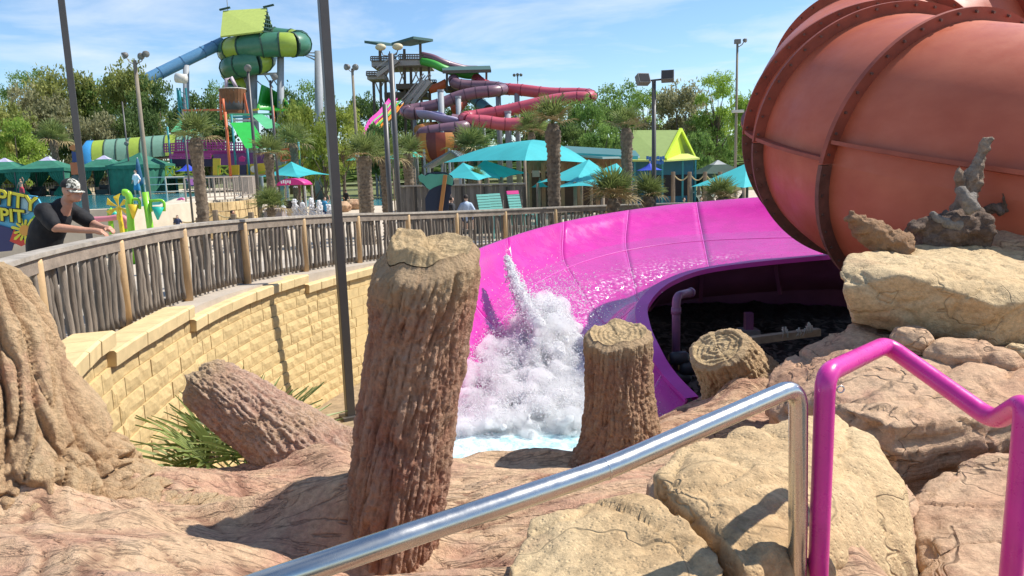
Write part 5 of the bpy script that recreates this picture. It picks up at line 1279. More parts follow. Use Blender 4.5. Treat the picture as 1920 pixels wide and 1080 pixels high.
# ================================================================== palms
PALM_G = pm('palm_green', (.10, .15, .035), .5, .2, 1.0, col2=(.27, .32, .10), trans=.35, rand=.25, spec=.5)
PALM_D = pm('palm_dry', (.26, .19, .09), .8, .2, 3, col2=(.38, .30, .15), rand=.15)
PALM_T = pm('palm_trunk', (.085, .06, .042), .95, .3, 9, col2=(.23, .175, .12), bump=.7, bscale=20, rand=.1)
def frond_mesh(seed, nl=16, R=1.0, pet=.75, spread=1.9, droop=.35):
    r = random.Random(seed); mb = MB()
    mb.tube([(0, 0, 0), (pet * .5, 0, .03), (pet, 0, 0)], [.022, .015, .010], 5)
    for k in range(nl):
        a = -spread + 2 * spread * k / (nl - 1) + r.uniform(-.05, .05); L = R * (1 - .28 * (abs(a) / spread) ** 2) * r.uniform(.88, 1.05); w = .032
        d = Vector((math.cos(a), math.sin(a), 0)); s = Vector((-math.sin(a), math.cos(a), 0)); b = Vector((pet, 0, 0)); dr = droop * r.uniform(.6, 1.5)
        p = [b + d * L * t + Vector((0, 0, .10 * t - dr * L * max(0, t - .35) ** 2 * 1.6)) for t in (.05, .35, .7, 1.0)]; ws = (.008, w, w * .8, .003)
        rows = [[q - s * ww + Vector((0, 0, .008)), q - Vector((0, 0, .008)), q + s * ww + Vector((0, 0, .008))] for q, ww in zip(p, ws)]
        mb.grid(rows)
    me = mb.mesh('frond'); me.materials.append(None); return me
FRONDS = [frond_mesh(k, droop=dr) for k, dr in enumerate((.2, .45, .8))]
nvv, nth_ = 90, 28
tz = np.linspace(0, 1, nvv); tt_ = np.linspace(0, 2 * PI, nth_, endpoint=False); TT, ZZ = np.meshgrid(tt_, tz)
def palm_trunk(h, seed):
    zz_ = ZZ * h; dia = .5 + .5 * np.cos(TT * 5 + zz_ * 21) * np.cos(TT * 5 - zz_ * 21 + 1.2)
    rn = fbm(np.stack([np.cos(TT) * 3, np.sin(TT) * 3, zz_ * 4], -1).reshape(-1, 3), 3, seed).reshape(TT.shape)
    r = 1 + .22 * sstep(.35, .8, dia) * (.6 + .9 * rn) + .14 * rn + .35 * sstep(.8, 1, ZZ) - .55 * sstep(.93, 1.0, ZZ) + .2 * sstep(.08, 0, ZZ)
    return np.stack([r * np.cos(TT), r * np.sin(TT), zz_], -1).reshape(-1, 3)
def palm(label, px, yc, d, tr, fl, n=34, base_z=GROUND, seed=0, dry=.08, low=-.15, up=1.45, cat='palm', name='palm_tree'):
    g = G(px, d, base_z); h = U(px, yc, d).z - base_z; r = random.Random(seed); o = empty(name, g, label, cat)
    if h > .6:
        V = palm_trunk(h, seed) * np.array([tr, tr, 1]) + np.array(g); np_mesh('trunk', V, grid_faces(nvv, nth_, True), PALM_T, o)
    for k in range(n):
        el = low + (up - low) * ((k + .5) / n) ** .8 + r.uniform(-.1, .1); az = k * 2.4 + r.uniform(-.3, .3); isdry = k / n < dry
        f = link('frond', FRONDS[2 if el < .1 else (1 if el < .7 else 0)], o); f.material_slots[0].link = 'OBJECT'; f.material_slots[0].material = PALM_D if isdry else PALM_G
        f.location = (0, 0, max(h, .1) - .02); f.rotation_euler = (r.uniform(-.4, .4), -el, az); s = fl / 1.7 * r.uniform(.85, 1.12); f.scale = (s, s, s)
    return o
palm('stout palm with shaggy trunk in front of the play tower', 390, 258, 25, .17, 1.0, 24, seed=1, low=.1, up=1.5)
palm('palm with feathery crown left of the pink kiosk', 517, 288, 35, .18, 1.0, 26, seed=2)
palm('trunkless fan palm beside the pink kiosk', 514, 388, 32, .15, .95, 30, seed=3, low=-.1)
palm('palm at the left of the palm cluster behind the second dark pole', 693, 292, 33, .25, 1.2, 26, seed=4)
palm('middle palm of the palm cluster', 730, 298, 35, .22, 1.2, 26, seed=5)
palm('palm at the right of the palm cluster by the green umbrella', 772, 288, 37, .23, 1.1, 24, seed=6)
palm('shaggy upright palm in front of the big turquoise sail', 1042, 232, 24, .19, .95, 26, seed=7, up=1.5, low=.2, dry=.25)
palm('shaggy palm left of the twin floodlight pole', 1176, 240, 31, .20, .95, 26, seed=8, up=1.5, low=.15, dry=.25)
palm('palm crown behind the small turquoise tents', 890, 282, 48, .25, 1.8, 30, seed=9)
palm('small palm between the small turquoise tents', 897, 330, 38, .18, .55, 20, seed=10)
palm('low fan palm left of the twin floodlight pole', 1150, 372, 22, .15, 1.0, 34, seed=11, low=.0, dry=.3)
palm('low fan palm at the foot of the twin floodlight pole', 1216, 368, 23, .15, .75, 28, seed=12, low=.0)
palm('low fan palm beside the right-hand turquoise sail', 1350, 372, 24, .15, .75, 28, seed=13, low=.0, dry=.3)
palm('palm in front of the oaks behind the left cabanas', 118, 262, 66, .25, 1.9, 30, seed=14)
palm('palm left of the brown building', 1000, 248, 66, .25, 2.0, 30, seed=15)
palm('palm right of the play tower', 560, 268, 55, .24, 1.7, 28, seed=16)
fpalm = palm('green fan palm in the planter behind the slanting log', 490, 905, 6.2, .1, 1.0, 15, base_z=-4.3, seed=17, low=.15, up=1.2, dry=.1)

# ================================================================== lamp poles
POLE_W = pm('pole_wood', (.24, .20, .15), .9, .2, 3, stretch=(3, 3, .5)); LAMP_M = plain('lamp_shell', (.16, .15, .14), .5); LENS = plain('lamp_lens', (.16, .16, .15), .15)
def floodlamp(mb, lens, p, dirv, s):
    dirv = dirv.normalized(); a, b = frame_of(dirv)
    mb.tube([p - dirv * s * .45, p - dirv * s * .2, p + dirv * s * .3], [s * .25, s * .42, s * .5], 12)
    lens.tube([p + dirv * s * .301, p + dirv * s * .36], [s * .47, s * .44], 12)
def lamp_pole(label, px, ytop, d, w, mat, lamps, base_z=GROUND, arm=.35, sz=.5, lean=0.0):
    g = G(px, d, base_z); top = U(px, ytop, d).z - base_z; o = empty('lamp_post', g, label, 'lamp post')
    MB().tube([(0, 0, -.1), (0, 0, top * .5), (0, 0, top)], [w * .5, w * .45, w * .36], 12).build('shaft', mat, o, True, world=False)
    for (ax, az, dx, dz) in lamps:
        m_, l_ = MB(), MB(); p = Vector((ax, 0, top + az))
        MB().tube([(0, 0, top - .25), (ax * .6, 0, top + az * .3 - .15), tuple(p)], .025, 6).build('arm', mat, o, True, world=False)
        floodlamp(m_, l_, p, Vector((dx, -.7, dz)), sz); h = m_.build('lamp_head', LAMP_M, o, True, world=False); l_.build('lens', LENS, h, True, world=False)
    return o
lamp_pole('wooden pole with three round floodlights left of the blue chute', 287, 112, 42, .26, POLE_W, [(-.5, .28, -.9, -.5), (.35, .22, .5, -.6), (.62, .32, .9, -.3)], sz=.36)
lamp_pole('tall wooden pole with two floodlights left of the stair tower', 678, 128, 48, .22, POLE_W, [(-.3, .1, -.6, -.1), (.18, .08, .4, -.1)], sz=.4)
lamp_pole('grey pole with tilted lamp in front of the spiral tower', 490, 132, 40, .20, POLE_M, [(0.02, .15, .1, -.3)], sz=.38)
lamp_pole('thin grey pole right of the spiral tower', 528, 150, 46, .18, POLE_M, [(0.25, .2, .4, -.2)], sz=.4)
lamp_pole('thin pole in front of the shaggy trunk by the blue umbrella', 368, 205, 30, .09, POLE_M, [], sz=.3)
lamp_pole('thin dark pole among the oaks left of the wooden lamp pole', 253, 190, 60, .14, POLE_M, [(.0, -3.2, .1, -.2)], sz=.35)
def oval_pole(label, px, ytop, d):
    g = G(px, d); top = U(px, ytop, d).z - GROUND; o = empty('lamp_post', g, label, 'lamp post')
    MB().tube([(0, 0, -.1), (0, 0, top)], .085, 10).build('shaft', POLE_M, o, True, world=False); return o
oval_pole('dark pole in front of the stair tower, the taller of two', 754, 100, 24.0)
oval_pole('dark pole in front of the palm cluster, the shorter of two', 738, 195, 25.0)
tp = lamp_pole('slim pole with two oval cream lamp heads on the stair tower', 745, 96, 96, .2, POLE_M, [])
OVAL = plain('oval_lamp', (.55, .47, .30), .5)
for dx in (-1.05, 1.05):
    h_ = U(745, 96, 96).z - GROUND; MB().ball((dx, -.2, h_ + .5), (.68, .55, .42), 14, 10).build('lamp_head', OVAL, tp, True, world=False)
    MB().tube([(0, 0, h_ - .6), (dx * .8, 0, h_ - .4), (dx, -.1, h_ + .2)], .07, 6).build('arm', POLE_M, tp, True, world=False)
# twin box floodlights
tw_ = G(1226, 23); o = empty('lamp_post', tw_, 'dark pole carrying two square floodlights', 'lamp post'); th_ = U(1226, 152, 23).z - GROUND
MB().tube([(0, 0, -.1), (0, 0, th_)], [.075, .062], 12).build('shaft', POLE_M, o, True, world=False)
MB().bar((-.32, 0, th_), (.34, 0, th_ + .05), .05, .05).build('cross_arm', POLE_M, o, world=False)
for sx, zz2, rz in ((-.34, .05, .35), (.40, .12, -.25)):
    M = Euler((R_(-25), 0, rz)).to_matrix(); c = Vector((sx, -.05, th_ + zz2))
    h = MB().box(c, (.37, .22, .30), M).build('lamp_head', LAMP_M, o, world=False)
    MB().box(c + M @ Vector((0, -.115, 0)), (.32, .012, .25), M).build('lens', plain('lens_dark', (.05, .045, .04), .15), h, world=False)
    for q in (-.1, 0, .1): MB().box(c + M @ Vector((q, .12, .02)), (.02, .06, .24), M).build('cooling_fin', LAMP_M, h, world=False)
sp2 = lamp_pole('tall thin pole with small lamp behind the orange tube', 1377, 80, 40, .16, POLE_W, [(.38, .1, .6, -.3)], sz=.22)
MB().box((0, 0, U(1377, 80, 40).z - GROUND + .05), (.3, .2, .22)).build('cap_box', LAMP_M, sp2, world=False)
MB().box((.05, -.1, U(1377, 209, 40).z - GROUND), (.6, .2, .14)).build('camera_box', RAIL_W, sp2, world=False)
lamp_pole('far stadium light above the red tubes', 976, 142, 170, .35, POLE_M, [(-.7, .2, -.3, -.3), (0, .3, 0, -.3), (.7, .2, .3, -.3)], sz=.7)

# ================================================================== cabanas
CAB = pm('cabana_green', (.03, .16, .105), .75, .2, 2, trans=.06, rand=.08); VENT = plain('cabana_vent', (.42, .40, .55), .7)
def cabana(label, px, d, w=3.4, rz=.15, closed=False, vent=VENT, z0=TZ, cm=CAB):
    o = empty('cabana', G(px, d, z0), label, 'cabana', rz=rz); h = 2.35; e = w / 2
    for sx in (-1, 1):
        for sy in (-1, 1): MB().bar((sx * (e - .1), sy * (e - .1), 0), (sx * (e - .1), sy * (e - .1), h), .07, .07).build('post', POLE_M, o, world=False)
    def pyr(e0, z0_, e1, z1, n=9):
        rows = []
        for k in range(7):
            t = k / 6; ee = e0 + (e1 - e0) * t; z = z0_ + (z1 - z0_) * (t ** 1.25)
            ring_ = []
            for q in range(4):
                a0 = Vector(((-1, -1), (1, -1), (1, 1), (-1, 1))[q]); a1 = Vector(((1, -1), (1, 1), (-1, 1), (-1, -1))[q])
                for j in range(n): u = j / n; c = a0.lerp(a1, u); ring_.append(Vector((c.x * ee, c.y * ee, z - .05 * math.sin(PI * u) * (1 - t))))
            rows.append(ring_ + [ring_[0]])
        return rows
    MB().grid(pyr(e, h, .55, h + .62)).build('roof', cm, o, world=False)
    MB().grid([[Vector((p.x, p.y, p.z - .28)) for p in pyr(e, h, .5, h)[0]], pyr(e, h, .5, h)[0]]).build('valance', cm, o, world=False)
    MB().grid(pyr(.72, h + .52, .05, h + .95)).build('roof_vent', vent, o, world=False)
    def curtain(a, b, z1, tie):
        rows = []
        for k in range(9):
            t = k / 8; z = h - .1 - t * (h - .15); row = []
            pinch = 1 - (.62 * math.exp(-((t - .6) / .22) ** 2) if tie else 0)
            for j in range(25): u = j / 24; c = Vector(a).lerp(Vector(b), u * pinch * (1 - (.15 if tie else 0) * t)); n_ = (Vector(b) - Vector(a)); n_ = Vector((-n_.y, n_.x)).normalized(); wv = .05 * math.sin(u * 38); row.append(Vector((c.x + n_.x * wv, c.y + n_.y * wv, z)))
            rows.append(row)
        MB().grid(rows).build('curtain', cm, o, True, world=False)
    k = e - .12
    if closed:
        for a, b in (((-k, -k), (k, -k)), ((k, -k), (k, k)), ((-k, -k), (-k, k))): curtain(a, b, 0, False)
    else:
        for a, b in (((-k, -k), (-k * .35, -k)), ((k, -k), (k * .35, -k)), ((k, k), (k * .4, k)), ((-k, k), (-k * .4, k)), ((k, -k), (k, -k * .3)), ((-k, -k), (-k, -k * .3))): curtain(a, b, 0, True)
    return o
cabana('green cabana cut off by the left edge', 18, 64, 3.9)
cabana('green cabana with tied curtains above the leaning man', 98, 64, 3.9)
cabana('green cabana with tied curtains right of the dark pole', 203, 65, 3.3)
cabana('green cabana with closed curtains beside the left pool', 270, 61, 3.6, -.25, True, CAB)
cabana('dark open cabana right of the lime-roofed building', 1345, 58, 3.6, .1, False, plain('vent_pale', (.35, .36, .36), .7), GROUND, pm('cabana_dark', (.02, .05, .035), .8, .2, 2))
SOFA = plain('sofa_dark', (.03, .028, .026), .7)
for k, (px, lab) in enumerate(((70, 'dark lounge sofa inside the second cabana from the left'), (112, 'dark lounge chair inside the second cabana from the left'), (22, 'dark sofa inside the leftmost cabana'), (196, 'dark lounge chair inside the third cabana'))):
    so_ = empty('sofa', G(px, 63, TZ), lab, 'sofa'); MB().box((0, 0, .25), (1.1, .7, .4)).build('seat', SOFA, so_, world=False); MB().box((0, .35, .55), (1.1, .14, .6)).build('backrest', SOFA, so_, world=False)
    for sx in (-.55, .55): MB().box((sx, 0, .38), (.1, .7, .55)).build('armrest', SOFA, so_, world=False)
railing('dark low fence on the slope behind the cabanas', [P(-40, 72, 0), P(60, 72, 0), P(160, 72, 0), P(240, 73, 0), P(330, 74, 0)], TZ, 1.1, POLE_M, bar=.25, vis=.04)
tag(MB().poly([P(-120, 73, TZ), P(330, 75, TZ), P(330, 80, TZ + 1.6), P(-120, 80, TZ + 1.6)], (0, 0, -.5)).build('slope', pm('dry_slope', (.42, .33, .20), .95, .2, .6)), None, None, None, 'structure')

# ================================================================== shade sails and umbrellas
SAIL = pm('sail_turquoise', (.055, .47, .50), .7, .10, .6, trans=.30); SAIL_G = pm('sail_green', (.04, .42, .30), .7, .1, 1, trans=.3); POST_D = pm('sail_post', (.22, .17, .12), .9, .2, 3)
def sail(label, corners, peak, mat=SAIL, posts=True, sag=.12, name='shade_sail', base=GROUND, mast=False, pm_=None, bulge=-.16):
    c0 = sum(corners, Vector()) / len(corners); o = empty(name, Vector((c0.x, c0.y, base)), label, 'shade sail' if name == 'shade_sail' else 'umbrella'); m_ = MB(); n = len(corners)
    for q in range(n):
        a, b = corners[q], corners[(q + 1) % n]; rows = []
        for i in range(9):
            v = i / 8; row = []
            for j in range(11):
                u = j / 10; e = a.lerp(b, u); e = e.lerp(peak, sag * math.sin(PI * u) * (1 - v)); p = e.lerp(peak, v); p.z += (peak.z - e.z) * bulge * math.sin(PI * v); row.append(p)
            rows.append(row)
        m_.grid(rows)
    m_.build('canopy', mat, o, True)
    if posts:
        for c in corners: MB().tube([(c.x, c.y, base), (c.x, c.y, c.z)], .07, 8).build('post', pm_ or POST_D, o, True)
    if mast: MB().tube([(peak.x, peak.y, base), (peak.x, peak.y, peak.z + .1)], .05, 8).build('mast', pm_ or POST_D, o, True)
    return o
sail('biggest turquoise shade sail, behind the shaggy upright palm', [U(832, 305, 46), U(984, 301, 36), U(1108, 306, 42), U(1010, 285, 54)], U(1000, 262, 44), bulge=.22, sag=.05)
sail('small turquoise tent sail left of the small palm', [U(830, 335, 38), U(898, 338, 35), U(940, 332, 40), U(880, 324, 45)], U(868, 305, 40), bulge=-.02, sag=.07)
sail('small turquoise tent sail right of the small palm', [U(868, 333, 44), U(940, 336, 41), U(990, 325, 47), U(915, 320, 52)], U(908, 300, 46), bulge=-.02, sag=.07)
sail('turquoise sail just right of the shaggy upright palm', [U(1008, 343, 34), U(1078, 341, 30), U(1145, 326, 37), U(1090, 318, 42)], U(1104, 299, 36), bulge=-.02, sag=.07)
sail('pale turquoise sail low behind the low fan palm', [U(1036, 353, 30), U(1130, 351, 27), U(1192, 338, 33), U(1130, 330, 38)], U(1156, 306, 33), bulge=-.02, sag=.07)
sail('turquoise sail at the edge of the orange tube', [U(1296, 350, 31), U(1395, 352, 27), U(1470, 350, 31), U(1380, 340, 36)], U(1400, 306, 31), bulge=-.02, sag=.07)
sail('turquoise sail above the pink kiosk', [U(485, 332, 52), U(560, 333, 46), U(624, 328, 52), U(560, 322, 60)], U(546, 303, 52))
def umbrella(label, px, ytop, d, w, mat, base=GROUND, drop=.5):
    pk = U(px, ytop, d); R = w * d / FPX / 2
    return sail(label, [pk + Vector((R * math.cos(t), R * math.sin(t), -drop)) for t in np.linspace(0, 2 * PI, 9)[:-1]], pk, mat, False, .03, 'umbrella', base, True)
umbrella('royal blue umbrella beside the stout shaggy palm', 351, 306, 48, 46, plain('umb_blue', (.02, .05, .42), .7), TZ)
umbrella('green umbrella left of the palm cluster', 668, 288, 58, 40, SAIL_G)
umbrella('green umbrella right of the palm cluster', 776, 281, 52, 36, SAIL_G)
umbrella('small green umbrella in the palm cluster', 735, 286, 56, 30, SAIL_G)
umbrella('blue umbrella at the lime-roofed building', 1218, 305, 50, 50, plain('umb_blue', (.02, .05, .42), .7), GROUND)
umbrella('turquoise umbrella in front of the brown building', 1012, 336, 48, 34, SAIL)
cu = empty('umbrella', G(265, 50, TZ), 'closed dark blue umbrella beside the closed cabana', 'umbrella')
MB().tube([(0, 0, 0), (0, 0, 2.6)], .03, 8).build('mast', RAIL_W, cu, True, world=False)
MB().lathe([(.05, .75), (.22, .9), (.20, 1.4), (.14, 2.0), (.05, 2.55)], seg=12).build('canopy', pm('umb_navy', (.02, .09, .17), .7, .2, 5), cu, True, world=False)
# ================================================================== pink kiosk
KP = plain('kiosk_pink', (.62, .03, .22), .5); kd = 46
ki = empty('kiosk', G(553, kd, -2.6), 'small drinks kiosk with pink arched canopy', 'kiosk')
rows = []
for k in range(9):
    t = PI * (.12 + .76 * k / 8); c = U(553, 352, kd); rows.append([c + Vector((-.93 * math.cos(t) * 1.0, y_, .62 * math.sin(t) - .05)) for y_ in (-.9, .9)])
kc = MB().grid(rows).build('canopy', KP, ki, True); kc.modifiers.new('thickness', 'SOLIDIFY').thickness = .05
fr_ = [rows[k][0] for k in range(9)]; MB().poly(fr_, (0, -.04, 0)).build('canopy_front', KP, ki)
cpp = U(543, 343, kd - 1)
for sx in (-.82, .82):
    for sy in (-.8, .8): c = U(553, 352, kd); MB().bar((c.x + sx, c.y + sy, -3.1), (c.x + sx, c.y + sy, c.z + .1), .09, .09).build('post', RAIL_W, ki)
c = U(553, 375, kd); MB().box((c.x, c.y, -2.5), (1.5, 1.4, 1.1)).build('counter', plain('kiosk_counter', (.50, .42, .30), .7), ki)
MB().box((c.x - .1, c.y - .2, -1.75), (.9, .6, .5)).build('cooler', plain('kiosk_cooler', (.03, .03, .03), .4), ki)
for px, py, s in ((545, 341, .30), (563, 350, .12)):       # white script on the canopy, too far off to read: a few strokes
    mb = MB(); p = U(px, py, kd) + Vector((0, -1.02, 0))
    for j in range(5): mb.box(p + Vector(((j - 2) * s * .42, 0, .03 * (j % 2))), (s * .26, .02, s * (.5 + .12 * (j % 3))), (0, .2 * (j - 2) * .3, 0))
    mb.build('lettering', plain('white_paint', (.8, .8, .8), .5), ki)
# ================================================================== spiral tube tower
GREY_C = plain('column_grey', (.30, .32, .34), .6); T_GREEN = plain('tube_green', (.05, .17, .10), .4, coat=.2); T_LIME = plain('tube_lime', (.30, .40, .05), .4, coat=.2); T_BLUE = plain('tube_blue', (.10, .24, .40), .35, coat=.3)
RING_D = plain('ring_dark', (.03, .07, .05), .6); LIME_ROOF = plain('roof_lime', (.42, .50, .12), .6)
def banded_tube(root, pts, r, mats, sub, pat, ring_mat, name='tube_section', seg=14, rr=1.06):
    C_ = catmull(pts, sub); n = len(C_); k = 0; i = 0
    while i < n - 1:
        j = min(n - 1, i + pat[k % len(pat)][0]); m_ = mats[pat[k % len(pat)][1]]
        t_ = MB().tube(C_[i:j + 1], r, seg, False).build(name, m_, root, True)
        p = C_[j]; t = (C_[j] - C_[j - 1]).normalized()
        MB().tube([p - t * r * .06, p + t * r * .06], r * rr, seg, True).build('ring', ring_mat, t_, False)
        i = j; k += 1
    return C_
TD = 95
gt = empty('spiral_slide_tower', G(470, TD), 'green spiral tube slide tower with lime gable roof', 'slide tower')
banded_tube(gt, [U(478, 66, TD + 3), U(520, 74, TD + 3.2), U(556, 78, TD + 2.6), U(563, 82, TD + .4), U(548, 84, TD - 1.6), U(512, 84, TD - 2.2), U(470, 88, TD - 2.6), U(436, 93, TD - 1.2), U(432, 98, TD + 1), U(465, 102, TD + 2.5), U(494, 107, TD + 1), U(490, 114, TD - 1.2), U(468, 119, TD - 2.5), U(438, 126, TD - 1.2), U(436, 134, TD + 1), U(456, 142, TD + 1.6), U(450, 162, TD + .5), U(440, 185, TD)], 1.42, [T_GREEN, T_LIME], 6, [(5, 0), (5, 0), (4, 1)], RING_D)
banded_tube(gt, [U(418, 80, TD), U(380, 98, TD - 2), U(300, 137, TD - 5), U(230, 172, TD - 8)], .68, [T_BLUE], 8, [(4, 0)], plain('ring_blue', (.05, .13, .24), .5), 'chute_section', 12)
# roof
a, b, c, d_ = U(418, 20, TD), U(500, 15, TD), U(492, 58, TD - 4), U(413, 68, TD - 4)
e_, f_ = U(514, 62, TD + 4), U(432, 66, TD + 4)
o = MB().add([a, b, c, d_, e_, f_], [(0, 1, 2, 3), (0, 5, 4, 1)]).build('roof', LIME_ROOF, gt); o.modifiers.new('thickness', 'SOLIDIFY').thickness = .2
gb_ = MB(); q1, q2, q3 = b, c.lerp(b, .0), e_
for k in range(7):
    t = k / 6; gb_.bar(c.lerp(e_, t), b.lerp(c if t < .5 else e_, abs(t - .5) * 2), .12, .12)
    gb_.bar(b.lerp(c, t), b.lerp(e_, t), .12, .12)
gb_.build('gable_lattice', RING_D, gt)
for p in (a, b): MB().bar(p + Vector((-.4, 0, .1)), p + Vector((.9, 0, .35)), .25, .2).build('ridge_cap', RING_D, gt)
MB().tube([a + Vector((.6, 0, 0)), a + Vector((.6, 0, 5.5))], .05, 6).build('antenna', GREY_C, gt)
for px, y0, dd, w in ((462, 46, 0, .45), (474, 128, -.5, .55), (526, 96, -1, .42), (598, 96, 2, .55), (349, 122, -3.5, .35)):
    p = U(px, y0, TD + dd); q = G(px, TD + dd); MB().tube([(q.x, q.y, GROUND), (p.x, p.y, p.z)], w, 12).build('column', GREY_C, gt, True)
for y0, y1 in ((99, 99), (108, 99), (116, 99)): MB().bar(U(598, y0, TD + 2), U(562, y1, TD + 1), .14, .14).build('strut', GREY_C, gt)
for px, y0, px1, y1 in ((505, 138, 520, 160), (520, 138, 505, 160), (496, 140, 512, 165), (480, 150, 500, 168)): MB().bar(U(px, y0, TD), U(px1, y1, TD), .12, .12).build('brace', GREY_C, gt)
MB().bar(U(452, 140, TD - 1), U(520, 138, TD - 1), .3, .25).build('platform_beam', GREY_C, gt)
# green wall slide beside it
gw = empty('water_slide', G(520, 92), 'bright green half-pipe slide wall right of the bucket', 'water slide')
rows = []
for k in range(12):
    t = k / 11; rows.append([U(490 + 56 * t, 158 + 8 * math.sin(PI * t) + (46 * t ** 3), 92 + 3 * math.sin(PI * t)), U(484 + 62 * t, 190 + 16 * t, 92 + 5 * math.sin(PI * t)), U(480 + 60 * t, 206 + 4 * t, 90)])
g_ = MB().grid(rows).build('flume', plain('slide_green', (.03, .33, .03), .4), gw, True); g_.modifiers.new('thickness', 'SOLIDIFY').thickness = .12
for px in (494, 540): q = G(px, 93); MB().tube([(q.x, q.y, GROUND), (q.x, q.y, U(px, 185, 93).z)], .2, 8).build('column', GREY_C, gw)

# ================================================================== tunnel slide with segments
tg = empty('tunnel_slide', G(270, 62, TZ), 'long half-round green and lime tunnel behind the cabanas with blue mouth', 'water slide')
ys0 = lambda t: U(182 + 200 * t, 305 - 18 * t, 70 + 4 * t)
nseg = 9; cols = [T_LIME, plain('tunnel_pale', (.16, .30, .22), .5), plain('tunnel_pale', (.16, .30, .22), .5), T_LIME, plain('tunnel_pale', (.16, .30, .22), .5), plain('tunnel_pale', (.16, .30, .22), .5), T_LIME, plain('tunnel_pale', (.16, .30, .22), .5), plain('tunnel_pale', (.16, .30, .22), .5)]
for k in range(nseg):
    rows = []
    for t in (k / nseg, (k + .5) / nseg, (k + 1) / nseg):
        p = ys0(t); rows.append([p + Vector((.25 * math.cos(a_), -1.3 * math.cos(a_), 2.0 * math.sin(a_) ** .8)) for a_ in np.linspace(.0, PI, 15)])
    s_ = MB().grid(rows).build('tunnel_section', cols[k], tg, True)
    MB().tube(rows[2], .07, 6).build('rib', RING_D, s_)
rows = []
for k, (t, sc) in enumerate(((0, 1.0), (-.06, 1.08), (-.13, .8), (-.17, .35))):
    p = ys0(t); rows.append([p + Vector((.25 * math.cos(a_), -1.4 * sc * math.cos(a_), 2.0 * sc * math.sin(a_) ** .8 - .1 * k)) for a_ in np.linspace(0, PI, 13)])
MB().grid(rows).build('blue_mouth', plain('mouth_blue', (.05, .30, .62), .4, coat=.2), tg, True)
MB().tube([ys0(-.05) + Vector((-.3, 0, .5)), ys0(.2) + Vector((0, 0, -.1)), ys0(1) + Vector((0, 0, -.1))], .12, 8).build('base_beam', POLE_M, tg)
sc_ = empty('slide_sign', G(137, 60, TZ), 'small round orange sign on blue post left of the tunnel mouth', 'sign')
MB().poly([U(137 + 7 * math.cos(t), 277 + 5.5 * math.sin(t), 60) for t in np.linspace(0, 2 * PI, 15)[:-1]], (0, .08, 0)).build('disc', plain('sign_or', (.55, .17, .05), .5), sc_)
MB().poly([U(134, 284, 60), U(148, 286, 60), U(148, 304, 60), U(136, 304, 60)], (0, .08, 0)).build('board', plain('sign_board', (.03, .05, .16), .5), sc_)
for px in (136, 147): p = U(px, 300, 60.1); MB().bar((p.x, p.y, TZ), (p.x, p.y, p.z), .08, .08).build('post', POLE_M, sc_)
bx_ = empty('lifeguard_stand', G(145, 58, TZ), 'orange box stand behind the dark pole by the cabanas', 'stand')
MB().box(U(144, 316, 58), (.65, .5, .9)).build('box', plain('orange_box', (.60, .13, .05), .6), bx_); MB().box(U(144, 340, 58), (.5, .4, .9)).build('legs', POLE_M, bx_)

# ================================================================== colourful play tower
PD = 60
TEAL = plain('play_teal', (.03, .25, .27), .5); ORANGE = plain('play_orange', (.62, .14, .05), .5); GREENP = plain('play_green', (.04, .48, .07), .5); PALEG = plain('play_pale_green', (.13, .52, .24), .5); MAGP = plain('play_magenta', (.36, .04, .20), .6); LIMEP = plain('play_lime', (.38, .48, .03), .5); YELP = plain('play_yellow', (.62, .42, .03), .5); PURP = plain('play_purple', (.20, .07, .22), .6); NAVP = plain('play_navy', (.03, .03, .07), .6)
pt = empty('play_tower', G(440, PD, TZ - .5), 'multi-storey water play tower with green roofs and coloured railings', 'play structure')
PZ = TZ - .5
def post_(px, y0, y1, mat, w=.16, dd=0, name='post'):
    p = U(px, y0, PD + dd); q = U(px, y1, PD + dd); MB().tube([(p.x, p.y, q.z), (p.x, p.y, p.z)], w / 2, 8).build(name, mat, pt, True)
for px, y0, y1, m_, dd in ((314, 238, 330, TEAL, 3), (342, 248, 330, TEAL, 5), (434, 215, 345, TEAL, 2), (463, 270, 330, TEAL, 0), (476, 275, 320, TEAL, 3), (505, 275, 322, TEAL, 0), (533, 235, 330, TEAL, 4), (559, 262, 312, TEAL, 0), (336, 170, 200, TEAL, 8), (422, 210, 335, ORANGE, -1), (511, 198, 250, ORANGE, 2), (418, 185, 215, ORANGE, 4)): post_(px, y0, y1, m_, .22 if m_ is ORANGE else .17, dd)
def quad_(pts, mat, name, th=.06):
    o = MB().poly(pts, (0, th, -.01)).build(name, mat, pt); return o
quad_([U(432, 230, PD - 1), U(473, 229, PD - 1), U(501, 277, PD - 3.5), U(461, 278, PD - 3.5)], GREENP, 'roof_panel')
quad_([U(341, 222, PD + 2), U(366, 224, PD + 2), U(368, 246, PD + 1), U(320, 247, PD + 1)], PALEG, 'roof_panel'); quad_([U(341, 222, PD + 2), U(320, 247, PD + 3), U(330, 246, PD + 6), U(350, 226, PD + 6)], PALEG, 'roof_panel')
quad_([U(470, 214, PD + 4), U(490, 213, PD + 4), U(534, 240, PD + 2), U(498, 241, PD + 2)], PALEG, 'roof_panel')
def rail_band(x0, x1, y0, y1, mat, dd, n, name='guard_rail', x1y=None):
    r_ = MB(); a, b = U(x0, y0, PD + dd), U(x1, y0 if x1y is None else x1y[0], PD + dd); c, d2 = U(x0, y1, PD + dd), U(x1, y1 if x1y is None else x1y[1], PD + dd)
    for t in (0, .33, .66, 1): r_.bar(a.lerp(c, t), b.lerp(d2, t), .09, .09)
    for k in range(n + 1): t = k / n; r_.bar(a.lerp(b, t), c.lerp(d2, t), .07, .07)
    return r_.build(name, mat, pt)
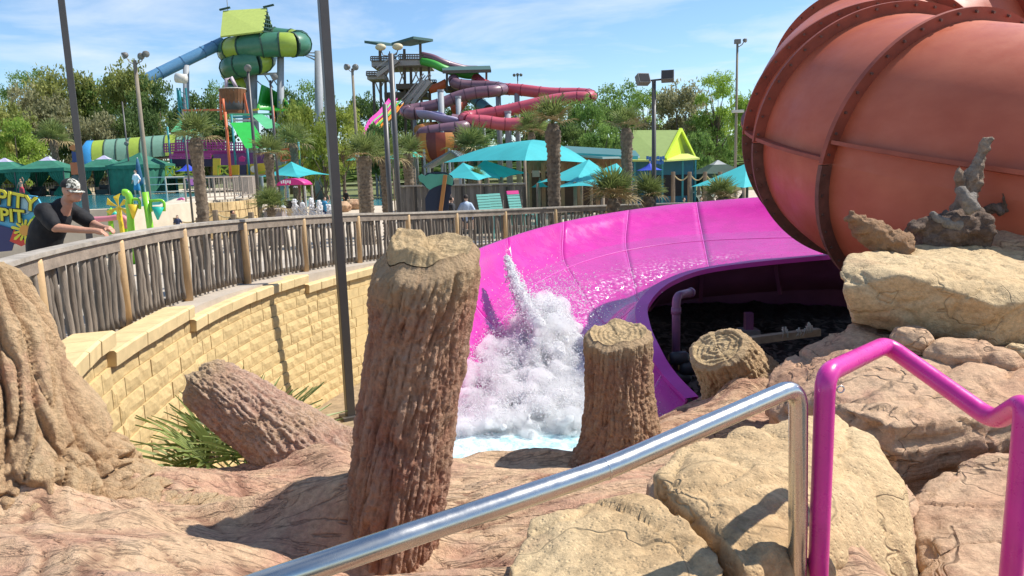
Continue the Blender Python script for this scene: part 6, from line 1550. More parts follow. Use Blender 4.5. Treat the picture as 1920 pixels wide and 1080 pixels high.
rail_band(308, 372, 270, 285, MAGP, 3, 16, x1y=(267, 282)); rail_band(390, 460, 268, 283, MAGP, 2, 16); rail_band(330, 425, 263, 278, MAGP, 7, 18); rail_band(318, 395, 289, 297, MAGP, 1, 6)
quad_([U(318, 296, PD + 4), U(420, 294, PD + 4), U(420, 312, PD + 4), U(318, 312, PD + 4)], NAVP, 'panel'); quad_([U(400, 289, PD + 3), U(500, 285, PD + 3), U(500, 310, PD + 3), U(400, 312, PD + 3)], PURP, 'panel')
quad_([U(325, 284, PD + 3.5), U(460, 282, PD + 3.5), U(460, 289, PD + 3.5), U(325, 292, PD + 3.5)], MAGP, 'deck_beam')
quad_([U(399, 297, PD), U(413, 297, PD), U(413, 331, PD), U(399, 331, PD)], YELP, 'panel'); quad_([U(431, 310, PD), U(448, 309, PD), U(448, 330, PD), U(431, 331, PD)], YELP, 'panel'); quad_([U(462, 308, PD), U(508, 305, PD), U(508, 326, PD), U(462, 330, PD)], YELP, 'panel')
quad_([U(449, 310, PD - .1), U(462, 309, PD - .1), U(462, 328, PD - .1), U(449, 329, PD - .1)], NAVP, 'play_panel')
for pxc in (476,): MB().tube([U(pxc, 317, PD - .15), U(pxc, 317, PD - .3)], .27, 14).build('porthole', RAIL_W, pt)
for x0, x1, y0, y1 in ((311, 326, 312, 332), (409, 431, 311, 331), (326, 372, 317, 330), (552, 561, 282, 298)):
    r_ = MB(); A0, A1, B0, B1 = U(x0, y0, PD - .5), U(x1, y0, PD - .5), U(x0, y1, PD - .5), U(x1, y1, PD - .5)
    for a, b in ((A0, A1), (B0, B1), (A0, B0), (A1, B1), (A0, B1), (A1, B0)): r_.bar(a, b, .09, .09)
    r_.build('lime_rail', LIMEP, pt)
r_ = MB(); A0, A1, B0, B1 = U(527, 280, PD), U(553, 278, PD), U(527, 302, PD), U(553, 299, PD)
for a, b in ((A0, A1), (B0, B1), (A0, B0), (A1, B1), (A0, B1), (A0.lerp(A1, .5), B1), (A0.lerp(B0, .5), A1.lerp(B1, .5))): r_.bar(a, b, .12, .12)
r_.build('orange_rail', ORANGE, pt)
MB().bar(U(462, 332, PD), U(557, 302, PD), .1, .1).build('lime_beam', LIMEP, pt)
for x0, y0, x1, y1, m_ in ((343, 207, 415, 206, ORANGE), (430, 215, 512, 214, PALEG), (430, 226, 490, 225, RAIL_W), (433, 220, 480, 219, TEAL), (470, 207, 485, 205, YELP)): MB().bar(U(x0, y0, PD + 4), U(x1, y1, PD + 4), .16, .16).build('beam', m_, pt)
MB().poly([U(447, 296, PD + 1.5), U(453, 292, PD + 1.5), U(460, 296, PD + 1.5), U(458, 303, PD + 1.5), U(449, 303, PD + 1.5)], (0, .05, 0)).build('pink_panel', KP, pt)
# legs down to the terrace
for px in (330, 372, 420, 470, 515, 550): q = U(px, 328, PD + 2); MB().tube([(q.x, q.y, GROUND), (q.x, q.y, q.z)], .1, 8).build('leg', TEAL, pt)
MB().poly([U(312, 331, PD - 1), U(560, 326, PD - 1), U(560, 326, PD + 6), U(312, 331, PD + 6)], (0, 0, -.15)).build('deck', plain('deck_grey', (.35, .32, .28), .8), pt)
sl_ = MB().poly([U(350, 336, PD - 2), U(376, 334, PD - 2), U(383, 345, PD - 4), U(358, 347, PD - 4)], (0, 0, -.1)).build('slide_end', PURP, pt)
# tipping bucket with staves
BKT = pm('bucket_wood', (.20, .085, .035), .7, .2, 2); bk = empty('tipping_bucket', U(438, 222, 66), 'giant brown wooden tipping bucket on top of the play tower', 'bucket')
c = U(439, 205, 66); ns = 22
for k in range(ns):
    a0, a1 = 2 * PI * k / ns + .012, 2 * PI * (k + 1) / ns - .012; vs = []
    for z, r in ((-.35, .80), (1.68, 1.12)):
        for rr_ in (r, r - .07): vs += [c + Vector((rr_ * math.cos(a0), rr_ * math.sin(a0), z)), c + Vector((rr_ * math.cos(a1), rr_ * math.sin(a1), z))]
    MB().add(vs, [(0, 1, 5, 4), (2, 6, 7, 3), (0, 4, 6, 2), (1, 3, 7, 5), (4, 5, 7, 6), (0, 2, 3, 1)]).build('stave', BKT, bk)
MB().tube([c + Vector((1.09 * math.cos(t), 1.09 * math.sin(t), 1.69)) for t in np.linspace(0, 2 * PI, 25)], .05, 6).build('rim', RAIL_W, bk)
MB().lathe([(.70, -.32), (.9, 0), (1.0, 1.2)], c, 16).build('inner_shell', POLE_M, bk, True)
for sx, px in ((-1, 419), (1, 463)):
    MB().bar(U(px + sx * 4, 225, 66), c + Vector((sx * 1.0, -.2, 1.3)), .16, .16).build('bucket_frame', ORANGE, bk)
MB().tube([c + Vector((-.55, 0, 1.6)), c + Vector((-.45, 0, 2.55)), c + Vector((.0, 0, 2.65)), c + Vector((.35, 0, 1.8))], .16, 8).build('spout', plain('spout_pale', (.45, .36, .40), .5), bk, True)
# teal lattice mast left of it
ms_ = empty('water_mast', G(337, 75, TZ), 'teal lattice mast with pale drum on top, left of the bucket', 'mast')
for px in (332, 337, 348): p = U(px, 165, 75); MB().tube([(p.x, p.y, TZ), (p.x, p.y, p.z)], .09, 6).build('mast_leg', TEAL, ms_)
for k in range(9): MB().bar(U(332, 168 + 9 * k, 75), U(348, 177 + 9 * k, 75), .06, .06).build('lattice_bar', TEAL, ms_)
MB().tube([U(330, 146, 75), U(349, 148, 75)], .45, 12).build('drum', RAIL_W, ms_, True)

# ================================================================== stair tower with red and purple tubes
CD = 108
WOODT = plain('tower_wood', (.13, .105, .085), .85); ROOF_T = plain('tower_roof', (.05, .11, .10), .6); CONC = plain('tower_conc', (.36, .33, .30), .8)
stw = empty('stair_tower', G(745, CD), 'tall slide tower with stairs, decks and tilted dark roofs', 'tower')
def slab(x0, x1, y, dd, depth, th, mat, name): a, b = U(x0, y, CD + dd), U(x1, y, CD + dd); return MB().box(((a.x + b.x) / 2, a.y + depth / 2, (a.z + b.z) / 2 - th / 2), (abs(b.x - a.x), depth, th)).build(name, mat, stw)
slab(696, 805, 112, 0, 7, .8, CONC, 'deck'); slab(688, 720, 140, -1, 4, .6, CONC, 'deck'); slab(742, 818, 156, 1, 5, .7, WOODT, 'deck'); slab(720, 800, 172, 2, 5, .8, WOODT, 'deck')
def guard(x0, x1, y0, y1, dd, n, mat=WOODT):
    g_ = MB(); a, b, c, d2 = U(x0, y0, CD + dd), U(x1, y0, CD + dd), U(x0, y1, CD + dd), U(x1, y1, CD + dd)
    for t in (0, .5, 1): g_.bar(a.lerp(c, t), b.lerp(d2, t), .14, .14)
    for k in range(n + 1): t = k / n; g_.bar(a.lerp(b, t), c.lerp(d2, t), .14, .10)
    return g_.build('guard_rail', mat, stw)
guard(695, 742, 106, 114, -.1, 14); guard(748, 806, 102, 111, -.1, 18); guard(687, 708, 134, 142, -1.1, 7); guard(795, 818, 150, 158, .9, 7)
for px, y0, y1 in ((712, 80, 260), (722, 120, 260), (735, 112, 265), (758, 92, 265), (770, 112, 265), (788, 82, 240), (804, 116, 190), (700, 142, 230)):
    p, q = U(px, y0, CD + 2), U(px, y1, CD + 2); MB().bar((q.x, q.y, GROUND), p, .35, .35).build('column', WOODT, stw)
for x0, y0, x1, y1 in ((714, 118, 735, 165), (735, 118, 714, 165), (770, 118, 790, 160), (790, 118, 770, 160), (742, 118, 768, 172), (700, 145, 722, 200), (770, 165, 790, 210), (758, 130, 738, 190), (788, 125, 804, 112)): MB().bar(U(x0, y0, CD + 2), U(x1, y1, CD + 2), .16, .16).build('brace', CONC, stw)
def roof_(pts, name='roof'): o = MB().poly([U(*p) for p in pts], (0, 0, -.35)).build(name, ROOF_T, stw); return o
roof_([(734, 80, CD - 2), (775, 68, CD - 2), (812, 73, CD + 3), (770, 82, CD + 5)]); roof_([(683, 76, CD - 1), (708, 80, CD - 2), (742, 82, CD + 3), (715, 78, CD + 5)])
roof_([(828, 125, CD - 1), (919, 123, CD - 1), (921, 131, CD - 3), (830, 133, CD - 3)]); roof_([(828, 125, CD - 1), (919, 123, CD - 1), (915, 128, CD + 4), (832, 129, CD + 4)])
MB().bar(U(830, 135, CD - 2.9), U(920, 133, CD - 2.9), .3, .4).build('fascia', WOODT, stw)
for px in (838, 912): p, q = U(px, 132, CD - 1), U(px, 172, CD - 1); MB().bar(q, p, .3, .3).build('post', WOODT, stw)
slab(832, 918, 160, 0, 4, .6, WOODT, 'deck'); slab(846, 905, 172, 1, 4, 1.2, WOODT, 'deck')
def stairs(x0, y0, x1, y1, dd, n, w=2.0):
    a, b = U(x0, y0, CD + dd), U(x1, y1, CD + dd)
    for off in (0, w): MB().bar(a + Vector((0, off, 0)), b + Vector((0, off, 0)), .16, .5).build('stringer', CONC, stw); MB().bar(a + Vector((0, off, 1.0)), b + Vector((0, off, 1.0)), .12, .16).build('hand_rail', CONC, stw)
    for k in range(n): p = a.lerp(b, (k + .5) / n); MB().box(p + Vector((0, w / 2, .1)), (.5, w, .12)).build('step', CONC, stw)
stairs(706, 142, 745, 113, -2, 10); stairs(760, 195, 795, 152, -2, 12); stairs(772, 195, 806, 152, -4, 12); stairs(730, 222, 768, 188, -2, 10)
RED = plain('tube_red', (.50, .085, .12), .4, coat=.2); PUR = plain('tube_purple', (.19, .10, .13), .4, coat=.2); LAV = plain('flume_lavender', (.34, .30, .46), .5); RED_R = plain('ring_red', (.22, .03, .05), .6); PUR_R = plain('ring_purple', (.08, .04, .06), .6)
rt = empty('tube_slide', G(1000, CD - 8), 'long coral-red tube slide looping out to the right of the stair tower', 'water slide')
banded_tube(rt, [U(893, 148, CD), U(905, 158, CD - 2), U(930, 166, CD - 3), U(947, 167, CD - 4), U(979, 169, CD - 5), U(1031, 175, CD - 6), U(1085, 176, CD - 7), U(1108, 179, CD - 9), U(1100, 183, CD - 11), U(1070, 184, CD - 11), U(1023, 191, CD - 11), U(952, 207, CD - 11), U(895, 217, CD - 11), U(872, 221, CD - 12), U(878, 226, CD - 14), U(910, 228, CD - 14), U(947, 233, CD - 14), U(1005, 231, CD - 14)], .78, [RED], 6, [(4, 0)], RED_R, seg=12)
pt_ = empty('tube_slide', G(850, CD - 8), 'dull purple tube slide winding below the stair tower', 'water slide')
banded_tube(pt_, [U(850, 148, CD - 2), U(856, 157, CD - 3), U(885, 161, CD - 3), U(925, 163, CD - 4), U(943, 167, CD - 6), U(925, 171, CD - 8), U(893, 174, CD - 8), U(861, 181, CD - 8), U(822, 196, CD - 8), U(778, 205, CD - 8), U(760, 209, CD - 9), U(772, 213, CD - 11), U(796, 212, CD - 11)], .76, [PUR], 6, [(4, 0)], PUR_R, seg=12)
banded_tube(pt_, [U(846, 226, CD - 12), U(868, 230, CD - 12), U(878, 236, CD - 13), U(866, 240, CD - 15), U(827, 245, CD - 15), U(798, 250, CD - 15), U(792, 256, CD - 14), U(806, 262, CD - 12)], .85, [PUR], 6, [(4, 0)], PUR_R, seg=12)
cl = catmull([U(794, 212, CD - 11), U(815, 214, CD - 12), U(835, 222, CD - 12.5), U(852, 229, CD - 12)], 8); rows = []
for i, p in enumerate(cl):
    t = (cl[min(i + 1, len(cl) - 1)] - cl[max(i - 1, 0)]).normalized(); s_ = Vector((-t.y, t.x, 0)).normalized()
    rows.append([p + s_ * (1.5 * math.cos(a_)) + Vector((0, 0, -1.1 * math.sin(a_) + .3)) for a_ in np.linspace(0, PI, 11)])
f_ = MB().grid(rows).build('open_flume', LAV, pt_, True); f_.modifiers.new('thickness', 'SOLIDIFY').thickness = .12
bw = empty('slide_bowl', G(822, CD - 14), 'red and orange striped slide bowl under the purple tube', 'slide bowl'); c = U(822, 280, CD - 14)
for k in range(16):
    rows = [[c + Vector((r * math.cos(a_), r * math.sin(a_), z)) for a_ in np.linspace(2 * PI * k / 16, 2 * PI * (k + 1) / 16, 4)] for r, z in ((1.4, -1.6), (2.4, -.9), (3.0, .3), (3.1, 1.2), (2.9, 1.9))]
    MB().grid(rows).build('bowl_section', (plain('bowl_red', (.26, .05, .03), .5), plain('bowl_orange', (.50, .20, .05), .5), plain('bowl_dark', (.13, .03, .03), .5))[k % 3], bw, True)
for a_ in np.linspace(0, 2 * PI, 7)[:-1]: p = c + Vector((3.0 * math.cos(a_), 3.0 * math.sin(a_), 0)); MB().tube([(p.x, p.y, GROUND), tuple(p)], .15, 8).build('leg', GREY_C, bw)
MB().tube([U(786, 248, CD - 14), U(800, 240, CD - 13), U(818, 236, CD - 12)], [.9, .7, .6], 10).build('inlet', plain('bowl_orange', (.50, .20, .05), .5), bw, True)
for k, (m_, lab) in enumerate(((plain('lane_pink', (.55, .03, .30), .45), 'pink'), (plain('lane_green', (.10, .50, .12), .45), 'green'), (plain('lane_orange', (.70, .25, .03), .45), 'orange'))):
    ln = empty('slide_lane', G(710 + 8 * k, CD - 10), lab + ' lane of the rainbow racing slide left of the stair tower', 'water slide', 'rainbow slide lanes'); cl = catmull([U(737 + 7 * k, 184 + 3 * k, CD - 2), U(718 + 7 * k, 208 + 3 * k, CD - 6), U(700 + 6 * k, 225 + 4 * k, CD - 10), U(686 + 6 * k, 256 + 3 * k, CD - 15)], 6)
    rows = [[p + Vector((.55 * math.cos(a_), -.1, -.42 * math.sin(a_))) for a_ in np.linspace(0, PI, 8)] for p in cl]
    f_ = MB().grid(rows).build('flume', m_, ln, True); f_.modifiers.new('thickness', 'SOLIDIFY').thickness = .08
    for i in (6, 12): MB().tube([(cl[i].x, cl[i].y, GROUND), (cl[i].x, cl[i].y, cl[i].z - .4)], .12, 6).build('leg', GREY_C, ln)
gs = empty('tube_slide', G(815, CD + 1), 'green open chute dropping from the top deck of the stair tower', 'water slide'); cl = catmull([U(792, 115, CD), U(812, 120, CD - 1), U(835, 130, CD - 1), U(872, 140, CD + 1), U(895, 141, CD + 2)], 6)
MB().tube(cl, .55, 10).build('chute', plain('chute_green', (.06, .34, .05), .45), gs, True); MB().tube([p + Vector((0, .6, .9)) for p in cl], .5, 10).build('purple_chute', PUR, gs, True)
ts_ = empty('tube_slide', G(905, CD), 'short teal and violet tube behind the grey columns of the purple slide', 'water slide'); banded_tube(ts_, [U(884, 178, CD), U(896, 190, CD - 1), U(915, 208, CD - 3)], .85, [plain('tube_teal', (.12, .28, .32), .45)], 6, [(4, 0)], PUR_R)
oc = empty('tube_slide', G(820, CD), 'orange open chute crossing behind the stairs', 'water slide'); MB().tube(catmull([U(805, 168, CD), U(822, 163, CD), U(838, 155, CD)], 5), .6, 10).build('chute', ORANGE, oc, True); MB().tube([U(846, 205, CD - 4), U(858, 200, CD - 4), U(866, 190, CD - 3)], .9, 10).build('red_end', plain('end_red', (.45, .10, .05), .5), oc, True)
for k, (px, y0, w, dd) in enumerate(((826, 172, .55, -9), (859, 184, .5, -9), (952, 212, .55, -12), (934, 176, .5, -5), (969, 172, .5, -5), (777, 222, .35, -8), (829, 250, .3, -16), (1072, 184, .45, -9), (893, 165, .3, 0), (905, 178, .3, 0))):
    p = U(px, y0, CD + dd); o = empty('support_column', (p.x, p.y, GROUND), ['grey column under the purple tube beside the stairs', 'second grey column under the purple tube', 'stout grey column in front of the lower red tube', 'grey column where the red tube starts', 'grey column under the upper red tube', 'slim grey column left of the lavender flume', 'slim grey column in front of the striped bowl', 'grey column at the far bend of the red tube', 'thin column under the second dark roof', 'thin column right of the second dark roof'][k], 'column')
    w *= .72; MB().tube([(p.x, p.y, GROUND), tuple(p)], w, 12).build('shaft', GREY_C, o, True); MB().tube([(p.x, p.y, p.z), (p.x, p.y, p.z + .25)], w * 1.12, 12).build('collar', GREY_C, o)
    MB().tube([(p.x, p.y, GROUND), (p.x, p.y, GROUND + .3)], w * 1.3, 12).build('footing', CONC, o)

# ================================================================== buildings
BD = 58
LIMEW = plain('lime_gable', (.50, .66, .03), .6); OLIVE_R = plain('lime_roof_olive', (.22, .30, .08), .7); BLUEW_ = plain('shop_blue', (.04, .17, .26), .7)
lb = empty('park_shop', G(1245, BD), 'shop with tall lime gable roof and blue walls', 'building')
r0, r1 = U(1187, 244, BD), U(1275, 244, BD); f0, f1 = U(1183, 300, BD - 3), U(1245, 299, BD - 3.2); k0, k1 = U(1300, 296, BD + 3), U(1200, 292, BD + 3)
MB().add([r0, r1, f1, f0], [(0, 1, 2, 3)]).build('roof_slope', OLIVE_R, lb).modifiers.new('thickness', 'SOLIDIFY').thickness = .15
MB().add([r0, r1, k0, k1], [(0, 1, 2, 3)]).build('roof_slope', OLIVE_R, lb).modifiers.new('thickness', 'SOLIDIFY').thickness = .15
gl_ = r1 + Vector((-.12, 0, -.1)); MB().poly([gl_, f1 + Vector((.15, 0, .05)), k0 + Vector((-.5, 0, .1))], (-.1, 0, 0)).build('gable', LIMEW, lb)
for a, b in ((r1, f1), (r1, k0)): MB().bar(a + Vector((.05, -.05, .06)), b + Vector((.1, -.05, .02)), .18, .22).build('barge_board', LIMEW, lb)
MB().poly([U(1182, 300, BD - 3.2), U(1245, 300, BD - 3.4), U(1312, 296, BD - 1), U(1290, 288, BD + 1), U(1188, 290, BD)], (0, 0, -.12)).build('porch_roof', plain('porch_lime', (.50, .58, .14), .6), lb)
a, b = U(1190, 306, BD - 1), U(1292, 304, BD + 1); MB().box(((a.x + b.x) / 2, BD + 1.2, -1.4), (b.x - a.x, 3.4, 3.4)).build('wall', BLUEW_, lb)
MB().box(((a.x + b.x) / 2 + .2, BD - .52, -1.6), ((b.x - a.x) * .7, .06, 1.6)).build('serving_opening', plain('opening_dark', (.02, .02, .025), .6), lb)
for px in (1190, 1242, 1280, 1304): p = U(px, 300, BD - 2.8 if px < 1250 else BD - 1.2); MB().bar((p.x, p.y, GROUND), (p.x, p.y, p.z), .13, .13).build('post', plain('post_teal', (.04, .26, .30), .6), lb)
sgn = MB()
for j in range(7): sgn.box(U(1214 + 5 * j, 296 + 2 * (j % 2), BD - 3.8), (.17, .06, .34 if j % 2 else .26))
for j in range(5): sgn.box(U(1222 + 5 * j, 304 + (j % 2), BD - 3.8), (.17, .06, .26))
sgn.build('sign_letters', plain('sign_blue_letters', (.03, .14, .40), .5), lb)
BROWN = pm('siding_brown', (.27, .16, .085), .8, .2, 4, stretch=(8, 1, 1)); BROOF = plain('roof_teal_dark', (.05, .15, .15), .6)
bb = empty('park_building', G(1110, 52), 'long low brown building with dark teal roof and open front', 'building')
MB().poly([U(1040, 282, 50), U(1192, 286, 50), U(1200, 296, 47), U(1130, 298, 46), U(1040, 290, 47)], (0, .1, .12)).build('roof', BROOF, bb); MB().poly([U(1040, 283, 50.2), U(1192, 287, 50.2), U(1192, 284, 58), U(1060, 276, 58)], (0, 0, .1)).build('roof', BROOF, bb)
MB().bar(U(1060, 289, 46.6), U(1196, 296, 46.6), .1, .22).build('fascia', plain('fascia_teal', (.06, .38, .38), .6), bb)
for k in range(24):
    t = k / 24; a = U(985 + 190 * t, 297 + 2 * t, 49); MB().box((a.x + .12, 49, a.z - .35), (.26, .06, .85)).build('plank', BROWN, bb)
a, b = U(985, 320, 51), U(1180, 320, 51); MB().box(((a.x + b.x) / 2, 54, -1.7), (b.x - a.x, 5, 2.8)).build('interior_wall', plain('interior_brown', (.10, .06, .04), .8), bb)
for px in (992, 1018, 1054, 1085, 1120, 1150): p = U(px, 305, 48.6); MB().bar((p.x, p.y, GROUND), (p.x, p.y, p.z), .25, .25).build('post', BROWN, bb)
for px in (1005, 1068): p = U(px, 322, 51.3); MB().box((p.x, 51.4, p.z), (.5, .04, .7)).build('poster', plain('poster_pale', (.55, .48, .42), .7), bb)
gh = empty('pavilion', G(830, 62), 'small grey gabled pavilion behind the small turquoise tents', 'building'); PAVR = plain('pavilion_roof', (.10, .14, .16), .6)
r0 = U(845, 281, 60); r1 = r0 + Vector((.6, 7, 0)); e0, e1 = U(792, 312, 60), U(868, 300, 60)
MB().add([r0, r1, e0 + Vector((0, 7, 0)), e0], [(0, 1, 2, 3)]).build('roof_slope', PAVR, gh).modifiers.new('thickness', 'SOLIDIFY').thickness = .15
MB().add([r0, r1, e1 + Vector((0, 7, 0)), e1], [(0, 1, 2, 3)]).build('roof_slope', PAVR, gh).modifiers.new('thickness', 'SOLIDIFY').thickness = .15
MB().poly([r0 + Vector((0, .1, -.15)), e0 + Vector((.9, .1, 0)), e1 + Vector((-.3, .1, 0))], (0, .08, 0)).build('gable', plain('pavilion_gable', (.16, .20, .12), .7), gh)
for px in (803, 830, 862): p = U(px, 312, 60.4); MB().bar((p.x, p.y, GROUND), (p.x, p.y, p.z), .18, .18).build('post', plain('pavilion_post', (.22, .27, .30), .7), gh)
c = U(832, 322, 63); MB().box((c.x, 64, -1.9), (3.0, 2.5, 2.4)).build('counter_wall', plain('pavilion_wall', (.30, .28, .24), .8), gh)

# grey plank screen with the back of a cut-out sign in front
PLK = pm('plank_grey', (.17, .145, .12), .9, .3, 2, stretch=(5, 5, .6), rand=.25); FD = 30
pf = empty('plank_fence', G(870, FD), 'tall grey plank screen behind the seated visitors', 'fence'); rp_ = random.Random(8)
for k in range(34):
    t = (k + .5) / 34; px = 747 + 238 * t; p = U(px, 350 - 5 * t, FD); hgt = p.z - GROUND + rp_.uniform(-.03, .03)
    MB().box((p.x, FD + rp_.uniform(-.01, .01), GROUND + hgt / 2), (.143, .025, hgt)).build('plank', PLK, pf)
a, b = U(747, 349, FD - .06), U(986, 344, FD - .06); MB().bar(a, b, .10, .06).build('cap', WOOD_CAP, pf)
for px in (778, 822, 866, 908, 950, 984): p = U(px, 350, FD - .05); MB().bar((p.x, p.y, GROUND), (p.x, p.y, p.z), .07, .09).build('post', plain('dark_wood', (.06, .05, .04), .9), pf)
csg = empty('cutout_sign', G(822, 26.5), 'back of a cut-out board, dark below and sea green above, propped by an orange post', 'sign'); SGR = plain('sea_green', (.10, .36, .25), .7); NVY = plain('board_navy', (.02, .03, .055), .7); ED = 26.5
MB().poly([U(x, y, ED) for x, y in ((798, 395), (797, 372), (804, 358), (812, 350), (824, 346), (838, 344), (845, 350), (846, 362), (842, 375), (840, 395))], (0, .06, 0)).build('board', NVY, csg)
MB().poly([U(x, y, ED - .02) for x, y in ((784, 330), (790, 326), (797, 330), (806, 326), (818, 327), (830, 326), (842, 328), (850, 336), (848, 348), (838, 345), (824, 347), (812, 352), (806, 356), (800, 352), (794, 344), (787, 340))], (0, .05, 0)).build('green_top', SGR, csg)
MB().poly([U(x, y, ED + .06) for x, y in ((795, 330), (802, 324), (818, 322), (836, 323), (848, 330), (852, 345), (843, 352), (806, 356), (790, 345))], (0, .04, 0)).build('backing', NVY, csg)
MB().bar(U(835, 328, ED - .12), U(826, 396, ED - .12), .13, .10).build('orange_post', plain('post_orange', (.45, .20, .06), .8), csg)

# wooden boardwalk rails at the right
BWR = plain('boardwalk_rail', (.40, .36, .29), .85)
railing('pale boardwalk railing right of the plank screen', [P(990, 30, 0), P(1030, 30, 0)], GROUND + .35, 1.05, BWR, bar=.13, top=.08, vis=.05)
railing('pale boardwalk railing left of the low fan palm', [P(1050, 27, 0), P(1090, 27, 0), P(1130, 27.5, 0)], GROUND + .3, 1.05, BWR, bar=.13, top=.08, vis=.05)
railing('grey ramp railing right of the loungers', [P(945, 27, 0), P(1000, 26.5, 0), P(1040, 26, 0)], GROUND + .1, .95, BWR, bar=.13, top=.08, vis=.05)
# rope fence
ROPE = plain('rope', (.45, .36, .20), .9)
rf = empty('rope_fence', G(1300, 54), 'rope fence on wooden posts beside the lime-roofed shop', 'fence'); prev = None
for px in (1262, 1293, 1322, 1350, 1380):
    p = U(px, 322, 54); MB().tube([(p.x, p.y, GROUND), (p.x, p.y, p.z)], .15, 8).build('post', POST_D, rf)
    if prev: MB().tube([prev.lerp(p, t) + Vector((0, 0, -.15 - .45 * math.sin(PI * t))) for t in np.linspace(0, 1, 9)], .05, 6).build('rope', ROPE, rf)
    prev = p
rf = empty('rope_fence', G(420, 33), 'rope fence on stubby posts below the stone wall', 'fence'); prev = None
for px, py in ((330, 408), (372, 408), (403, 394), (438, 402), (470, 398)):
    p = U(px, py, 33); MB().tube([(p.x, p.y, GROUND), (p.x, p.y, p.z)], .13, 8).build('post', POST_D, rf)
    if prev: MB().tube([prev.lerp(p, t) + Vector((0, 0, -.1 - .12 * math.sin(PI * t))) for t in np.linspace(0, 1, 9)], .035, 6).build('rope', ROPE, rf)
    prev = p
# litter bin and stone block
tb_ = empty('litter_bin', G(516, 34), 'square stone-grey litter bin with two round holes by the pink kiosk', 'bin'); c = U(516, 398, 34)
MB().box((c.x, c.y, -2.3), (.78, .6, 1.55)).build('body', plain('bin_stone', (.33, .27, .25), .8), tb_); MB().box((c.x, c.y, -1.49), (.86, .68, .08)).build('lid', plain('bin_lid', (.40, .33, .30), .8), tb_)
for dz in (-1.72, -1.98): MB().tube([(c.x - .1, c.y - .302, dz), (c.x - .1, c.y - .315, dz)], .10, 12).build('hole', plain('bin_hole', (.02, .02, .02), .8), tb_)

# ================================================================== splash-pad toys behind the man
LG = plain('toy_lime', (.22, .55, .03), .4, coat=.3); YG = plain('toy_yellow', (.68, .48, .03), .4); TG = plain('toy_teal', (.02, .40, .32), .4); PG = plain('toy_pink', (.60, .22, .26), .5)
sd0 = 28; sy_ = empty('spray_toy', G(250, sd0), 'lime splash-pad frame with yellow and teal tipping cones', 'water toy')
pole1 = [U(245, 420, sd0), U(243, 375, sd0), U(238, 362, sd0), U(231, 361, sd0)]
MB().tube([Vector((pole1[0].x, pole1[0].y, GROUND))] + catmull(pole1, 4), .13, 10).build('pole', LG, sy_, True)
p = U(272, 360, sd0); MB().tube([(p.x + .1, p.y, GROUND), (p.x, p.y, p.z)], .12, 10).build('pole', LG, sy_, True)
MB().tube(rail_path([U(240, 400, sd0), U(236, 374, sd0), U(262, 373, sd0), U(262, 392, sd0)], .2), .055, 8).build('hanger', LG, sy_, True)
MB().tube(rail_path([U(276, 377, sd0), U(308, 375, sd0), U(308, 396, sd0)], .2), .055, 8).build('hanger', LG, sy_, True); MB().tube(rail_path([U(282, 377, sd0), U(284, 397, sd0)], .2), .055, 8).build('hanger', LG, sy_, True)
def cone(px, y0, y1, w, mat): a, b = U(px, y0, sd0 - .1), U(px, y1, sd0 - .1); R = w * sd0 / FPX / 2; MB().tube([b, a], [.03, R], 14).build('cone_bucket', mat, sy_, True)
cone(250, 383, 410, 20, YG); cone(296, 388, 412, 22, TG)
fw = empty('spray_flower', G(222, 28.5), 'yellow pinwheel flower spray toy left of the lime frame', 'water toy'); c = U(222, 388, 28.5); MB().tube([(c.x + .1, c.y, GROUND), tuple(c)], .09, 8).build('stem', YG, fw)
for k in range(6):
    t = k * PI / 3 + .3; d1, d2 = Vector((math.cos(t), 0, math.sin(t))), Vector((math.cos(t + .5), -.25, math.sin(t + .5))); MB().poly([c, c + d1 * .30 + Vector((0, -.08, 0)), c + d1 * .52, c + d2 * .40], (0, .03, 0)).build('petal', YG, fw)
pp = empty('spray_pipe', G(195, 29), 'pink spray pipe curving above the fence rail', 'water toy'); MB().tube(catmull([U(165, 412, 29), U(200, 410, 29), U(225, 407, 29), U(236, 413, 29), U(236, 428, 29)], 5), .11, 10).build('pipe', PG, pp, True); MB().tube([G(236, 29), U(236, 426, 29)], .1, 8).build('stand', LG, pp)
gp = empty('spray_post', G(205, 29.3), 'short lime spray post left of the yellow flower', 'water toy'); p = U(206, 400, 29.3); MB().tube(catmull([(p.x, p.y, GROUND), (p.x, p.y, p.z), U(210, 396, 29.3), U(215, 400, 29.3)], 4), .10, 8).build('pole', LG, gp, True)
MB().ball(U(215, 402, 29.3), .13, 10, 8).build('nozzle', TG, gp, True)
ph = empty('pool_slide', G(335, 40, TZ), 'small pink pool-entry rail by the curved railing', 'handrail'); MB().tube(rail_path([U(318, 392, 40), U(336, 373, 40), U(344, 372, 40), U(347, 390, 40)], .2), .06, 8).build('rail', plain('rail_pink', (.60, .12, .33), .5), ph, True)
# fountain jets
rg = np.random.default_rng(21)
for k, (px, yt, lab) in enumerate(((552, 374, 'leftmost'), (567, 380, 'second'), (583, 372, 'middle'), (598, 376, 'fourth'), (617, 384, 'fifth'), (628, 388, 'rightmost'), (531, 386, 'nearest the litter bin'))):
    p = U(px, yt, 44); n = 700; u = rg.uniform(0, 1, n) ** .7; h = p.z - GROUND
    C_ = np.stack([p.x + rg.normal(0, .04 + .10 * (1 - u), n), p.y + rg.normal(0, .07, n), GROUND + h * u], 1)
    if lab == 'nearest the litter bin': lb_ = 'low white fountain jet beside the litter bin'
    else: lb_ = lab + ' of the white fountain jets right of the kiosk' if lab in ('leftmost', 'rightmost', 'middle') else lab + ' from the left of the white fountain jets by the kiosk'
    o = drops('fountain_jet', C_, rg.uniform(.025, .06, n), FOAM, None); o['label'] = lb_; o['category'] = 'fountain'; o['group'] = 'fountain jets'
    o['kind'] = 'stuff'

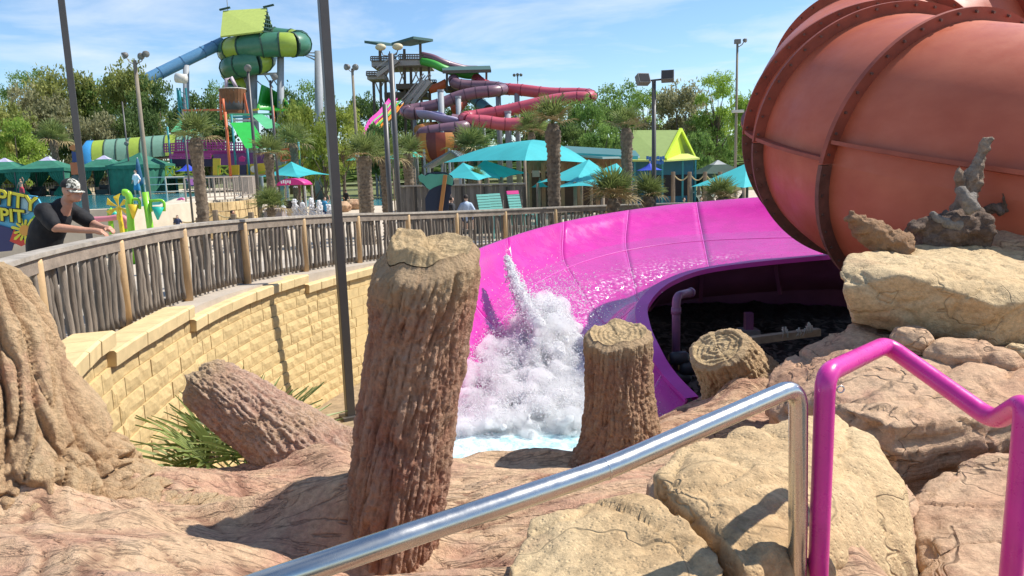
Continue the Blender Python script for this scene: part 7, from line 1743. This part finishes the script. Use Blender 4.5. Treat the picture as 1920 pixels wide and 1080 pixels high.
# ================================================================== people in the distance
def person(label, p, h, shirt, shorts, rz, hair=(.03, .02, .015), sit=False, skin=SKIN_P, arms=.1, raise_arm=False):
    o = empty('person', p, label, 'person', rz=rz); k = h / 1.75; b = MB(); z0 = -.42 if sit else 0
    def v(x, y, z): return Vector((x * k, y * k, (z + z0) * k))
    limb(b, [v(0, 0, .92), v(0, 0, 1.15), v(0, 0, 1.36), v(0, 0, 1.47)], [.135 * k, .13 * k, .15 * k, .06 * k], 10)
    limb(b, [v(0, 0, 1.47), v(0, -.02, 1.56)], [.05 * k, .05 * k], 8); b.ball(v(0, -.015, 1.64), (.078 * k, .092 * k, .115 * k), 12, 10); b.ball(v(0, -.11, 1.62), (.014 * k, .02 * k, .02 * k), 6, 5)
    for s in (-1, 1):
        if raise_arm and s == 1: limb(b, [v(.17, 0, 1.40), v(.30, -.05, 1.62), v(.22, -.08, 1.86)], [.05 * k, .04 * k, .035 * k], 8)
        else: limb(b, [v(s * .18, 0, 1.40), v(s * (.22 + arms), .03, 1.14), v(s * (.20 + arms * .6), -.12, .92)], [.052 * k, .042 * k, .036 * k], 8)
        if sit: limb(b, [v(s * .09, 0, .90), v(s * .11, -.42, .92), v(s * .11, -.45, .50)], [.085 * k, .065 * k, .045 * k], 8); b.tube([v(s * .11, -.42, .46), v(s * .11, -.62, .45)], .04 * k, 8)
        else: limb(b, [v(s * .09, 0, .90), v(s * .10, -.02 + .06 * s, .50), v(s * .10, .02 + .1 * s, .09)], [.085 * k, .06 * k, .042 * k], 8); b.tube([v(s * .10, .06 + .1 * s, .04), v(s * .10, -.16 + .1 * s, .04)], .04 * k, 8)
    place_mesh('body', fused(b, .032 * k, 2, .5), skin, o).location = (0, 0, 0)
    KIDS[o.name][-1].data.transform(Matrix.Translation(wloc(o)))
    if shirt:
        s_ = MB(); limb(s_, [v(0, 0, .90), v(0, 0, 1.15), v(0, 0, 1.36), v(0, 0, 1.45)], [.16 * k, .155 * k, .17 * k, .09 * k], 12)
        for s in (-1, 1):
            if not (raise_arm and s == 1): limb(s_, [v(s * .15, 0, 1.40), v(s * (.21 + arms * .7), .02, 1.20)], [.085 * k, .07 * k], 8)
        m_ = fused(s_, .035 * k, 2, .5); m_.name = 'shirt'; m_.materials.append(shirt); link('shirt', m_, o)
    s_ = MB(); limb(s_, [v(0, 0, .96), v(0, 0, .88)], [.155 * k, .15 * k], 10)
    for s in (-1, 1): limb(s_, [v(s * .09, 0, .88), v(s * .11, -.30 if sit else -.01 + .04 * s, .90 if sit else .55)], [.11 * k, .095 * k], 8)
    m_ = fused(s_, .035 * k, 2, .5); m_.materials.append(shorts); link('shorts', m_, o)
    hb = MB(); hb.ball(v(0, .012, 1.665), (.088 * k, .098 * k, .108 * k), 12, 8); link_me = hb.mesh('hair'); bm = bmesh.new(); bm.from_mesh(link_me); bmesh.ops.delete(bm, geom=[q for q in bm.verts if (q.co.y < -.055 * k and q.co.z < (1.70 + z0) * k) or q.co.z < (1.60 + z0) * k], context='VERTS'); bm.to_mesh(link_me); bm.free()
    link_me.materials.append(plain('hair_%d' % int(hair[0] * 1000), hair, .7)); link('hair', link_me, o)
    return o
def cloth(n, c): return plain('cloth_' + n, c, .8)
person('man in black shirt and khaki shorts walking right of the dark pole', G(651, 63, -3.08), 1.78, cloth('black', (.015, .015, .017)), cloth('khaki', (.36, .28, .18)), 2.6)
person('visitor in blue top with raised arm by the fountain jets', G(612, 47, -3.08), 1.7, cloth('blue', (.04, .22, .40)), cloth('navy', (.03, .04, .09)), .6, raise_arm=True)
person('shirtless man in dark shorts left of the palm cluster', G(684, 52, -2.3), 1.75, None, cloth('dark', (.03, .03, .035)), .3, skin=SKIN)
person('dark-clad visitor sitting on the low wall below the curved railing', G(440, 33.5, -2.75), 1.7, cloth('black', (.015, .015, .017)), cloth('dark', (.03, .03, .035)), 1.2, sit=True, skin=SKIN)
person('lifeguard in white shirt beside the closed umbrella', G(259, 47, TZ), 1.75, cloth('white', (.75, .75, .78)), cloth('blue', (.04, .22, .40)), -.4)
person('child in red behind the teal cone', G(316, 35, -3.0), 1.35, cloth('red', (.50, .05, .07)), cloth('red', (.50, .05, .07)), 1.0, raise_arm=True)
person('toddler in dark blue standing at the rail below the stout palm', G(336, 31.5, -2.45), .95, cloth('navy', (.03, .04, .09)), cloth('navy', (.03, .04, .09)), .2)
person('seated visitor with raised hand in front of the plank screen', G(848, 27, -2.2), 1.7, cloth('dark', (.03, .03, .035)), cloth('dark', (.03, .03, .035)), 2.0, sit=True, raise_arm=True)
person('seated visitor in pale blue shirt in front of the plank screen', G(876, 27, -2.2), 1.75, cloth('pale', (.42, .50, .62)), cloth('navy', (.03, .04, .09)), 3.0, sit=True)
person('boy in teal shorts wading near the lime-roofed shop', G(1266, 58, GROUND), 1.35, None, cloth('teal', (.03, .32, .34)), 1.0)
person('child in dark clothes beside the wading boy', G(1258, 60, GROUND), 1.2, cloth('dark', (.03, .03, .035)), cloth('dark', (.03, .03, .035)), 2.0)
person('visitor in dark top sitting by the water left of the turquoise sail', G(1282, 40, -3.0), 1.6, cloth('dark', (.03, .03, .035)), cloth('dark', (.03, .03, .035)), .5, sit=True)
person('visitor in blue under the right-hand turquoise sail', G(1314, 38, -2.9), 1.6, cloth('blue', (.04, .22, .40)), cloth('navy', (.03, .04, .09)), .0, sit=True)
person('shirtless child climbing in front of the first cabana', G(43, 57, TZ), 1.5, None, cloth('red', (.50, .05, .07)), .0, raise_arm=True, skin=SKIN)
# low boardwalk under the loungers and benches for the seated visitors
tag(MB().poly([P(835, 26.4, -2.5), P(995, 26.4, -2.5), P(995, 29.6, -2.5), P(835, 29.6, -2.5)], (0, 0, -.5)).build('boardwalk', pm('boardwalk_wood', (.30, .25, .19), .9, .2, 3)), None, None, None, 'structure')
for px, lab in ((848, 'low bench under the visitor with raised hand'), (876, 'low bench under the visitor in pale blue')):
    bo = empty('bench', G(px, 27, -2.5), lab, 'bench'); MB().box((0, 0, .36), (.6, .4, .06)).build('seat', WOOD_GREY, bo, world=False)
    for sx in (-.25, .25): MB().box((sx, 0, .17), (.06, .34, .34)).build('leg', WOOD_GREY, bo, world=False)
# loungers
LNG = plain('lounger_teal', (.14, .42, .36), .6)
for k, (px, d, lab) in enumerate(((915, 28, 'teal sun lounger with raised back, leftmost by the plank screen'), (936, 28.5, 'teal sun lounger, middle of three by the plank screen'), (972, 28, 'teal sun lounger with pink towel, rightmost by the plank screen'))):
    o = empty('sun_lounger', G(px, d, -2.5), lab, 'sun lounger', 'loungers by the plank screen', rz=.5)
    for j in range(7): MB().box((0, .05 - .0 * j, 1.15 + .02 - .0 + .11 * j * .0), (.01, .01, .01)) if False else MB().box((0, .12 + .035 * j, .95 + .10 * j), (.52, .03, .085), (R_(-20), 0, 0)).build('back_slat', LNG, o, world=False)
    for j in range(9): MB().box((0, .02 - .13 * j, .86), (.52, .10, .03)).build('seat_slat', LNG, o, world=False)
    for sx in (-.24, .24):
        for yy in (-.95, 0): MB().bar((sx, yy, 0), (sx, yy, .86), .05, .05).build('leg', LNG, o, world=False)
    if k == 2: MB().box((0, .36, 1.62), (.5, .06, .14), (R_(-20), 0, 0)).build('towel', KP, o, world=False)
# rocks and shrubs on the plaza
for k, (px, d, z, w, lab) in enumerate(((640, 62, -3.1, .9, 'pink boulder by the river left of the palm cluster'), (664, 66, -3.1, 1.1, 'second pink boulder by the river'), (330, 37, -3.1, 1.2, 'pale boulder at the foot of the curved railing'))):
    c = G(px, d, z); rock('boulder', lab, [ovoid(c + Vector((0, 0, .4)), w, w * .8, .6)], ROCK_PINK, 80 + k, .09, .08, 3, .1)
